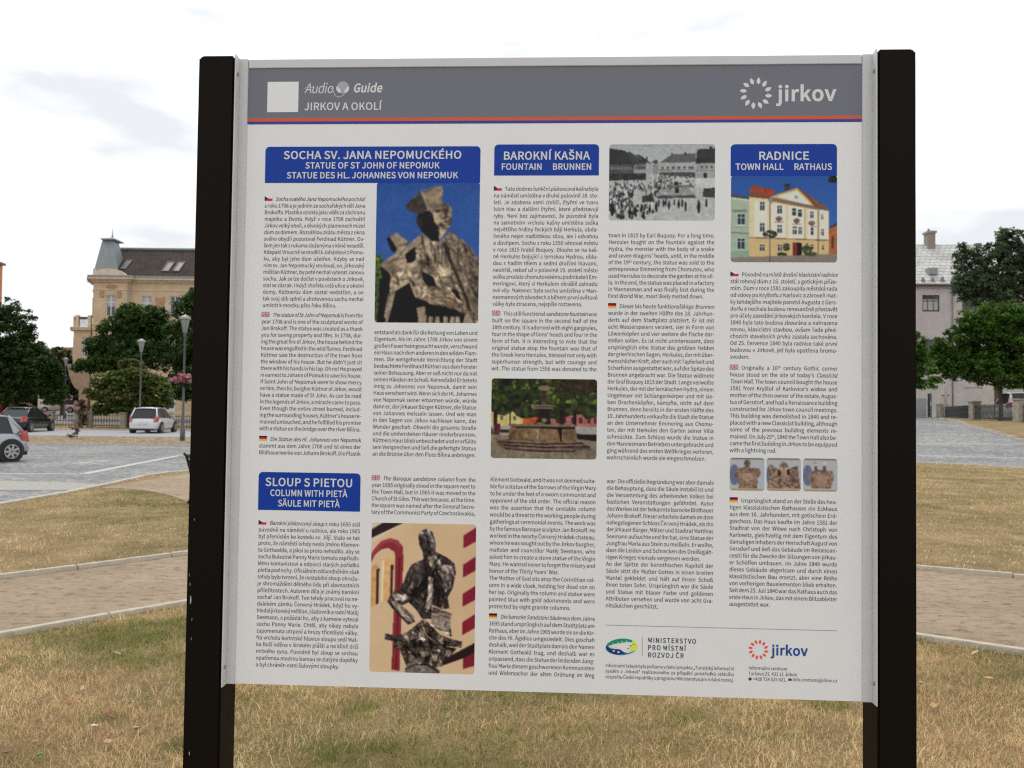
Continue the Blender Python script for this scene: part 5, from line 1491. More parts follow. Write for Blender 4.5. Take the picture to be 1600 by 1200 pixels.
_gc = {}
def glyph_tris(c, bold):
    key = (c, bold)
    if key in _gc: return _gc[key]
    adv, cs = GL[c]
    cs = [k for k in cs if abs(area(k)) > 20]
    V = []; T = []
    if cs:
        # the outline with the largest area tells which winding is ink
        big = max(cs, key=lambda k: abs(area(k)))
        sgn = 1 if area(big) > 0 else -1
        if bold:
            cs = [fatten(k, bold * sgn) for k in cs]
        outers = [k for k in cs if area(k) * sgn > 0]
        holes = [k for k in cs if area(k) * sgn < 0]
        def inside1(p, poly):
            r = False
            for i in range(len(poly)):
                x0, y0 = poly[i]; x1, y1 = poly[(i + 1) % len(poly)]
                if (y0 > p[1]) != (y1 > p[1]) and p[0] < (x1 - x0) * (p[1] - y0) / (y1 - y0) + x0: r = not r
            return r
        for o in outers:
            hs = [h for h in holes if inside1(h[0], o)]
            loops = [[Vector((x, y, 0)) for x, y in k] for k in [o] + hs]
            tri = tessellate_polygon(loops)
            b = len(V)
            for l in loops: V += [(v.x, v.y) for v in l]
            T += [tuple(i + b for i in t) for t in tri]
    V = np.array(V, float).reshape(-1, 2)
    T = np.array(T, int).reshape(-1, 3)
    # all triangles face the reader
    if len(T):
        a, b, c_ = V[T[:, 0]], V[T[:, 1]], V[T[:, 2]]
        cr_ = (b[:, 0] - a[:, 0]) * (c_[:, 1] - a[:, 1]) - (b[:, 1] - a[:, 1]) * (c_[:, 0] - a[:, 0])
        T[cr_ < 0] = T[cr_ < 0][:, ::-1]
    _gc[key] = (adv + bold * 1.2, V, T)
    return _gc[key]
SPACE = 76.0

class Ink:
    """collects print on the board plane: local x, z; y is the depth"""
    def __init__(s): s.V = []; s.F = []; s.n = 0
    def word(s, txt, x, z, k, hs=1.0, bold=0, italic=False, track=0):
        """k: metres per glyph unit"""
        for c in txt:
            if c not in GL: c = '-' if c in '–' else 'x'
            adv, V, T = glyph_tris(c, bold)
            if len(T):
                X = V[:, 0] + (V[:, 1] * 0.21 if italic else 0)
                s.V.append(np.stack([x + X * k * hs, z + V[:, 1] * k], 1))
                s.F.append(T + s.n); s.n += len(V)
            x += (adv * (.96 if italic else 1) + track) * k * hs
        return x
    def width(s, txt, bold=0, italic=False, track=0):
        return sum(glyph_tris(c if c in GL else 'x', bold)[0] * (.96 if italic else 1) + track for c in txt)
    def build(s, name, m, par, y):
        V = np.concatenate(s.V); F = np.concatenate(s.F)
        V3 = np.stack([V[:, 0], np.full(len(V), y), V[:, 1]], 1)
        return mesh_np(name, V3, F, m, par)

# placement of the board in the square
BW, BH = 1.2032168 * KS, 1.2 * KS
YAW = -0.04830467
_c = Vector((0.06521071 * KS, 1.56572322 * KS, 0))
_u = Vector((math.cos(YAW), math.sin(YAW), 0))
_l = _c - _u * BW / 2
BZ = CH + (1.07010076 - 1.6) * KS
board = thing('information_board', 'large white town history board with grey header mounted between two dark square posts', 'information board', (_l.x, _l.y, 0), rz=YAW)
_n = Vector((-math.sin(YAW), math.cos(YAW), 0))     # local +y, away from the reader
def B(px, py, y=0.0):
    """board coordinates (x, z) of a spot on the plane y"""
    d = ray(px, py)
    o = Vector((0, 0, CH)) - Vector((_l.x, _l.y, 0))
    t = (y - o.dot(_n)) / d.dot(_n)
    p = o + d * t
    return p.dot(_u), p.z

YP = 0.0035          # face of the printed panel
Y1_, Y2_, Y3_ = YP - 0.0004, YP - 0.0008, YP - 0.0012
PK = 1.36
def ink(c): return tuple(float(v) for v in np.clip(lin(c) * PK - .012, .004, .85))
def print_mat(name, c, rough=0.38): return mat(name, ink(c), rough, spec=0.18)
M_panel = mat('white_print', (0.80, 0.805, 0.805), 0.38, spec=0.3, noise=0.02, nscale=3)
M_alu = mat('white_aluminium', (0.60, 0.61, 0.615), 0.42, spec=0.4, noise=.03, nscale=20)
M_hdr = print_mat('header_grey', (104, 106, 115))
M_orange = print_mat('stripe_orange', (182, 88, 62))
M_bluest = print_mat('stripe_blue', (58, 62, 135))
M_blue = print_mat('title_blue', (30, 58, 140))
M_text = mat('text_ink', (0.05, 0.055, 0.065), 0.4, spec=.2)
M_twhite = mat('white_ink', (0.70, 0.71, 0.72), 0.4, spec=.3)

# posts
def post_mat():
    m = mat('post_paint', (0.016, 0.0125, 0.010), 0.42, spec=.06)
    t = m.node_tree; N = t.nodes.new; L = t.links.new
    b = t.nodes['Principled BSDF']
    c = N('ShaderNodeTexCoord')
    n = N('ShaderNodeTexNoise'); n.inputs['Scale'].default_value = 26; n.inputs['Detail'].default_value = 8; n.inputs['Roughness'].default_value = .7
    n2 = N('ShaderNodeTexNoise'); n2.inputs['Scale'].default_value = 5; n2.inputs['Detail'].default_value = 3
    mp_ = N('ShaderNodeMapping'); mp_.inputs['Scale'].default_value = (1, 1, .35)
    L(c.outputs['Object'], mp_.inputs['Vector']); L(mp_.outputs['Vector'], n.inputs['Vector']); L(c.outputs['Object'], n2.inputs['Vector'])
    mu = N('ShaderNodeMath'); mu.operation = 'MULTIPLY'
    L(n.outputs['Fac'], mu.inputs[0]); L(n2.outputs['Fac'], mu.inputs[1])
    r = N('ShaderNodeValToRGB'); r.color_ramp.elements[0].position = .475; r.color_ramp.elements[1].position = .50
    L(mu.outputs[0], r.inputs['Fac'])
    x = N('ShaderNodeMix'); x.data_type = 'RGBA'
    x.inputs['A'].default_value = (0.008, 0.0056, 0.0040, 1); x.inputs['B'].default_value = (.16, .15, .14, 1)
    L(r.outputs['Color'], x.inputs['Factor']); L(x.outputs['Result'], b.inputs['Base Color'])
    r2 = N('ShaderNodeMapRange'); r2.inputs['To Min'].default_value = .36; r2.inputs['To Max'].default_value = .55
    L(n2.outputs['Fac'], r2.inputs['Value']); L(r2.outputs['Result'], b.inputs['Roughness'])
    return m
M_post = post_mat()
YF = -0.0225
PD = 0.082
def post(xa, xb, top):
    o = MB().box(xa, xb, YF, YF + PD, -.3, top, bev=.004).build('post', M_post, board)
    MB().box(xa + .006, xb - .006, YF + .006, YF + PD - .006, top + .0003, top + .003, bev=.001).build('post_cap', mat('post_cap', (.02, .019, .018), .5), o)
    return o
lx1 = B(368.5, 300, YF)[0] * 0 - 0.0018
lx0 = lx1 - (B(347, 1000, YF)[0] - B(289.5, 1000, YF)[0])
rx0_ = BW + 0.0018
rx1_ = rx0_ + (B(1432.5, 1000, YF)[0] - B(1371, 1000, YF)[0])
post(lx0, lx1, B(340, 87.5, YF)[1])
post(rx0_, rx1_, B(1400, 77, YF)[1])
def chip(x, z, w, h):
    r = random.Random(int(z * 1000))
    V = [(x + w * (math.cos(a) * r.uniform(.5, 1)), YF - .0004, z + h * (math.sin(a) * r.uniform(.5, 1))) for a in [k * .785 for k in range(8)]]
    MB().add(V, [tuple(range(8))]).build('paint_chip', mat('bare_chip', (.34, .34, .33), .7), board)
for (px, py, w, h) in [(298, 937, .0022, .012), (297, 913, .0008, .006), (299, 998, .0007, .005), (296, 1177, .0016, .006), (296, 898, .0007, .004), (300, 967, .0007, .004), (304, 812, .0006, .003)]:
    x, z = B(px, py, YF)
    chip(max(x, lx0 + .005), z, w, h)

# aluminium frame: two side profiles, a top rail
z_bot = BZ; z_top = BZ + BH
xi0 = B(387.5, 107.3)[0]; xi1 = B(1347.8, 99.8)[0]
zi = (B(387.5, 106.5)[1] + B(1347.5, 98.7)[1]) / 2
for side_, (xa, xb, xw) in {'l': (0.0, xi0, 0.0), 'r': (xi1, BW, BW)}.items():
    mb = MB()
    mb.box(xa, xb, 0, .02, z_bot, z_top, bev=.0008)
    if side_ == 'l': mb.prism([(YF + .0015, z_bot), (-.0002, z_bot), (-.0002, z_top), (YF + .0015, z_top + .001)], 'x', -0.0016, 0.0006)
    else: mb.prism([(YF + .0015, z_bot), (-.0002, z_bot), (-.0002, z_top), (YF + .0015, z_top + .001)][::-1], 'x', BW - .0006, BW + .0016)
    mb.build("side_profile", M_alu, board)
MB().box(xi0 + .0012, xi1 - .0012, .0006, .02, zi, z_top - .001, bev=.0008).build('top_rail', M_alu, board)
for (px, py) in [(371, 116), (1365.2, 111), (349.5, 1042), (1366.5, 1068)]:
    left = px < 800
    # screw heads on the inner flanks
    y = -0.011
    z = B(px, py, y)[1]
    x = 0.0006 if left else BW - .0006
    s = 1 if left else -1
    MB().tube([(x, y, z), (x + s * .0012, y, z), (x + s * .0022, y, z)], [.0042, .0042, .002], 12, sm=False).build('screw', mat('screw_steel', (.35, .33, .31), .4, metal=.8), board)
# printed panel
panel = MB().box(xi0 - .004, xi1 + .004, YP, YP + .004, z_bot + .0005, zi + .004).build('panel', M_panel, board)
MB().box(xi0 + .0002, xi1 - .0002, YP + .0045, YP + .012, z_bot + .0005, zi).build('backing_sheet', M_alu, board)
def rect(name, m, xa, xb, za, zb, y, par):
    return MB().add([(xa, y, za), (xb, y, za), (xb, y, zb), (xa, y, zb)], [(0, 1, 2, 3)]).build(name, m, par)
def zz(py, px=870): return B(px, py, YP)[1]
def zmean(l, r): return (B(388, l, YP)[1] + B(1347, r, YP)[1]) / 2
zh = zmean(185, 180.3); zo = zmean(190.2, 186); zb_ = zmean(194, 191)
header = rect('header_band', M_hdr, xi0 + .0004, xi1 - .0004, zh, zi - .0003, Y1_, panel)
rect('header_stripe', M_orange, xi0 + .0004, xi1 - .0004, zo, zh, Y1_, panel)['label'] = 'thin orange stripe under the grey header'
rect('header_stripe', M_bluest, xi0 + .0004, xi1 - .0004, zb_, zo, Y1_, panel)['label'] = 'thin blue stripe under the orange one'

def rounded(xa, xb, za, zb, r, corners=(1, 1, 1, 1)):
    """corners: bl, br, tr, tl"""
    P = []
    for (cx, cz, a0_, on, ex, ez) in [(xa + r, za + r, 180, corners[0], xa, za), (xb - r, za + r, 270, corners[1], xb, za), (xb - r, zb - r, 0, corners[2], xb, zb), (xa + r, zb - r, 90, corners[3], xa, zb)]:
        if on:
            for k in range(6):
                a = rad(a0_ + 18 * k); P.append((cx + r * math.cos(a), cz + r * math.sin(a)))
        else: P.append((ex, ez))
    return P
def flat(name, m, P, y, par):
    return MB().add([(x, y, z) for x, z in P], [tuple(range(len(P)))]).build(name, m, par)
def box_px(l, t, r, b):
    """board rectangle from its left, top, right, bottom seen in the photo (edges at the middle of the sides)"""
    cx, cy = (l + r) / 2, (t + b) / 2
    return B(l, cy, YP)[0], B(r, cy, YP)[0], B(cx, b, YP)[1], B(cx, t, YP)[1]
def title(l, t, r, b, lines, corners=(0, 0, 1, 1)):
    xa, xb, za, zb = box_px(l, t, r, b)
    bx_ = flat('title_box', M_blue, rounded(xa, xb, za, zb, .0085, corners), Y1_, panel)
    for (txt, x0, x1, yb, cap) in lines:
        k = cap / 813 / CAPH * KS * .985
        u0, u1 = B(x0, yb, YP)[0], B(x1, yb, YP)[0]
        z = B((x0 + x1) / 2, yb, YP)[1]
        t_ = Ink(); w = sum(t_.width(c, 7.5) if c != ' ' else SPACE for c in txt) * k
        hs = (u1 - u0) / w
        x = u0
        for wd in txt.split(' '):
            x = t_.word(wd, x, z, k, hs, 7.5) + SPACE * k * hs
        t_.build('title_text', M_twhite, bx_, Y2_)
    return bx_
title(414.5, 229, 750.5, 285.8, [('SOCHA SV. JANA NEPOMUCKÉHO', 443, 722, 248.2, 12.3), ('STATUE OF ST JOHN OF NEPOMUK', 477, 687, 263.2, 9.6), ('STATUE DES HL. JOHANNES VON NEPOMUK', 448, 716, 278.6, 9.6)])['label'] = 'wide blue title box of the Nepomuk statue'
title(772.3, 225.6, 935.8, 274.2, [('BAROKNÍ KAŠNA', 786, 922, 249.3, 12.3), ('FOUNTAIN', 783, 847.5, 265.2, 9.6), ('BRUNNEN', 863, 925, 265.2, 9.6)])['label'] = 'blue title box of the baroque fountain'
title(1141.7, 225.2, 1307.6, 275, [('RADNICE', 1184.6, 1265, 249.6, 12.3), ('TOWN HALL', 1149, 1224.5, 265.4, 9.6), ('RATHAUS', 1240, 1300.5, 265.4, 9.6)])['label'] = 'blue title box of the town hall'
title(403.8, 738.5, 563, 798, [('SLOUP S PIETOU', 414.5, 552, 760, 12.4), ('COLUMN WITH PIETÀ', 422, 543, 775.6, 9.7), ('SÄULE MIT PIETÀ', 434, 531, 791.6, 9.7)])['label'] = 'blue title box of the column with the pieta'

# flags
def flag(kind, x, z, w, h, par):
    f = MB(); mats_ = []
    def q(P, m):
        if m not in mats_: mats_.append(m)
        return P, mats_.index(m)
    W_, R_, Bl, Bk, Ye, BlU = (print_mat('flag_white', (205, 205, 205)), print_mat('flag_red', (190, 45, 60)), print_mat('flag_navy', (40, 45, 85)), print_mat('flag_black', (30, 28, 34)), print_mat('flag_gold', (225, 175, 50)), print_mat('flag_blue', (48, 55, 120)))
    def rc(a, b, c, d, m, y):
        P, i = q(None, m)
        f.add([(x + a * w, y, z + c * h), (x + b * w, y, z + c * h), (x + b * w, y, z + d * h), (x + a * w, y, z + d * h)], [(0, 1, 2, 3)], i)
    if kind == 'cz':
        rc(0, 1, .5, 1, W_, Y1_); rc(0, 1, 0, .5, R_, Y1_)
        P, i = q(None, Bl); f.add([(x, Y2_, z), (x + .48 * w, Y2_, z + .5 * h), (x, Y2_, z + h)], [(0, 1, 2)], i)
    elif kind == 'de':
        rc(0, 1, .667, 1, Bk, Y1_); rc(0, 1, .333, .667, R_, Y1_); rc(0, 1, 0, .333, Ye, Y1_)
    else:
        rc(0, 1, 0, 1, BlU, Y1_)
        for (m, t_, y) in ((W_, .16, Y2_), (R_, .07, Y2_ - .0003)):
            P, i = q(None, m)
            for (a, b_) in (((0, 0), (1, 1)), ((0, 1), (1, 0))):
                s_ = 1 if b_[1] > a[1] else -1
                f.add([(x, y, z + (a[1] * h if s_ > 0 else h)), (x + t_ * w, y, z + (0 if s_ > 0 else h)), (x + w, y, z + (h * (1 - t_) if s_ > 0 else h * t_)), (x + w, y, z + (h if s_ > 0 else 0)), (x + w - t_ * w, y, z + (h if s_ > 0 else 0)), (x, y, z + (t_ * h if s_ > 0 else h - t_ * h))],
                      [(0, 1, 2, 3, 4, 5) if s_ > 0 else (5, 4, 3, 2, 1, 0)], i)
        rc(.38, .62, 0, 1, W_, Y2_ - .0005); rc(0, 1, .33, .67, W_, Y2_ - .00052)
        rc(.44, .56, 0, 1, R_, Y2_ - .0007); rc(0, 1, .42, .58, R_, Y2_ - .00072)
    o = f.build('flag_icon', mats_, par)
    o['label'] = {'cz': 'small Czech flag', 'de': 'small German flag', 'gb': 'small British flag'}[kind]
    return o

def tokens(line):
    """[(word, italic, sup)] ; ^ switches italic, ~x~ is superscript glued to the previous word"""
    out = []; it = False
    for w in line.split(' '):
        parts = []
        cur = ''
        sup = False
        for ch in w:
            if ch == '^':
                if cur: parts.append((cur, it, sup)); cur = ''
                it = not it
            elif ch == '~':
                if cur: parts.append((cur, it, sup)); cur = ''
                sup = not sup
            else: cur += ch
        if cur: parts.append((cur, it, sup))
        out.append(parts)
    return out

def block(xl0, y0, xl1, y1, xr0, xr1, text, flag_kind=None, cap=5.95, last=False, name='text_block', label=None):
    lines = text.strip('\n').split('\n')
    n = len(lines)
    a = B(xl0, y0, YP); b_ = B(xl1, y1, YP)
    ua = (a[0] + b_[0]) / 2
    ub = (B(xr0, y0, YP)[0] + B(xr1, y1, YP)[0]) / 2
    k = cap / 813 / CAPH * KS
    t_ = Ink()
    for i, ln in enumerate(lines):
        z = a[1] + (b_[1] - a[1]) * (i / (n - 1) if n > 1 else 0)
        x0 = ua
        if i == 0 and flag_kind:
            fw = 12.3 / 813 * KS; fh = 7.4 / 813 * KS
            flag(flag_kind, ua, z + .0002, fw, fh, panel)
            x0 = ua + fw + 4.8 / 813 * KS
        tk = tokens(ln)
        full = not ln.endswith('|')
        if not full: tk = tokens(ln[:-1])
        W_ = 0
        for parts in tk:
            for (w, it, sup) in parts: W_ += t_.width(w, 1.6, it) * (.6 if sup else 1)
        gaps = len(tk) - 1
        avail = (ub - x0) / k
        hs = .92; sp = SPACE * .92
        if full and gaps > 0:
            sp = (avail - W_ * hs) / gaps
            if sp < 48:
                hs = (avail - 48 * gaps) / W_; sp = 48
        x = x0
        for parts in tk:
            for (w, it, sup) in parts:
                if sup: x = t_.word(w, x, z + 110 * k, k * .6, hs, 1.6)
                else: x = t_.word(w, x, z, k, hs, 1.6, it)
            x += sp * k
    o = t_.build(name, M_text, panel, Y1_)
    if label: o['label'] = label
    return o

block(414, 314, 409.8, 479.7, 571, 568, """
^Socha svatého Jana Nepomuckého^ pochází
z roku 1708 a je jedním ze sochařských děl Jana
Brokoffa. Plastika vznikla jako vděk za záchranu
majetku a životů. Když v roce 1708 zachvátil
Jirkov velký oheň, v divokých plamenech mizel
dům za domem. Rozsáhlou zkázu města z okna
svého obydlí pozoroval Ferdinad Küttner. Ov-
šem jen tak s rukama složenýma v klíně neseděl.
Kdepak! Vroucně se modlil k Johánkovi z Pomu-
ku, aby byl jeho dům ušetřen. Kdyby se nad
ním sv. Jan Nepomucký smiloval, on, jirkovský
měšťan Küttner, by poté nechal vytesat Janovu
sochu. Jak se lze dočíst v pověstech o Jirkově,
stal se zázrak. I když shořela celá ulice a okolní
domy, Küttnerův dům zůstal nedotčen, a on
tak svůj slib splnil a zhotovenou sochu nechal
umístit k mostku přes řeku Bílinu.|""", 'cz')
block(408.8, 494.8, 405, 672, 566.8, 564.2, """
^The statue of St John of Nepomuk^ is from the
year 1708 and is one of the sculptural works of
Jan Brokoff. The statue was created as a thank
you for saving property and lifes. In 1708, dur-
ing the great fire of Jirkov, the house behind the
house was engulfed in the wild flames. Ferdinad
Küttner saw the destruction of the town from
the window of his house. But he didn't just sit
there with his hands in his lap. Oh no! He prayed
in earnest to Johann of Pomuk to save his house.
If Saint John of Nepomuk were to show mercy
on him, then he, burgher Küttner of Jirkov, would
have a statue made of St John. As can be read
in the legends of Jirkov, a miracle came to pass.
Even though the entire street burned, includ-
ing the surrounding houses, Küttner's house re-
mained untouched, and he fulfilled his promise
with a statue on the bridge over the river Bílina.""", 'gb')
block(405, 688.6, 404.5, 709.6, 564, 563.6, """
^Die Statue des Hl. Johannes von Nepomuk^
stammt aus dem Jahre 1708 und ist eines der
Bildhauerwerke von Johann Brokoff. Die Plastik""", 'de')
block(584.8, 522, 581.8, 711.8, 746.2, 744, """
entstand als dank für die Rettung von Leben und
Eigentum. Als im Jahre 1708 Jirkov von einem
großen Feuer heimgesucht wurde, verschwand
ein Haus nach dem anderen in den wilden Flam-
men. Die weitgehende Vernichtung der Stadt
beobachtete Ferdinand Küttner aus dem Fenster
seiner Behausung. Aber er saß nicht nur da mit
seinen Händen im Schoß. Keinesfalls! Er betete
innig zu Johannes von Nepomuk, damit sein
Haus verschont wird. Wenn sich der Hl. Johannes
von Nepomuk seiner erbarmen würde, würde
dann er, der jirkauer Bürger Küttner, die Statue
von Johannes meisseln lassen. Und wie man
in den Sagen von Jirkov nachlesen kann, das
Wunder geschah. Obwohl die gesamte Straße
und die umherstehen Häuser niederbrannten.
Küttners Haus blieb unbeschadet und er erfüllte
sein Versprechen und ließ die gefertigte Statue
an die Brücke über den Fluss Bílina anbringen.""")
block(403, 819.6, 400.5, 1041, 562, 559.8, """
^Barokní pískovcový sloup^ z roku 1695 stál
původně na náměstí u radnice, ale roku 1965
byl přemístěn ke kostelu sv. Jiljí. Stalo se tak
proto, že náměstí tehdy neslo jméno Klemen-
ta Gottwalda, a jaksi se proto nehodilo, aby se
socha Bolestné Panny Marie tomuto zapřisáh-
lému komunistovi a odpůrci starých pořádků
pletla pod nohy. Oficiálním zdůvodněním však
tehdy bylo tvrzení, že nestabilní sloup ohrožu-
je shromáždění dělného lidu při slavnostních
příležitostech. Autorem díla je známý barokní
sochař Jan Brokoff. Ten tehdy pracoval na ne-
dalekém zámku Červený Hrádek, když ho vy-
hledal jirkovský měšťan, sladovník a radní Matěj
Seemann, a požádal ho, aby z kamene vytesal
sochu Panny Marie. Chtěl, aby nikdy nabyla
zapomenuta utrpení a hrůzy třicetileté války.
Na vrcholu korintské hlavice sloupu sedí Mat-
ka Boží oděna v širokém plášti a na klíně drží
mrtvého syna. Původně byl sloup se sochou
opatřenou modrou barvou se zlatými doplňky
a byl chráněn osmi žulovými sloupky.|""", 'cz')
block(580.6, 750, 580.2, 802.6, 743.2, 742.8, """
^The Baroque sandstone column^ from the
year 1695 originally stood in the square next to
the Town Hall, but in 1965 it was moved to the
Church of St Giles. This was because, at the time,
the square was named after the General Secre-
tary of the Communist Party of Czechoslovakia,""", 'gb')
block(771.7, 298, 769.3, 477.6, 935.2, 933.6, """
Tato dodnes funkční ^pískovcová kašna^ byla
na náměstí umístěna v druhé polovině 18. sto-
letí. Je zdobena osmi chrliči, čtyřmi ve tvaru
lvích hlav a dalšími čtyřmi, které představují
ryby. Není bez zajímavosti, že původně byla
na samotném vrcholu kašny umístěna soška
největšího hrdiny řeckých bájí Herkula, obda-
řeného nejen nadlidskou silou, ale i odvahou
a důvtipem. Sochu z roku 1556 věnoval městu
v roce 1815 hrabě Buquoy. Dlouho se na kaš-
ně Herkules bojující s lernskou Hydrou, oblu-
dou s hadím tělem a sedmi dračími hlavami,
neohřál, neboť už v polovině 19. století město
sošku prodalo chomutovskému podnikateli Em-
meringovi, který si Herkulem okrášlil zahradu
své vily. Nakonec byla socha umístěna v Man-
nesmanových závodech a během první světové
války byla ztracena, nejspíše roztavena.|""", 'cz')
block(769, 492.8, 768, 578.4, 933.2, 932.4, """
This still functional ^sandstone fountain^ was
built on the square in the second half of the
18th century. It is adorned with eight gargoyles,
four in the shape of lions' heads and four in the
form of fish. It is interesting to note that the
original statue atop the fountain was that of
the Greek hero Hercules, blessed not only with
superhuman strength, but with courage and
wit. The statue from 1556 was donated to the""", 'gb')
block(765.6, 751.8, 763.8, 950, 931, 929.8, """
Klement Gottwald, and it was not deemed suita-
ble for a statue of the Sorrows of the Virgin Mary
to be under the feet of a sworn communist and
opponent of the old order. The official reason
was the assertion that the unstable column
would be a threat to the working people during
gatherings at ceremonial events. The work was
by the famous Baroque sculptor Jan Brokoff. He
worked in the nearby Červený Hrádek chateau,
where he was sought out by the Jirkov burgher,
maltster and councillor Matěj Seemann, who
asked him to create a stone statue of the Virgin
Mary. He wanted never to forget the misery and
horror of the Thirty Years' War.|
The Mother of God sits atop the Corinthian col-
umn in a wide cloak, holding her dead son on
her lap. Originally the column and statue were
painted blue with gold adornments and were
protected by eight granite columns.|""")
block(763.8, 966, 763.3, 1053.8, 929.6, 929, """
^Die barocke Sandstein Säule^ aus dem Jahre
1695 stand ursprünglich auf dem Stadtplatz am
Rathaus, aber im Jahre 1965 wurde sie an die Kir-
che des Hl. Ägidius umgesiedelt. Dies geschah
deshalb, weil der Stadtplatz damals den Namen
Klement Gottwald trug, und deshalb war es
unpassend, dass die Statue der leidenden Jung-
frau Maria diesem geschworenen Kommunisten
und Widersacher der alten Ordnung im Weg""", 'de')
block(950.9, 370.7, 950, 465.4, 1116.3, 1115.8, """
town in 1815 by Earl Buquoy. For a long time,
Hercules fought on the fountain against the
Hydra, the monster with the body of a snake
and seven dragons' heads, until, in the middle
of the 19~th~ century, the statue was sold to the
entrepreneur Emmering from Chomutov, who
used Hercules to decorate the garden at his vil-
la. In the end, the statue was placed in a factory
in Mannesman and was finally lost during the
First World War, most likely melted down.|""")
block(950, 481.3, 948.2, 717.4, 1115.8, 1115.2, """
Dieser bis heute funktionsfähige ^Brunnen^
wurde in der zweiten Hälfte des 18. Jahrhun-
derts auf dem Stadtplatz platziert. Er ist mit
acht Wasserspeiern verziert, vier in Form von
Löwenköpfen und vier weitere die Fische dar-
stellen sollen. Es ist nicht uninteressant, dass
ursprünglich eine Statue des größten Helden
der griechischen Sagen, Herkules, der mit über-
menschlicher Kraft, aber auch mit Tapferkeit und
Scharfsinn ausgestattet war, auf der Spitze des
Brunnen angebracht war. Die Statue widmete
der Graf Buquoy 1815 der Stadt. Lange verweilte
Herkules, der mit der lernäischen Hydra, einem
Ungeheuer mit Schlangenkörper und mit sie-
ben Drachenköpfen, kämpfte, nicht auf dem
Brunnen, denn bereits in der ersten Hälfte des
19. Jahrhunderts verkaufte die Stadt die Statue
an den Unternehmer Emmering aus Chomu-
tov, der mit Herkules den Garten seiner Villa
schmückte. Zum Schluss wurde die Statue in
den Mannesmann Betrieben untergebracht und
ging während des ersten Weltkrieges verloren,
wahrscheinlich wurde sie eingeschmolzen.|""", 'de')
block(947.6, 754.6, 946.5, 948.8, 1115, 1114.3, """
war. Die offizielle Begründung war aber damals
die Behauptung, dass die Säule instabil ist und
die Versammlung des arbeitenden Volkes bei
festlichen Veranstaltungen gefährdet. Autor
des Werkes ist der bekannte barocke Bildhauer
Johann Brokoff. Dieser arbeitete damals an dem
nahegelegenen Schloss Červený Hrádek, als ihn
der jirkauer Bürger, Mälzer und Stadtrat Matthias
Seemann aufsuchte und ihn bat, eine Statue der
Jungfrau Maria aus Stein zu meißeln. Er wollte,
dass die Leiden und Schrecken des Dreißigjäh-
rigen Krieges niemals vergessen werden.|
An der Spitze der korinthischen Kapitell der
Säule sitzt die Mutter Gottes in einen breiten
Mantel gekleidet und hält auf ihrem Schoß
ihren toten Sohn. Ursprünglich war die Säule
und Statue mit blauer Farbe und goldenen
Attributen versehen und wurde von acht Gra-
nitsäulchen geschützt.|""")
block(1141.2, 431.7, 1140.6, 560.3, 1308.6, 1308.4, """
Původně na místě dnešní ^klasicistní radnice^
stál rohový dům z 16. století, s gotickým příze-
mím. Dům v roce 1581 zakoupila městská rada
od vdovy po Kryštofu z Karlovic a zároveň mat-
ky tehdejšího majitele panství Augusta z Gers-
dorfu a nechala budovu renesančně přestavět
pro účely zasedání jirkovských konšelů. V roce
1840 byla tato budova zbourána a nahrazena
novou, klasicistní stavbou, ovšem řada před-
chozích stavebních prvků zůstala zachována.
Od 25. července 1840 byla radnice také první
budovou v Jirkově, jež byla opatřena hromo-
svodem.|""", 'cz')
block(1140.6, 577.4, 1140, 706.2, 1308.5, 1308.4, """
Originally a 16~th~ century Gothic corner
house stood on the site of today's ^Classicist
Town Hall^. The town council bought the house
1581 from Kryštof of Karlovice's widow and
mother of the then owner of the estate, Augus-
tus of Gersdorf, and had a Renaissance building
constructed for Jirkov town council meetings.
This building was demolished in 1840 and re-
placed with a new Classicist building, although
some of the previous building elements re-
mained. On July 25~th~, 1840 the Town Hall also be-
came the first building in Jirkov to be equipped
with a lightning rod.|""".replace('^Classicist\nTown Hall^', '^Classicist^\n^Town Hall^'), 'gb')
block(1139.8, 784.6, 1139.2, 946.4, 1308.2, 1308, """
Ursprünglich stand an der Stelle des heu-
tigen klassizistischen Rathauses ein Eckhaus
aus dem 16. Jahrhundert, mit gotischem Erd-
geschoss. Das Haus kaufte im Jahre 1581 der
Stadtrat von der Witwe nach Christoph von
Karlowitz, gleichzeitig mit dem Eigentum des
damaligen Inhabers der Herrschaft August von
Gersdorf und ließ das Gebäude im Renaissan-
cestil für die Zwecke der Sitzungen von jirkau-
er Schöffen umbauen. Im Jahre 1840 wurde
dieses Gebäude abgerissen und durch einen
klassizistischen Bau ersetzt, aber eine Reihe
von vorherigen Bauelementen blieb erhalten.
Seit dem 25. Juli 1840 war das Rathaus auch das
erste Haus in Jirkov, das mit einem Blitzableiter
ausgestattet war.|""", 'de')
block(946, 1042, 945.6, 1059.6, 1147, 1146.5, """
Informační tabule byla pořízena v rámci projektu „Turistický informační
systém v Jirkově“ realizovaného za přispění prostředků státního
rozpočtu České republiky z programu Ministerstva pro místní rozvoj.""", cap=4.9)
block(1169.5, 1046, 1169.4, 1054.6, 1308, 1308, """
Informační centrum|
Tyršova 23, 431 11 Jirkov|""", cap=4.9)

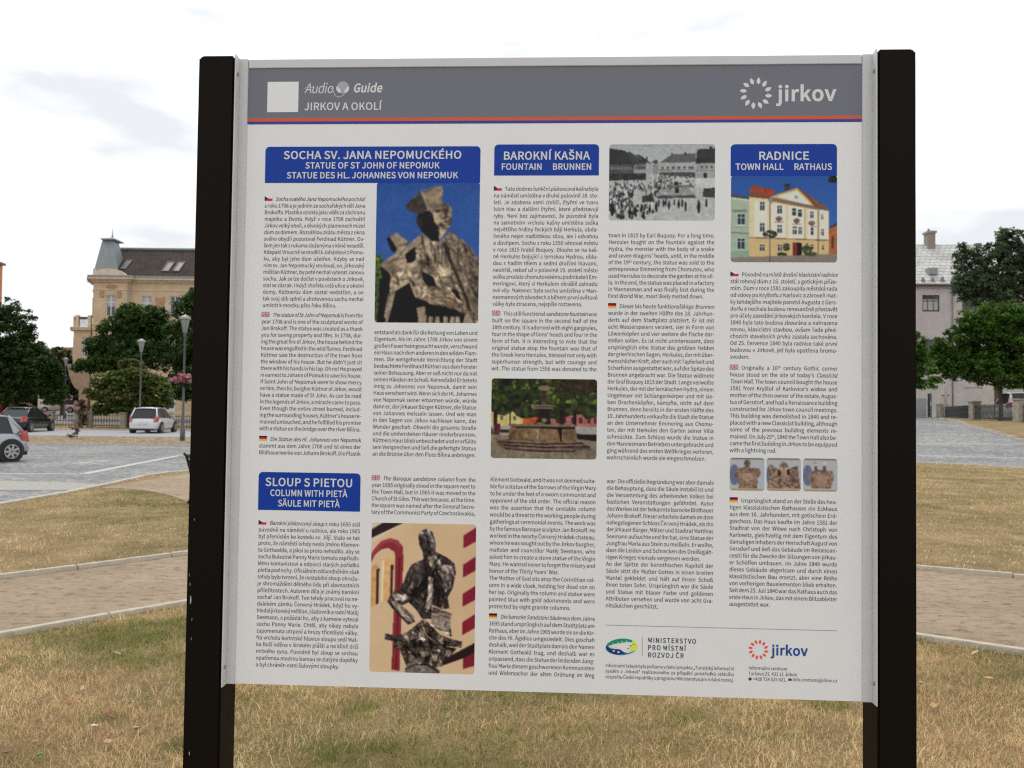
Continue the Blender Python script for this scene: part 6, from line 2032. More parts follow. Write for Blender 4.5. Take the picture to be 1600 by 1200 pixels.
def strip_text(txt, x0, x1, yb, cap, m, par, bold=8, italic=False, y=Y2_, name='lettering', track=0, yb1=None):
    k = cap / 813 / CAPH * KS
    u0, u1 = B(x0, yb, YP)[0], B(x1, yb if yb1 is None else yb1, YP)[0]
    z = B(x0, yb, YP)[1]
    t_ = Ink(); w = sum(t_.width(c, bold, italic, track) if c != ' ' else SPACE for c in txt) * k
    hs = (u1 - u0) / w
    x = u0
    for wd in txt.split(' '):
        x = t_.word(wd, x, z, k, hs, bold, italic, track) + SPACE * k * hs
    return t_.build(name, m, par, y)
strip_text('+420 724 525 421,', 1176.5, 1229, 1063.2, 4.9, M_text, panel, 1.6, y=Y1_)
strip_text('info.centrum@jirkov.cz', 1238.5, 1308, 1064.2, 4.9, M_text, panel, 1.6, y=Y1_)
# little telephone and letter signs
x, z = B(1172, 1060.8, YP); r_ = .0032
flat('phone_sign', M_text, [(x + r_ * math.cos(k * .524), z + r_ * math.sin(k * .524)) for k in range(12)], Y1_, panel)
x, z = B(1234.3, 1061.9, YP)
flat('letter_sign', M_text, [(x - .0032, z - .0022), (x + .0032, z - .0022), (x + .0032, z + .0022), (x - .0032, z + .0022)], Y1_, panel)
# thin rule above the imprint
a = B(946, 978, YP); b_ = B(1308, 984, YP); zl = (a[1] + b_[1]) / 2
rect('rule_line', print_mat('rule_grey', (125, 128, 134)), a[0], b_[0], zl - .0005, zl + .0005, Y1_, panel)
a = B(1003.7, 995, YP); b_ = B(1003.7, 1025.5, YP)
rect('rule_line', print_mat('rule_grey', (125, 128, 134)), a[0] - .0004, a[0] + .0004, b_[1], a[1], Y1_, panel)
M_navy = print_mat('logo_navy', (50, 58, 84))
strip_text('MINISTERSTVO', 1012, 1089, 1003.8, 7.1, M_navy, panel, 7, y=Y1_, track=42)
strip_text('PRO MÍSTNÍ', 1012, 1073, 1015.4, 7.1, M_navy, panel, 7, y=Y1_, track=42)
strip_text('ROZVOJ ČR', 1012, 1069.5, 1026.8, 7.1, M_navy, panel, 7, y=Y1_, track=42)

# sun ring logos: twelve pointed petals round a circle
def sun_logo(px, py, rpx, word, wx0, wx1, wy, cap, m_ring, m_word, y):
    cx, cz = B(px, py, YP)
    R_ = rpx / 813 * KS
    lg = MB()
    for k in range(12):
        a = rad(15 + 30 * k)
        d = Vector((math.cos(a), math.sin(a))); t_ = Vector((-d.y, d.x))
        d2 = (d + t_ * .22).normalized(); t2 = Vector((-d2.y, d2.x))
        c0 = Vector((cx, cz)) + d * R_ * .56
        L_ = R_ * .46; w_ = R_ * .125
        P = [c0, c0 + d2 * L_ * .30 + t2 * w_ * .95, c0 + d2 * L_ * .62 + t2 * w_ * .9, c0 + d2 * L_, c0 + d2 * L_ * .62 - t2 * w_ * .9, c0 + d2 * L_ * .30 - t2 * w_ * .95]
        lg.add([(p.x, y, p.y) for p in P], [(0, 1, 2, 3, 4, 5)[::-1]])
    o = lg.build('sun_logo', m_ring, panel)
    o['kind'] = 'stuff'
    strip_text(word, wx0, wx1, wy, cap, m_word, panel, 11, y=y, name='logo_lettering')
    return o
sun_logo(1181, 146, 25, 'jirkov', 1214.5, 1307, 157.8, 22.5, M_twhite, M_twhite, Y2_)
sun_logo(1185, 1015, 15.2, 'jirkov', 1205.5, 1262.5, 1023.2, 14.2, print_mat('logo_red', (206, 88, 70)), print_mat('logo_blue', (44, 74, 134)), Y1_)

# green, yellow and blue oval mark
xa, xb, za, zb = box_px(946.5, 996.5, 996.5, 1024.5)
cx, cz, ax_, az_ = (xa + xb) / 2, (za + zb) / 2, (xb - xa) / 2, (zb - za) / 2
def crescent(a0_, a1_, w0, w1, m, name, y, tilt=.12):
    P = []
    n = 18
    for k in range(n + 1):
        a = rad(a0_ + (a1_ - a0_) * k / n)
        P.append((math.cos(a), math.sin(a)))
    Q = []
    for k in range(n, -1, -1):
        a = rad(a0_ + (a1_ - a0_) * k / n)
        f = 1 - (w0 + (w1 - w0) * math.sin(math.pi * k / n))
        Q.append((math.cos(a) * f + .12 * (1 - f), math.sin(a) * f - .05 * (1 - f)))
    P = [(cx + x * ax_, cz + (y_ + x * tilt) * az_ * .92) for x, y_ in P + Q]
    mb = MB(); N_ = len(P)
    for k in range(n):
        mb.add([(P[k][0], y, P[k][1]), (P[k + 1][0], y, P[k + 1][1]), (P[N_ - 2 - k][0], y, P[N_ - 2 - k][1]), (P[N_ - 1 - k][0], y, P[N_ - 1 - k][1])], [(0, 3, 2, 1)])
    mb.build(name, m, panel)
crescent(178, 28, .10, .50, print_mat('mark_green', (38, 132, 110)), 'oval_mark', Y1_)
crescent(-62, 48, .08, .52, print_mat('mark_lime', (196, 206, 84)), 'oval_mark', Y1_ - .0001)
crescent(172, 300, .06, .66, print_mat('mark_blue', (34, 58, 128)), 'oval_mark', Y1_ - .0002)
crescent(255, 330, .04, .14, print_mat('mark_teal', (30, 120, 140)), 'oval_mark', Y1_ - .0003)
# dots on the mark
for (u_, v_, s_, nm) in [(-.62, -.05, .13, 0), (-.35, .05, .09, 0), (-.5, -.45, .10, 0), (-.2, -.62, .11, 0), (-.75, .18, .06, 0), (-.25, .55, .06, 1), (0, .62, .07, 1), (.3, .66, .07, 1), (-.55, .42, .05, 1), (.55, .1, .08, 2), (.4, -.25, .07, 2), (.72, .25, .06, 2)]:
    m_ = [print_mat('mark_star', (206, 214, 130)), print_mat('mark_pale', (190, 220, 150)), print_mat('mark_dot', (120, 70, 60))][nm]
    x, z = cx + u_ * ax_, cz + (v_ + u_ * .12) * az_ * .92
    P = []
    for k in range(10):
        r2 = s_ * ax_ * (1 if k % 2 == 0 else .5); P.append((x + r2 * math.cos(k * .628), z + r2 * .7 * math.sin(k * .628)))
    flat('mark_star', m_, P, Y1_ - .0005, panel)

# header print: blank white square, audio guide mark, town line
xa, xb, za, zb = box_px(418, 128, 466.5, 175.5)
rect('blank_square', M_panel, xa, xb, za, zb, Y2_, panel)
strip_text('Audio', 476, 520, 146, 15.5, M_twhite, panel, 0, italic=True, track=-8)
strip_text('Guide', 551.5, 597, 144.2, 13.2, M_twhite, panel, 12, italic=True)
strip_text('JIRKOV A OKOLÍ', 475.5, 597, 172.3, 11.6, M_twhite, panel, 7)
def flatstroke(name, m, pts, w, y, par):
    P = [Vector(B(px, py, YP)) for px, py in pts]
    mb = MB()
    Lf = []; Rt = []
    for i, p in enumerate(P):
        d = (P[min(i + 1, len(P) - 1)] - P[max(i - 1, 0)]).normalized(); n_ = Vector((-d.y, d.x)) * w / 2
        Lf.append(p + n_); Rt.append(p - n_)
    V = [(q.x, y, q.y) for q in Lf + Rt]; k = len(P)
    mb.add(V, [(i, i + 1, k + i + 1, k + i) for i in range(k - 1)])
    return mb.build(name, m, par)
flatstroke('cable_line', M_twhite, [(517, 138), (520, 140), (521.5, 145), (524, 150), (530, 152), (536, 149.5), (539, 146)], .0011, Y2_, panel)
flatstroke('cable_line', M_twhite, [(476, 138.5), (484, 136), (492, 138)], .0010, Y2_ - .0002, panel)
x, z = B(535.8, 137, YP); r_ = .0128
flat('headphone_disc', print_mat('disc_grey', (150, 152, 160)), [(x + r_ * math.cos(k * .2618), z + r_ * math.sin(k * .2618)) for k in range(24)], Y2_, panel)
for s_ in (-1, 1):
    P = [(s_ * .0135, .001), (s_ * .0132, -.006), (s_ * .0095, -.0115), (s_ * .0045, -.0125), (s_ * .0032, -.009), (s_ * .0055, -.004), (s_ * .0098, .0005)]
    if s_ < 0: P = P[::-1]
    flat('ear_pad', M_twhite, [(x + a, z + b_ + .001) for a, b_ in P][::-1], Y2_ - .0004, panel)
# ------------------------------------------------------------------ the printed photographs
class Pic:
    """a small canvas painted with outlines, in the coordinates of a reference frame x0,y0,x1,y1"""
    def __init__(s, w, h, fr, bg, seed=1):
        s.w, s.h, s.fr = w, h, fr
        s.a = np.empty((h, w, 3)); s.a[:] = bg
        s.r = np.random.default_rng(seed)
        yy, xx = np.mgrid[0:h, 0:w]
        s.X = fr[0] + (xx + .5) / w * (fr[2] - fr[0])
        s.Y = fr[1] + (yy + .5) / h * (fr[3] - fr[1])
    def noise(s, cell, octs=3):
        out = np.zeros((s.h, s.w)); amp = 1; tot = 0
        for o in range(octs):
            c = max(1.0, cell / 2 ** o)
            gh, gw = int(s.h / c) + 3, int(s.w / c) + 3
            g = s.r.normal(0, 1, (gh, gw))
            y = np.arange(s.h) / c; x = np.arange(s.w) / c
            y0 = y.astype(int); x0 = x.astype(int)
            fy = (y - y0)[:, None]; fx = (x - x0)[None]
            fy = fy * fy * (3 - 2 * fy); fx = fx * fx * (3 - 2 * fx)
            v = (g[y0][:, x0] * (1 - fy) * (1 - fx) + g[y0 + 1][:, x0] * fy * (1 - fx) + g[y0][:, x0 + 1] * (1 - fy) * fx + g[y0 + 1][:, x0 + 1] * fy * fx)
            out += v * amp; tot += amp; amp *= .6
        return out / tot
    def mask(s, P):
        m = np.zeros((s.h, s.w), bool)
        n = len(P)
        for i in range(n):
            x0, y0 = P[i]; x1, y1 = P[(i + 1) % n]
            if y0 == y1: continue
            m ^= ((y0 > s.Y) != (y1 > s.Y)) & (s.X < (x1 - x0) * (s.Y - y0) / (y1 - y0) + x0)
        return m
    def ell(s, cx, cy, rx, ry): return ((s.X - cx) / rx) ** 2 + ((s.Y - cy) / ry) ** 2 < 1
    def fill(s, m, c, nz=0, cell=6, octs=3):
        c = np.array(c, float)
        if nz:
            f = 1 + s.noise(cell, octs) * nz
            s.a[m] = (c * f[..., None])[m]
        else: s.a[m] = c
        return s
    def P(s, pts, c, nz=0, cell=6, octs=3): return s.fill(s.mask(pts), c, nz, cell, octs)
    def E(s, cx, cy, rx, ry, c, nz=0, cell=6): return s.fill(s.ell(cx, cy, rx, ry), c, nz, cell)
    def L(s, pts, w, c, nz=0):
        m = np.zeros((s.h, s.w), bool)
        for (x0, y0), (x1, y1) in zip(pts, pts[1:]):
            dx, dy = x1 - x0, y1 - y0; l2 = dx * dx + dy * dy + 1e-9
            t = np.clip(((s.X - x0) * dx + (s.Y - y0) * dy) / l2, 0, 1)
            m |= (s.X - x0 - t * dx) ** 2 + (s.Y - y0 - t * dy) ** 2 < (w / 2) ** 2
        return s.fill(m, c, nz, 3)
    def mott(s, m, amt, cell=5, octs=3):
        f = 1 + s.noise(cell, octs) * amt
        s.a[m] = (s.a * f[..., None])[m]; return s
    def blur(s, k=1):
        for _ in range(k):
            p = np.pad(s.a, ((1, 1), (1, 1), (0, 0)), 'edge')
            s.a = (p[1:-1, 1:-1] * 4 + (p[:-2, 1:-1] + p[2:, 1:-1] + p[1:-1, :-2] + p[1:-1, 2:]) * 2 + p[:-2, :-2] + p[2:, 2:] + p[:-2, 2:] + p[2:, :-2]) / 16
        return s
    def soft(s, m, *spots):
        for (cx, cy, rx_, ry_, amt) in spots:
            g = np.exp(-(((s.X - cx) / rx_) ** 2 + ((s.Y - cy) / ry_) ** 2))
            s.a[m] = (s.a * (1 + amt * g)[..., None])[m]
        return s
    def strokes(s, m, n, box, ln, ang, w, tones, jit=.25):
        ys, xs_ = np.nonzero(m & (s.X > box[0]) & (s.X < box[2]) & (s.Y > box[1]) & (s.Y < box[3]))
        if not len(ys): return s
        base = s.a.copy()
        for _ in range(n):
            k = s.r.integers(len(ys)); cx, cy = s.X[ys[k], xs_[k]], s.Y[ys[k], xs_[k]]
            a = rad(ang) + s.r.normal(0, jit); l = ln * s.r.uniform(.5, 1.3) / 2
            dx, dy = math.cos(a) * l, math.sin(a) * l
            bx0, by0 = s.r.normal(0, l * .12, 2)
            f = tones[s.r.integers(len(tones))]
            for (p0, p1) in (((cx - dx, cy - dy), (cx + bx0, cy + by0)), ((cx + bx0, cy + by0), (cx + dx, cy + dy))):
                ex, ey = p1[0] - p0[0], p1[1] - p0[1]; l2 = ex * ex + ey * ey + 1e-9
                t = np.clip(((s.X - p0[0]) * ex + (s.Y - p0[1]) * ey) / l2, 0, 1)
                d = ((s.X - p0[0] - t * ex) ** 2 + (s.Y - p0[1] - t * ey) ** 2) / (w / 2) ** 2
                g = np.where(m, np.exp(-d) * (f - 1), 0)
                s.a = s.a * (1 + g)[..., None]
        return s
    def relief(s, m, amt, cell=6, ang=.8):
        n = s.noise(cell, 4)
        g = (np.roll(n, 1, 1) - n) * math.cos(ang) + (np.roll(n, 1, 0) - n) * math.sin(ang)
        f = np.clip(1 - g * amt, .35, 1.7)
        s.a[m] = (s.a * f[..., None])[m]; return s
    def build(s, l, t, r, b, label, y=None):
        xa, xb, za, zb = box_px(l, t, r, b)
        y = Y1_ + .0002 if y is None else y
        H_, W_ = s.h, s.w
        X = xa + (np.arange(W_) / (W_ - 1)) * (xb - xa); Z = zb - (np.arange(H_) / (H_ - 1)) * (zb - za)
        XX, ZZ = np.meshgrid(X, Z)
        V = np.stack([XX.ravel(), np.full(XX.size, y), ZZ.ravel()], 1)
        i = (np.arange(H_ - 1)[:, None] * W_ + np.arange(W_ - 1)[None])
        # rounded corners: leave out the corner cells
        keep = np.ones(i.shape, bool); rr = 5
        for cy_, cx_, sy, sx in ((0, 0, 1, 1), (0, W_ - 2, 1, -1), (H_ - 2, 0, -1, 1), (H_ - 2, W_ - 2, -1, -1)):
            for a in range(rr):
                for b_ in range(rr):
                    if (rr - a - .5) ** 2 + (rr - b_ - .5) ** 2 > rr * rr: keep[cy_ + sy * a, cx_ + sx * b_] = False
        i = i[keep].ravel()
        F = np.stack([i, i + W_, i + W_ + 1, i + 1], 1)
        c_ = np.clip(s.a, 0, 255)
        c_ = c_ * .86 + c_.mean(2, keepdims=True) * .14
        tint = np.clip(lin(c_ * .97) * PK - .010, .004, .85).reshape(-1, 3)
        o = mesh_np('printed_photograph', V, F, attr_mat('photo_print', .38, .18), panel, tint=tint)
        o['label'] = label
        return o

ST, SD, SH = (146, 128, 108), (84, 72, 62), (24, 20, 20)
# stone saint with hat and crucifix
p = Pic(161, 219, (82, 72, 858, 1122), (42, 84, 160), 5)
p.a += (p.Y[..., None] - 600) / 1050 * np.array([14, 18, 14]) + p.noise(30)[..., None] * 3
fol = p.mask([(60, 615), (120, 615), (140, 650), (150, 720), (150, 900), (130, 1130), (60, 1130)])
p.fill(fol, (52, 70, 34), .6, 5); p.fill(fol & (p.noise(4) > .75), (110, 130, 50), .3)
p.P([(430, 455), (375, 500), (320, 545), (250, 595), (180, 640), (125, 700), (190, 760), (205, 830), (160, 930), (120, 1130), (870, 1130), (858, 655), (800, 570), (745, 515), (690, 480), (640, 440), (560, 520), (500, 510)], ST, .13, 6)
p.P([(640, 440), (745, 515), (858, 655), (862, 1125), (800, 1000), (760, 880), (700, 760), (660, 660), (620, 560), (590, 500)], (128, 110, 92), .26, 4)
p.P([(165, 500), (235, 450), (330, 520), (300, 560), (235, 605)], (140, 124, 100), .12)
p.P([(165, 500), (185, 480), (245, 575), (230, 600), (205, 590)], SH, .1)
p.P([(118, 690), (160, 655), (290, 715), (255, 765), (200, 810), (150, 770)], (130, 112, 92), .12)
p.P([(118, 695), (200, 765), (195, 820), (140, 790)], SH)
p.P([(120, 790), (195, 800), (215, 900), (170, 1100), (160, 1125), (105, 1125)], SH, .2)
p.P([(195, 870), (230, 880), (222, 960), (195, 1090), (170, 1105), (155, 1070), (170, 980)], ST, .2, 4)
p.P([(200, 790), (250, 745), (340, 738), (410, 770), (450, 840), (500, 870), (510, 940), (470, 930), (380, 930), (350, 820), (290, 850), (240, 880), (190, 860)], (165, 146, 118), .28, 4)
p.P([(240, 885), (340, 825), (385, 935), (470, 960), (520, 1010), (470, 1060), (390, 1130), (180, 1130), (220, 980)], SH, .2)
p.P([(395, 1010), (460, 995), (465, 1080), (480, 1125), (415, 1125), (405, 1060)], (140, 122, 98), .12)
p.P([(480, 980), (620, 1000), (760, 1050), (740, 1130), (470, 1130)], SH, .2)
for x in (490, 540, 600, 650, 690): p.P([(x, 1070), (x + 30, 1075), (x + 32, 1130), (x - 6, 1130)], (150, 134, 110), .2)
p.P([(305, 615), (372, 560), (395, 600), (380, 660), (325, 688)], SH, .2)
p.P([(380, 570), (450, 565), (480, 620), (520, 680), (620, 690), (650, 720), (655, 800), (560, 860), (520, 790), (440, 730), (390, 650)], (170, 150, 122), .22, 5)
p.P([(430, 740), (520, 780), (540, 850), (480, 850), (440, 800)], SH, .15)
p.P([(230, 690), (400, 670), (415, 700), (280, 720)], (172, 152, 124), .1)
p.P([(390, 650), (500, 640), (560, 760), (530, 790), (470, 730), (400, 690)], (118, 100, 82), .25, 4)
for x0 in (520, 545, 572, 596): p.L([(x0, 545), (x0 + 12, 620), (x0 + 8, 690)], 9, (86, 74, 62))
p.L([(600, 540), (640, 650), (700, 780), (770, 950), (790, 1030)], 24, (52, 42, 36), .2)
p.L([(430, 465), (440, 560)], 12, (70, 58, 50))
p.P([(500, 890), (640, 845), (700, 850), (730, 930), (800, 1050), (700, 1030), (560, 980), (510, 950)], (136, 116, 94), .16)
for k in range(4): p.L([(560, 905 + k * 26), (650, 905 + k * 30), (740, 990 + k * 22)], 7, (80, 66, 54))
p.P([(650, 870), (700, 880), (735, 960), (700, 940)], SH)
hair = p.mask([(565, 235), (615, 235), (648, 270), (652, 340), (640, 400), (610, 430), (600, 330)])
p.P([(470, 280), (575, 235), (615, 260), (640, 300), (640, 380), (615, 440), (560, 510), (500, 505), (430, 440), (385, 370), (395, 310)], (150, 130, 106), .08)
p.P([(385, 375), (395, 310), (480, 288), (512, 320), (530, 385), (558, 420), (552, 470), (560, 512), (505, 512), (430, 445)], SH, .2)
p.fill(hair, (128, 110, 88), .4, 3)
p.P([(385, 360), (400, 320), (440, 330), (440, 430), (400, 410)], (40, 34, 32), .3)
p.E(545, 292, 20, 9, (70, 56, 46)); p.E(488, 325, 12, 7, (70, 60, 52)); p.P([(505, 300), (525, 300), (548, 372), (520, 380)], (164, 142, 116))
p.P([(530, 395), (590, 385), (600, 400), (560, 412)], (100, 82, 68)); p.P([(545, 425), (600, 410), (615, 440), (575, 470)], (168, 148, 120), .2)
p.P([(305, 245), (415, 140), (430, 152), (568, 102), (582, 130), (576, 238), (470, 290), (400, 312), (322, 285)], (138, 120, 96), .12)
p.P([(305, 245), (415, 142), (470, 270), (445, 305), (395, 312), (320, 285)], (62, 54, 48), .2)
p.L([(420, 148), (468, 268)], 9, (160, 142, 116)); p.L([(415, 142), (500, 118), (570, 102)], 10, (120, 104, 86))
st_ = (p.a[..., 0] > p.a[..., 2]) & (p.a.sum(2) > 130) & (p.a[..., 1] < p.a[..., 0])
p.relief(st_, .3, 9)
p.strokes(st_, 46, (640, 480, 860, 1120), 150, 62, 12, (.62, .72, 1.2)); p.strokes(st_, 60, (620, 500, 860, 1120), 30, 80, 9, (.6, 1.3), .8)
p.strokes(st_, 26, (430, 520, 640, 700), 120, 80, 11, (.6, .75, 1.22), .12); p.strokes(st_, 16, (180, 480, 430, 700), 110, -38, 12, (.72, 1.15))
p.strokes(st_, 60, (190, 735, 520, 940), 34, 70, 9, (.5, .62, 1.28), .7); p.strokes(st_, 22, (480, 840, 760, 1040), 120, 28, 9, (.6, 1.2), .15)
p.strokes(st_, 30, (390, 560, 660, 840), 60, 40, 14, (.6, .75, 1.2), .6); p.strokes(st_, 26, (565, 235, 655, 430), 24, 60, 8, (.42, .6, 1.3), .9)
p.strokes(st_, 18, (310, 100, 585, 300), 60, -20, 10, (.78, 1.14), .5); p.strokes(st_, 14, (540, 400, 620, 500), 26, 70, 7, (.6, 1.2), .4)
p.soft(st_, (600, 300, 30, 50, -.25), (540, 330, 26, 60, .22), (590, 350, 26, 30, .18), (545, 288, 24, 13, -.5), (600, 285, 20, 10, -.45), (572, 398, 40, 9, -.45), (580, 460, 30, 30, .15), (560, 420, 24, 7, -.3), (640, 350, 16, 60, -.2),
       (850, 800, 70, 300, -.28), (480, 540, 50, 60, .12), (620, 600, 26, 120, -.3), (460, 690, 40, 50, -.3), (560, 730, 50, 40, .18), (630, 830, 40, 40, -.22), (240, 600, 60, 50, .1), (200, 720, 60, 30, -.2), (450, 610, 26, 20, .2), (300, 780, 70, 30, .15), (520, 860, 50, 24, -.35), (700, 900, 50, 60, .15), (440, 200, 60, 26, .12), (520, 250, 70, 22, -.3)); p.mott(p.X > 0, .05, 2, 1); p.blur(2)
p.build(587, 284.5, 748.5, 504.3, 'printed photo of a stone saint with hat and crucifix')

# dark pieta on its capital before a beige and red church wall
p = Pic(164, 234, (33, 320, 626, 1170), (204, 172, 132), 6)
p.a += p.noise(40)[..., None] * 4 + (p.X[..., None] - 300) / 600 * np.array([-4, -6, -6])
p.P([(33, 320), (215, 320), (33, 440)], (206, 190, 168))
p.P([(33, 360), (60, 320), (215, 320), (33, 408)], (52, 36, 34), .1)
p.P([(33, 380), (120, 320), (215, 320), (33, 410)], (50, 36, 36))
p.P([(33, 320), (100, 320), (33, 360)], (206, 186, 160))
red, red2 = (138, 42, 52), (158, 60, 66)
p.P([(33, 500), (60, 460), (90, 425), (140, 408), (185, 420), (212, 455), (217, 520), (205, 1160), (160, 1155), (172, 520), (165, 485), (130, 465), (90, 475), (60, 500), (33, 550)], red, .08)
p.P([(33, 500), (60, 460), (90, 425), (140, 408), (185, 420), (205, 445), (200, 460), (150, 430), (100, 440), (60, 490), (33, 530)], red2, .08)
p.P([(190, 520), (200, 520), (190, 1150), (182, 1150)], (104, 30, 40))
p.P([(38, 800), (38, 580), (55, 558), (78, 570), (82, 780)], (206, 150, 90), .08); p.P([(66, 590), (82, 580), (80, 780), (66, 790)], (60, 44, 44))
p.P([(106, 770), (108, 540), (130, 512), (160, 520), (164, 560), (158, 750)], (214, 164, 104), .08); p.P([(146, 560), (162, 560), (158, 720), (144, 730)], (64, 48, 50)); p.P([(96, 545), (108, 535), (106, 770), (94, 772)], (224, 206, 158))
for y0 in (375, 540, 705, 865): p.P([(555, y0 + 10), (626, y0 - 38), (626, y0 + 42), (552, y0 + 85)], (132, 30, 50), .06)
p.P([(430, 1100), (626, 990), (626, 1050), (560, 1080), (430, 1130)], (44, 32, 32)); p.P([(560, 1080), (626, 1045), (626, 1120), (560, 1140)], (124, 34, 44))
DKS, MDS, LTS = (54, 46, 46), (92, 80, 76), (146, 130, 116)
p.P([(320, 360), (345, 350), (380, 370), (398, 430), (400, 480), (460, 510), (505, 545), (515, 600), (495, 690), (470, 740), (480, 800), (440, 805), (380, 780), (380, 860), (330, 865), (300, 820), (250, 770), (190, 800), (270, 850), (290, 880), (250, 900), (160, 810), (130, 770), (150, 720), (180, 715), (220, 660), (240, 600), (265, 555), (330, 525), (325, 480), (305, 440), (300, 390)], DKS, .34, 4)
p.P([(345, 350), (380, 370), (398, 430), (398, 490), (375, 470), (365, 420), (350, 390), (318, 388), (300, 400), (310, 370)], (78, 70, 72), .3, 4)
p.P([(312, 392), (340, 385), (352, 420), (348, 460), (325, 470), (308, 430)], (66, 56, 54), .1); p.P([(330, 395), (345, 395), (350, 430), (340, 455)], (112, 98, 92))
p.P([(355, 510), (395, 500), (430, 540), (430, 570), (400, 580), (365, 560)], (124, 110, 100), .3, 3)
p.E(300, 565, 16, 22, (112, 98, 92), .2); p.P([(270, 560), (330, 540), (345, 620), (300, 690), (250, 700), (240, 640)], (72, 62, 60), .3, 4)
p.P([(360, 620), (385, 620), (390, 700), (372, 800), (350, 830), (345, 800), (360, 720)], (152, 136, 124), .12)
p.P([(410, 590), (470, 560), (500, 600), (490, 680), (450, 720), (420, 650)], (110, 98, 92), .35, 4); p.E(460, 570, 28, 18, (150, 136, 124), .2)
p.P([(150, 725), (185, 720), (270, 740), (240, 770), (200, 760), (180, 770)], (120, 106, 98), .2, 4)
p.P([(150, 770), (180, 765), (285, 850), (270, 885), (235, 870)], (130, 116, 104), .2, 4)
p.P([(385, 790), (495, 830), (488, 862), (380, 830)], (96, 84, 78), .2); p.P([(380, 832), (486, 862), (495, 960), (378, 900)], (138, 124, 112), .1)
p.P([(118, 950), (190, 962), (245, 940), (330, 868), (365, 885), (430, 950), (500, 975), (556, 985), (550, 1020), (440, 1010), (360, 960), (335, 905), (250, 975), (180, 995), (120, 985)], (66, 56, 52), .3, 4)
p.P([(175, 995), (250, 975), (330, 910), (360, 965), (440, 1012), (525, 1025), (500, 1060), (455, 1085), (440, 1130), (240, 1125), (225, 1085), (205, 1040), (165, 1025)], (74, 63, 58), .55, 3)
for (x, y) in [(240, 960), (330, 950), (335, 1060), (430, 970), (440, 1010), (400, 1080), (270, 1085), (480, 1050), (200, 1010), (300, 1110), (430, 1110)]: p.E(x, y, 17, 19, (118, 104, 90), .4, 2)
for (x, y) in [(290, 1010), (380, 1010), (245, 1040), (360, 1090), (460, 1000), (320, 1000)]: p.E(x, y, 12, 22, (36, 30, 30))
p.P([(245, 1120), (300, 1105), (380, 1112), (430, 1150), (430, 1170), (235, 1170)], (110, 98, 90), .15); p.L([(240, 1150), (290, 1122), (360, 1122), (425, 1160)], 10, (58, 50, 48))
p.mott(p.mask([(120, 350), (560, 350), (560, 1170), (120, 1170)]) & (p.a.sum(2) < 460) & (p.a[..., 0] < p.a[..., 1] * 1.35), .12, 3, 2)
st_ = p.mask([(120, 350), (560, 350), (560, 1170), (120, 1170)]) & (p.a.sum(2) < 460) & (p.a[..., 0] < p.a[..., 1] * 1.35)
p.relief(st_, .4, 9)
p.strokes(st_, 30, (240, 540, 400, 780), 130, 118, 12, (.6, .75, 1.5), .2); p.strokes(st_, 24, (395, 480, 520, 800), 130, 75, 12, (.6, .7, 1.6), .25)
p.strokes(st_, 16, (300, 350, 400, 500), 90, 68, 9, (.6, 1.4), .2); p.strokes(st_, 18, (130, 700, 300, 880), 80, 40, 9, (.6, 1.4), .3)
p.strokes(st_, 60, (180, 880, 540, 1130), 36, 70, 9, (.45, .6, 1.6), .9); p.strokes(st_, 14, (380, 800, 500, 960), 80, 12, 8, (.7, 1.25), .1); p.strokes(st_, 14, (120, 940, 556, 1010), 120, 10, 8, (.6, 1.5), .3)
p.soft(st_, (385, 420, 14, 60, .5), (330, 372, 30, 12, .5), (318, 430, 10, 40, -.3), (345, 590, 20, 50, -.35), (300, 570, 20, 30, .5), (260, 640, 16, 50, .35), (470, 600, 30, 50, .35), (500, 560, 14, 60, .3), (420, 700, 30, 60, -.35), (370, 700, 10, 90, .25), (455, 770, 20, 30, .3), (200, 740, 40, 14, .3), (340, 960, 30, 60, .3), (440, 980, 24, 24, .4), (240, 970, 24, 24, .3), (330, 1010, 200, 20, -.3), (450, 900, 30, 40, .1))
p.blur(1)
p.build(579, 818, 742.5, 1051.5, 'printed photo of the dark pieta on its capital')

# fountain under trees
p = Pic(165, 125, (56, 92, 1382, 1086), (26, 30, 22), 7)
p.fill(p.X > 0, (44, 52, 26), .42, 8, 4)
lm = p.noise(7, 3)
p.fill(lm > .45, (74, 88, 36), .4, 4); p.fill(lm > .95, (112, 126, 52), .3, 3); p.fill(lm < -.7, (16, 18, 16), .2)
p.fill((p.X > 850) & (p.Y < 260) & (p.noise(14) > -.3), (52, 40, 30), .3)
p.P([(56, 500), (460, 490), (460, 690), (56, 690)], (196, 180, 108), .05)
p.P([(460, 540), (680, 540), (680, 660), (460, 660)], (176, 78, 36), .15); p.P([(800, 560), (1382, 520), (1382, 690), (800, 690)], (158, 96, 92), .12)
for x in (870, 960, 1060, 1160, 1265, 1340): p.P([(x, 570), (x + 34, 570), (x + 34, 640), (x, 640)], (84, 36, 36))
for x in (180, 340): p.P([(x, 560), (x + 30, 560), (x + 30, 610), (x, 610)], (70, 80, 84))
fm = p.mask([(56, 400), (1382, 400), (1382, 560), (1240, 590), (1180, 520), (1000, 560), (900, 600), (700, 560), (460, 590), (380, 560), (330, 500), (220, 560), (140, 540), (56, 500)])
p.fill(fm, (40, 48, 26), .5, 6)
for (x, w) in ((115, 46), (300, 14), (720, 100), (940, 60), (1105, 40)): p.P([(x - w / 2, 480), (x + w / 2, 480), (x + w / 2, 690), (x - w / 2, 690)], (40, 30, 26), .3)
p.P([(56, 680), (1382, 680), (1382, 1086), (56, 1086)], (150, 146, 138), .04)
p.P([(56, 790), (1382, 840), (1382, 1086), (56, 1086)], (122, 108, 92), .14, 8)
for k in range(14): p.L([(60 + k * 100, 1086), (130 + k * 92, 960)], 5, (96, 86, 74))
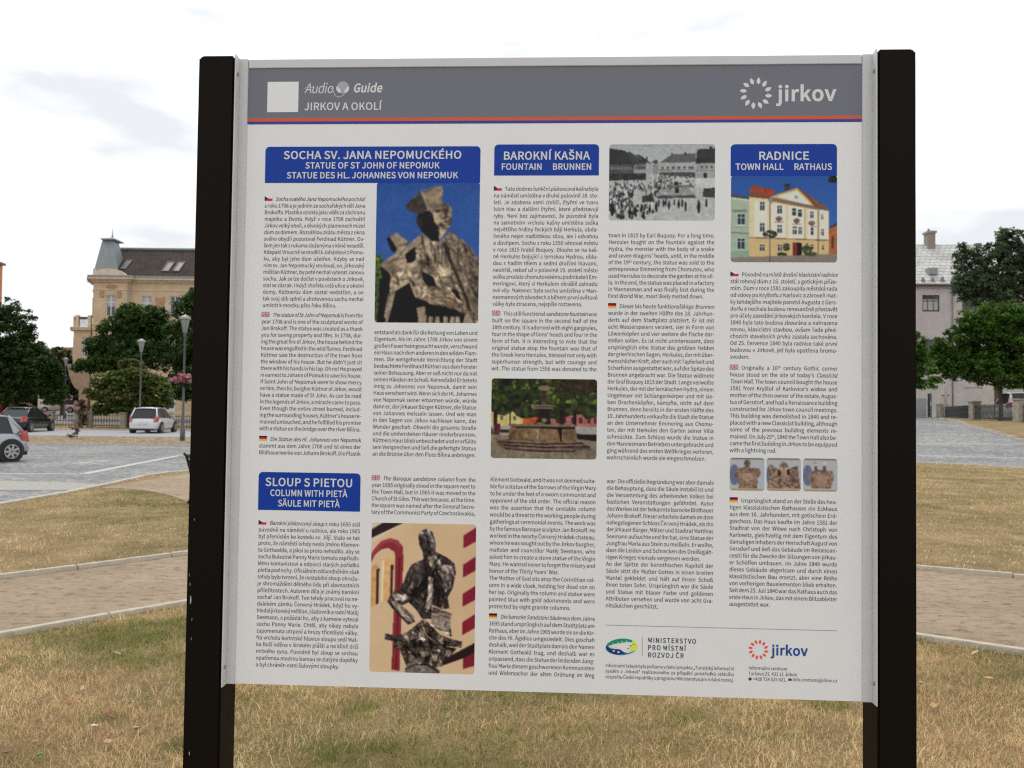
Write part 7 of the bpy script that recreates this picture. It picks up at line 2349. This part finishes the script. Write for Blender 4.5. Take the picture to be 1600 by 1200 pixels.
p.P([(1110, 770), (1382, 780), (1382, 860), (1110, 830)], (30, 30, 32))
p.P([(90, 650), (180, 655), (170, 790), (100, 790)], (88, 30, 44), .2); p.P([(56, 700), (90, 720), (95, 790), (56, 790)], (58, 130, 50), .3)
p.P([(170, 730), (300, 730), (300, 770), (180, 765)], (44, 42, 40))
p.P([(130, 860), (290, 840), (1180, 860), (1220, 890), (1300, 930), (1310, 965), (1120, 970), (1080, 1000), (560, 1000), (230, 965), (130, 910)], (92, 74, 62), .22, 5)
for (a, b_) in (((150, 880), (1200, 885)), ((230, 920), (1290, 925)), ((240, 965), (1110, 985))): p.L([a, ((a[0] + b_[0]) / 2, a[1] + 25), b_], 12, (40, 30, 26))
for (a, b_) in (((300, 865), (1180, 870)), ((320, 905), (1200, 905)), ((420, 950), (1100, 960))): p.L([a, ((a[0] + b_[0]) / 2, a[1] + 15), b_], 8, (146, 122, 102))
p.P([(300, 700), (1110, 700), (1130, 760), (1130, 850), (960, 880), (620, 860), (280, 850), (280, 760)], (112, 88, 60), .22, 7)
p.P([(410, 720), (640, 720), (655, 840), (400, 830)], (122, 102, 66), .2); p.P([(670, 715), (880, 720), (930, 780), (930, 850), (640, 845)], (120, 92, 66), .18)
p.P([(890, 700), (955, 700), (960, 880), (930, 870)], (32, 26, 24)); p.L([(655, 715), (640, 840)], 12, (176, 160, 132)); p.L([(955, 720), (950, 850)], 8, (160, 140, 116))
p.P([(295, 655), (1115, 655), (1115, 690), (300, 690)], (116, 98, 80), .12); p.P([(305, 690), (1110, 690), (1108, 712), (420, 706)], (24, 20, 20))
p.P([(660, 460), (790, 460), (780, 560), (810, 640), (770, 660), (640, 650), (600, 660), (650, 580)], (40, 30, 28), .3)
p.E(725, 605, 32, 26, (112, 100, 88), .2); p.P([(640, 630), (740, 640), (700, 665), (620, 660)], (108, 94, 62))
p.P([(565, 420), (850, 418), (858, 440), (825, 462), (590, 466), (560, 445)], (126, 110, 90), .15); p.P([(575, 438), (850, 436), (840, 446), (585, 448)], (66, 54, 46))
p.P([(690, 380), (740, 380), (745, 420), (685, 420)], (80, 66, 58)); p.P([(690, 320), (745, 320), (750, 380), (680, 380)], (66, 46, 40), .2)
p.P([(700, 230), (745, 230), (740, 330), (700, 330)], (50, 38, 34), .2)
p.P([(635, 200), (700, 182), (760, 182), (815, 205), (790, 232), (720, 242), (660, 230)], (132, 104, 88), .12)
p.mott(p.X > 0, .06, 2, 1); p.blur(1)
p.build(767.5, 592, 932.5, 716.8, 'printed photo of the baroque fountain under trees')

# old black and white photograph of the square
p = Pic(165, 119, (80, 68, 1213, 882), (158, 164, 164), 8)
p.a += (p.Y[..., None] - 70) / 300 * 10
g = lambda v: (v, v + 3, v + 3)
p.P([(80, 420), (1213, 420), (1213, 882), (80, 882)], g(168), .05, 9)
p.P([(1000, 430), (1213, 430), (1213, 560), (1000, 520)], g(184))
p.P([(80, 112), (250, 138), (270, 160), (330, 260), (350, 290), (80, 300)], g(52), .1); p.P([(270, 160), (300, 150), (480, 270), (470, 300), (340, 300)], g(60), .12); p.P([(360, 180), (420, 190), (540, 280), (520, 300), (480, 280), (430, 235)], g(50), .1)
p.P([(80, 290), (350, 285), (352, 440), (80, 450)], g(76), .14); p.P([(355, 285), (480, 280), (480, 430), (360, 430)], g(104), .1); p.P([(480, 260), (540, 285), (545, 395), (490, 395)], g(150)); p.P([(540, 255), (575, 240), (605, 240), (605, 280), (545, 275)], g(70)); p.P([(545, 290), (612, 290), (612, 390), (545, 390)], g(128))
for x in range(100, 345, 34): p.P([(x, 312), (x + 18, 312), (x + 18, 345), (x, 345)], g(128))
for x in range(372, 470, 26): p.P([(x, 305), (x + 13, 305), (x + 13, 335), (x, 335)], g(58))
p.P([(362, 345), (480, 345), (480, 375), (362, 375)], g(146)); p.P([(80, 380), (480, 380), (480, 450), (80, 460)], g(48), .35, 3)
p.P([(612, 272), (755, 180), (1010, 170), (1005, 262)], g(88), .12); p.P([(612, 270), (1003, 262), (1003, 425), (612, 400)], g(158), .04)
for x in (640, 695, 755, 812, 875, 930, 960): p.P([(x, 305), (x + 22, 305), (x + 22, 336), (x, 336)], g(64))
p.P([(615, 345), (1003, 342), (1003, 350), (615, 353)], g(110)); p.P([(620, 372), (1003, 372), (1003, 425), (620, 400)], g(70), .3, 3)
p.P([(1020, 128), (1213, 115), (1213, 275), (1005, 280)], g(52), .1); p.P([(1005, 278), (1213, 272), (1213, 430), (1005, 428)], g(148), .05); p.P([(1092, 375), (1122, 375), (1122, 430), (1092, 430)], g(40)); p.P([(1005, 350), (1213, 345), (1213, 352), (1005, 357)], g(110))
for x in (1060, 1110, 1165): p.P([(x, 300), (x + 20, 300), (x + 20, 328), (x, 328)], g(76))
p.P([(1150, 98), (1178, 98), (1178, 122), (1150, 122)], g(50)); p.P([(880, 158), (902, 158), (902, 200), (880, 200)], g(50)); p.P([(745, 165), (762, 165), (762, 190), (745, 190)], g(60)); p.P([(478, 205), (492, 205), (492, 250), (478, 250)], g(50))
rr_ = np.random.default_rng(4)
for k in range(620):
    x = rr_.uniform(80, 760) if k < 520 else rr_.uniform(560, 1000); y = rr_.uniform(400, 620) + (rr_.uniform(0, 250) if x < 560 else 0)
    if 340 < x < 480 and 560 < y < 720: continue
    s_ = 5 + (y - 400) / 36
    p.E(x, y, s_ * .8, s_ * 1.5, g(int(rr_.choice([40, 60, 48, 190, 90]))))
for (x, y, s_) in [(590, 740, 34), (615, 700, 22), (665, 700, 24), (690, 690, 24), (725, 720, 28), (780, 690, 20), (828, 710, 28), (865, 700, 26), (900, 735, 30), (1040, 740, 40), (1120, 700, 26), (120, 760, 46), (310, 800, 36), (370, 790, 34), (430, 760, 28), (520, 760, 28), (330, 600, 20), (290, 580, 18)]:
    p.E(x, y, s_ * .42, s_ * 1.6, g(34), .2); p.E(x, y - s_ * 1.6, s_ * .28, s_ * .3, g(60))
p.P([(590, 590), (650, 550), (930, 540), (1000, 600), (930, 640), (640, 640)], g(140), .15, 4); p.P([(780, 470), (820, 470), (830, 590), (790, 590)], g(40), .3); p.P([(1090, 540), (1213, 535), (1213, 640), (1080, 630)], g(54), .3); p.P([(590, 620), (1000, 610), (1010, 640), (600, 650)], g(70), .4, 3)
p.P([(700, 500), (980, 510), (960, 530), (700, 540)], g(100), .3); p.P([(440, 620), (540, 610), (540, 680), (440, 690)], g(60), .3)
for k in range(6): p.L([(445 + k * 15, 82), (452 + k * 15, 92)], 5, g(90))
p.mott(p.X > 0, .05, 2, 1); p.blur(1)
p.build(951.7, 225.4, 1117, 344.3, 'printed old black and white photo of the crowded market square')

# town hall
p = Pic(166, 136, (130, 352, 1100, 1138), (36, 78, 158), 9)
p.a += (p.Y[..., None] - 352) / 600 * np.array([10, 22, 22])
p.E(1070, 385, 46, 36, (28, 34, 34), .3); p.E(1040, 400, 24, 22, (28, 36, 34), .3)
p.P([(130, 525), (290, 545), (305, 570), (305, 1100), (130, 1100)], (154, 172, 152), .03)
p.P([(130, 520), (290, 545), (305, 572), (130, 552)], (74, 74, 74)); p.L([(130, 560), (305, 582)], 10, (200, 206, 196)); p.L([(130, 870), (305, 880)], 12, (104, 122, 110)); p.L([(130, 820), (305, 826)], 6, (130, 148, 134)); p.P([(130, 1040), (310, 1030), (310, 1095), (130, 1110)], (128, 160, 136), .04)
for y0 in (700, 918): p.P([(188, y0), (260, y0), (260, y0 + 106), (188, y0 + 106)], (196, 200, 196)); p.P([(194, y0 + 6), (222, y0 + 6), (222, y0 + 98), (194, y0 + 98)], (50, 56, 66)); p.P([(228, y0 + 6), (256, y0 + 6), (256, y0 + 98), (228, y0 + 98)], (50, 56, 66)); p.L([(190, y0 + 34), (260, y0 + 34)], 6, (196, 200, 196))
p.P([(150, 665), (275, 665), (275, 685), (150, 685)], (108, 128, 112))
p.P([(298, 500), (330, 445), (540, 490), (520, 545), (300, 552)], (150, 60, 42), .12); p.P([(298, 500), (480, 545), (520, 560), (480, 575), (300, 560)], (112, 76, 56))
p.P([(620, 440), (668, 440), (670, 485), (620, 490)], (84, 50, 40)); p.E(645, 445, 28, 14, (40, 50, 34))
p.P([(730, 465), (760, 480), (1026, 655), (1026, 680), (930, 640), (900, 640)], (128, 74, 56), .1)
p.P([(300, 550), (480, 570), (930, 660), (1026, 675), (1026, 1070), (300, 1090)], (206, 192, 150), .03)
p.P([(300, 912), (1026, 940), (1026, 1072), (300, 1090)], (200, 172, 116), .03); p.L([(300, 915), (1026, 938)], 9, (116, 92, 70))
for (a, b_) in ((345, 462), (500, 630), (655, 800), (830, 915), (945, 1020)): p.P([(a, 575 + (a - 300) * .15), (b_, 575 + (b_ - 300) * .15), (b_, 905 + (b_ - 300) * .036), (a, 905 + (a - 300) * .036)], (208, 206, 190))
p.P([(500, 545), (735, 470), (905, 630), (860, 625), (520, 560)], (200, 160, 66), .06); p.P([(545, 545), (735, 490), (870, 622), (800, 615)], (200, 204, 194), .02); p.E(728, 552, 18, 16, (150, 150, 140))
p.P([(480, 560), (930, 645), (930, 668), (480, 585)], (140, 100, 70)); p.P([(740, 465), (765, 480), (935, 640), (905, 642)], (110, 66, 50))
def win(x, y, w, h):
    p.P([(x, y), (x + w, y), (x + w, y + h), (x, y + h)], (204, 206, 204))
    for a in (.08, .56):
        for b2 in (.06, .4): p.P([(x + w * a, y + h * b2), (x + w * (a + .36), y + h * b2), (x + w * (a + .36), y + h * (b2 + (.26 if b2 < .2 else .54))), (x + w * a, y + h * (b2 + (.26 if b2 < .2 else .54)))], (48, 56, 66))
for (x, y, w, h) in [(395, 590, 48, 86), (395, 782, 48, 84), (398, 970, 44, 70), (556, 625, 42, 76), (556, 798, 42, 78), (562, 972, 38, 66), (690, 650, 38, 72), (742, 658, 38, 72), (694, 810, 38, 76), (746, 815, 38, 76), (854, 680, 32, 62), (856, 824, 32, 70), (950, 700, 26, 56), (950, 834, 28, 66), (955, 978, 24, 50), (858, 975, 28, 44)]: win(x, y, w, h)
for (x, y) in ((572, 748), (732, 765), (868, 786)): p.E(x, y, 28, 24, (116, 98, 90), .3, 3); p.E(x - 20, y - 4, 12, 10, (110, 92, 84)); p.E(x + 20, y - 4, 12, 10, (110, 92, 84)); p.L([(x - 40, y + 28), (x + 40, y + 30)], 5, (130, 90, 80))
p.P([(694, 960), (780, 962), (780, 1080), (694, 1078)], (30, 26, 28)); p.P([(694, 960), (735, 962), (735, 1078), (694, 1076)], (110, 38, 36), .15)
p.L([(928, 670), (928, 1075)], 9, (70, 56, 48)); p.L([(632, 600), (632, 920)], 4, (150, 128, 92)); p.L([(806, 640), (806, 925)], 4, (150, 128, 92))
p.P([(1026, 825), (1100, 790), (1100, 1060), (1026, 1060)], (168, 92, 52), .1); p.P([(1026, 820), (1100, 780), (1100, 800), (1030, 832)], (50, 52, 60)); p.P([(1050, 900), (1066, 900), (1066, 1010), (1050, 1010)], (70, 50, 44))
p.P([(130, 1100), (300, 1088), (620, 1078), (1100, 1056), (1100, 1138), (130, 1138)], (128, 116, 104), .05)
for (x, y, rx_, ry_) in [(490, 885, 66, 36), (640, 1000, 34, 36), (820, 1020, 50, 34), (830, 985, 16, 20), (860, 1060, 60, 18), (600, 1065, 46, 20)]: p.fill(p.ell(x, y, rx_, ry_) & (p.noise(3) > -.5), (54, 62, 40), .4, 3)
p.L([(489, 560), (489, 1130)], 10, (44, 44, 46)); p.E(497, 580, 20, 30, (130, 132, 128))
p.blur(1)
p.build(1142, 273.8, 1307.8, 409.8, 'printed photo of the yellow town hall')

# three stone coats of arms
def arms(seed, l, t, r, b, kind):
    p = Pic(54, 52, (0, 0, 100, 96), (162, 170, 178), seed)
    p.P([(0, 0), (100, 0), (100, 5), (0, 5)], (122, 112, 98)); p.P([(0, 90), (100, 90), (100, 96), (0, 96)], (168, 138, 82))
    p.E(14, 50, 14, 30, (92, 104, 140))
    c = (124, 100, 84)
    if kind == 0:
        p.P([(18, 32), (40, 28), (44, 24), (56, 24), (60, 30), (84, 30), (90, 44), (80, 60), (78, 88), (26, 88), (24, 66), (12, 50)], c, .4, 3); p.E(50, 16, 9, 10, (104, 84, 72), .2)
        p.P([(34, 44), (68, 44), (66, 62), (50, 72), (36, 62)], (156, 128, 108), .15)
    elif kind == 1:
        p.P([(48, 8), (60, 18), (66, 30), (90, 22), (94, 60), (98, 88), (4, 88), (8, 60), (8, 22), (34, 30), (40, 18)], c, .45, 3)
        p.P([(42, 34), (58, 34), (60, 52), (50, 66), (42, 52)], (154, 128, 108), .15); p.P([(34, 34), (42, 40), (40, 54), (32, 46)], (44, 36, 36)); p.P([(60, 34), (68, 34), (66, 50), (60, 48)], (44, 36, 36)); p.L([(32, 28), (44, 32)], 3, (210, 200, 190)); p.L([(56, 32), (66, 28)], 3, (210, 200, 190))
    else:
        p.P([(18, 42), (36, 34), (60, 34), (84, 36), (90, 52), (80, 86), (24, 86), (14, 62)], c, .35, 3); p.E(36, 17, 6, 7, (176, 166, 156), .2); p.E(63, 17, 6, 7, (176, 166, 156), .2); p.P([(33, 22), (40, 22), (44, 38), (34, 38)], (96, 80, 72)); p.P([(58, 22), (66, 22), (66, 38), (56, 38)], (96, 80, 72))
        p.P([(34, 46), (68, 46), (66, 76), (50, 84), (36, 76)], (152, 124, 102), .12)
    p.blur(1)
    p.build(l, t, r, b, ['printed photo of the left stone coat of arms', 'printed photo of the middle coat of arms with an eagle', 'printed photo of the right stone coat of arms'][kind])
arms(31, 1140.3, 715.5, 1194.6, 766.5, 0)
arms(32, 1197.6, 716, 1251.4, 767, 1)
arms(33, 1254.9, 716.6, 1308.4, 767.8, 2)
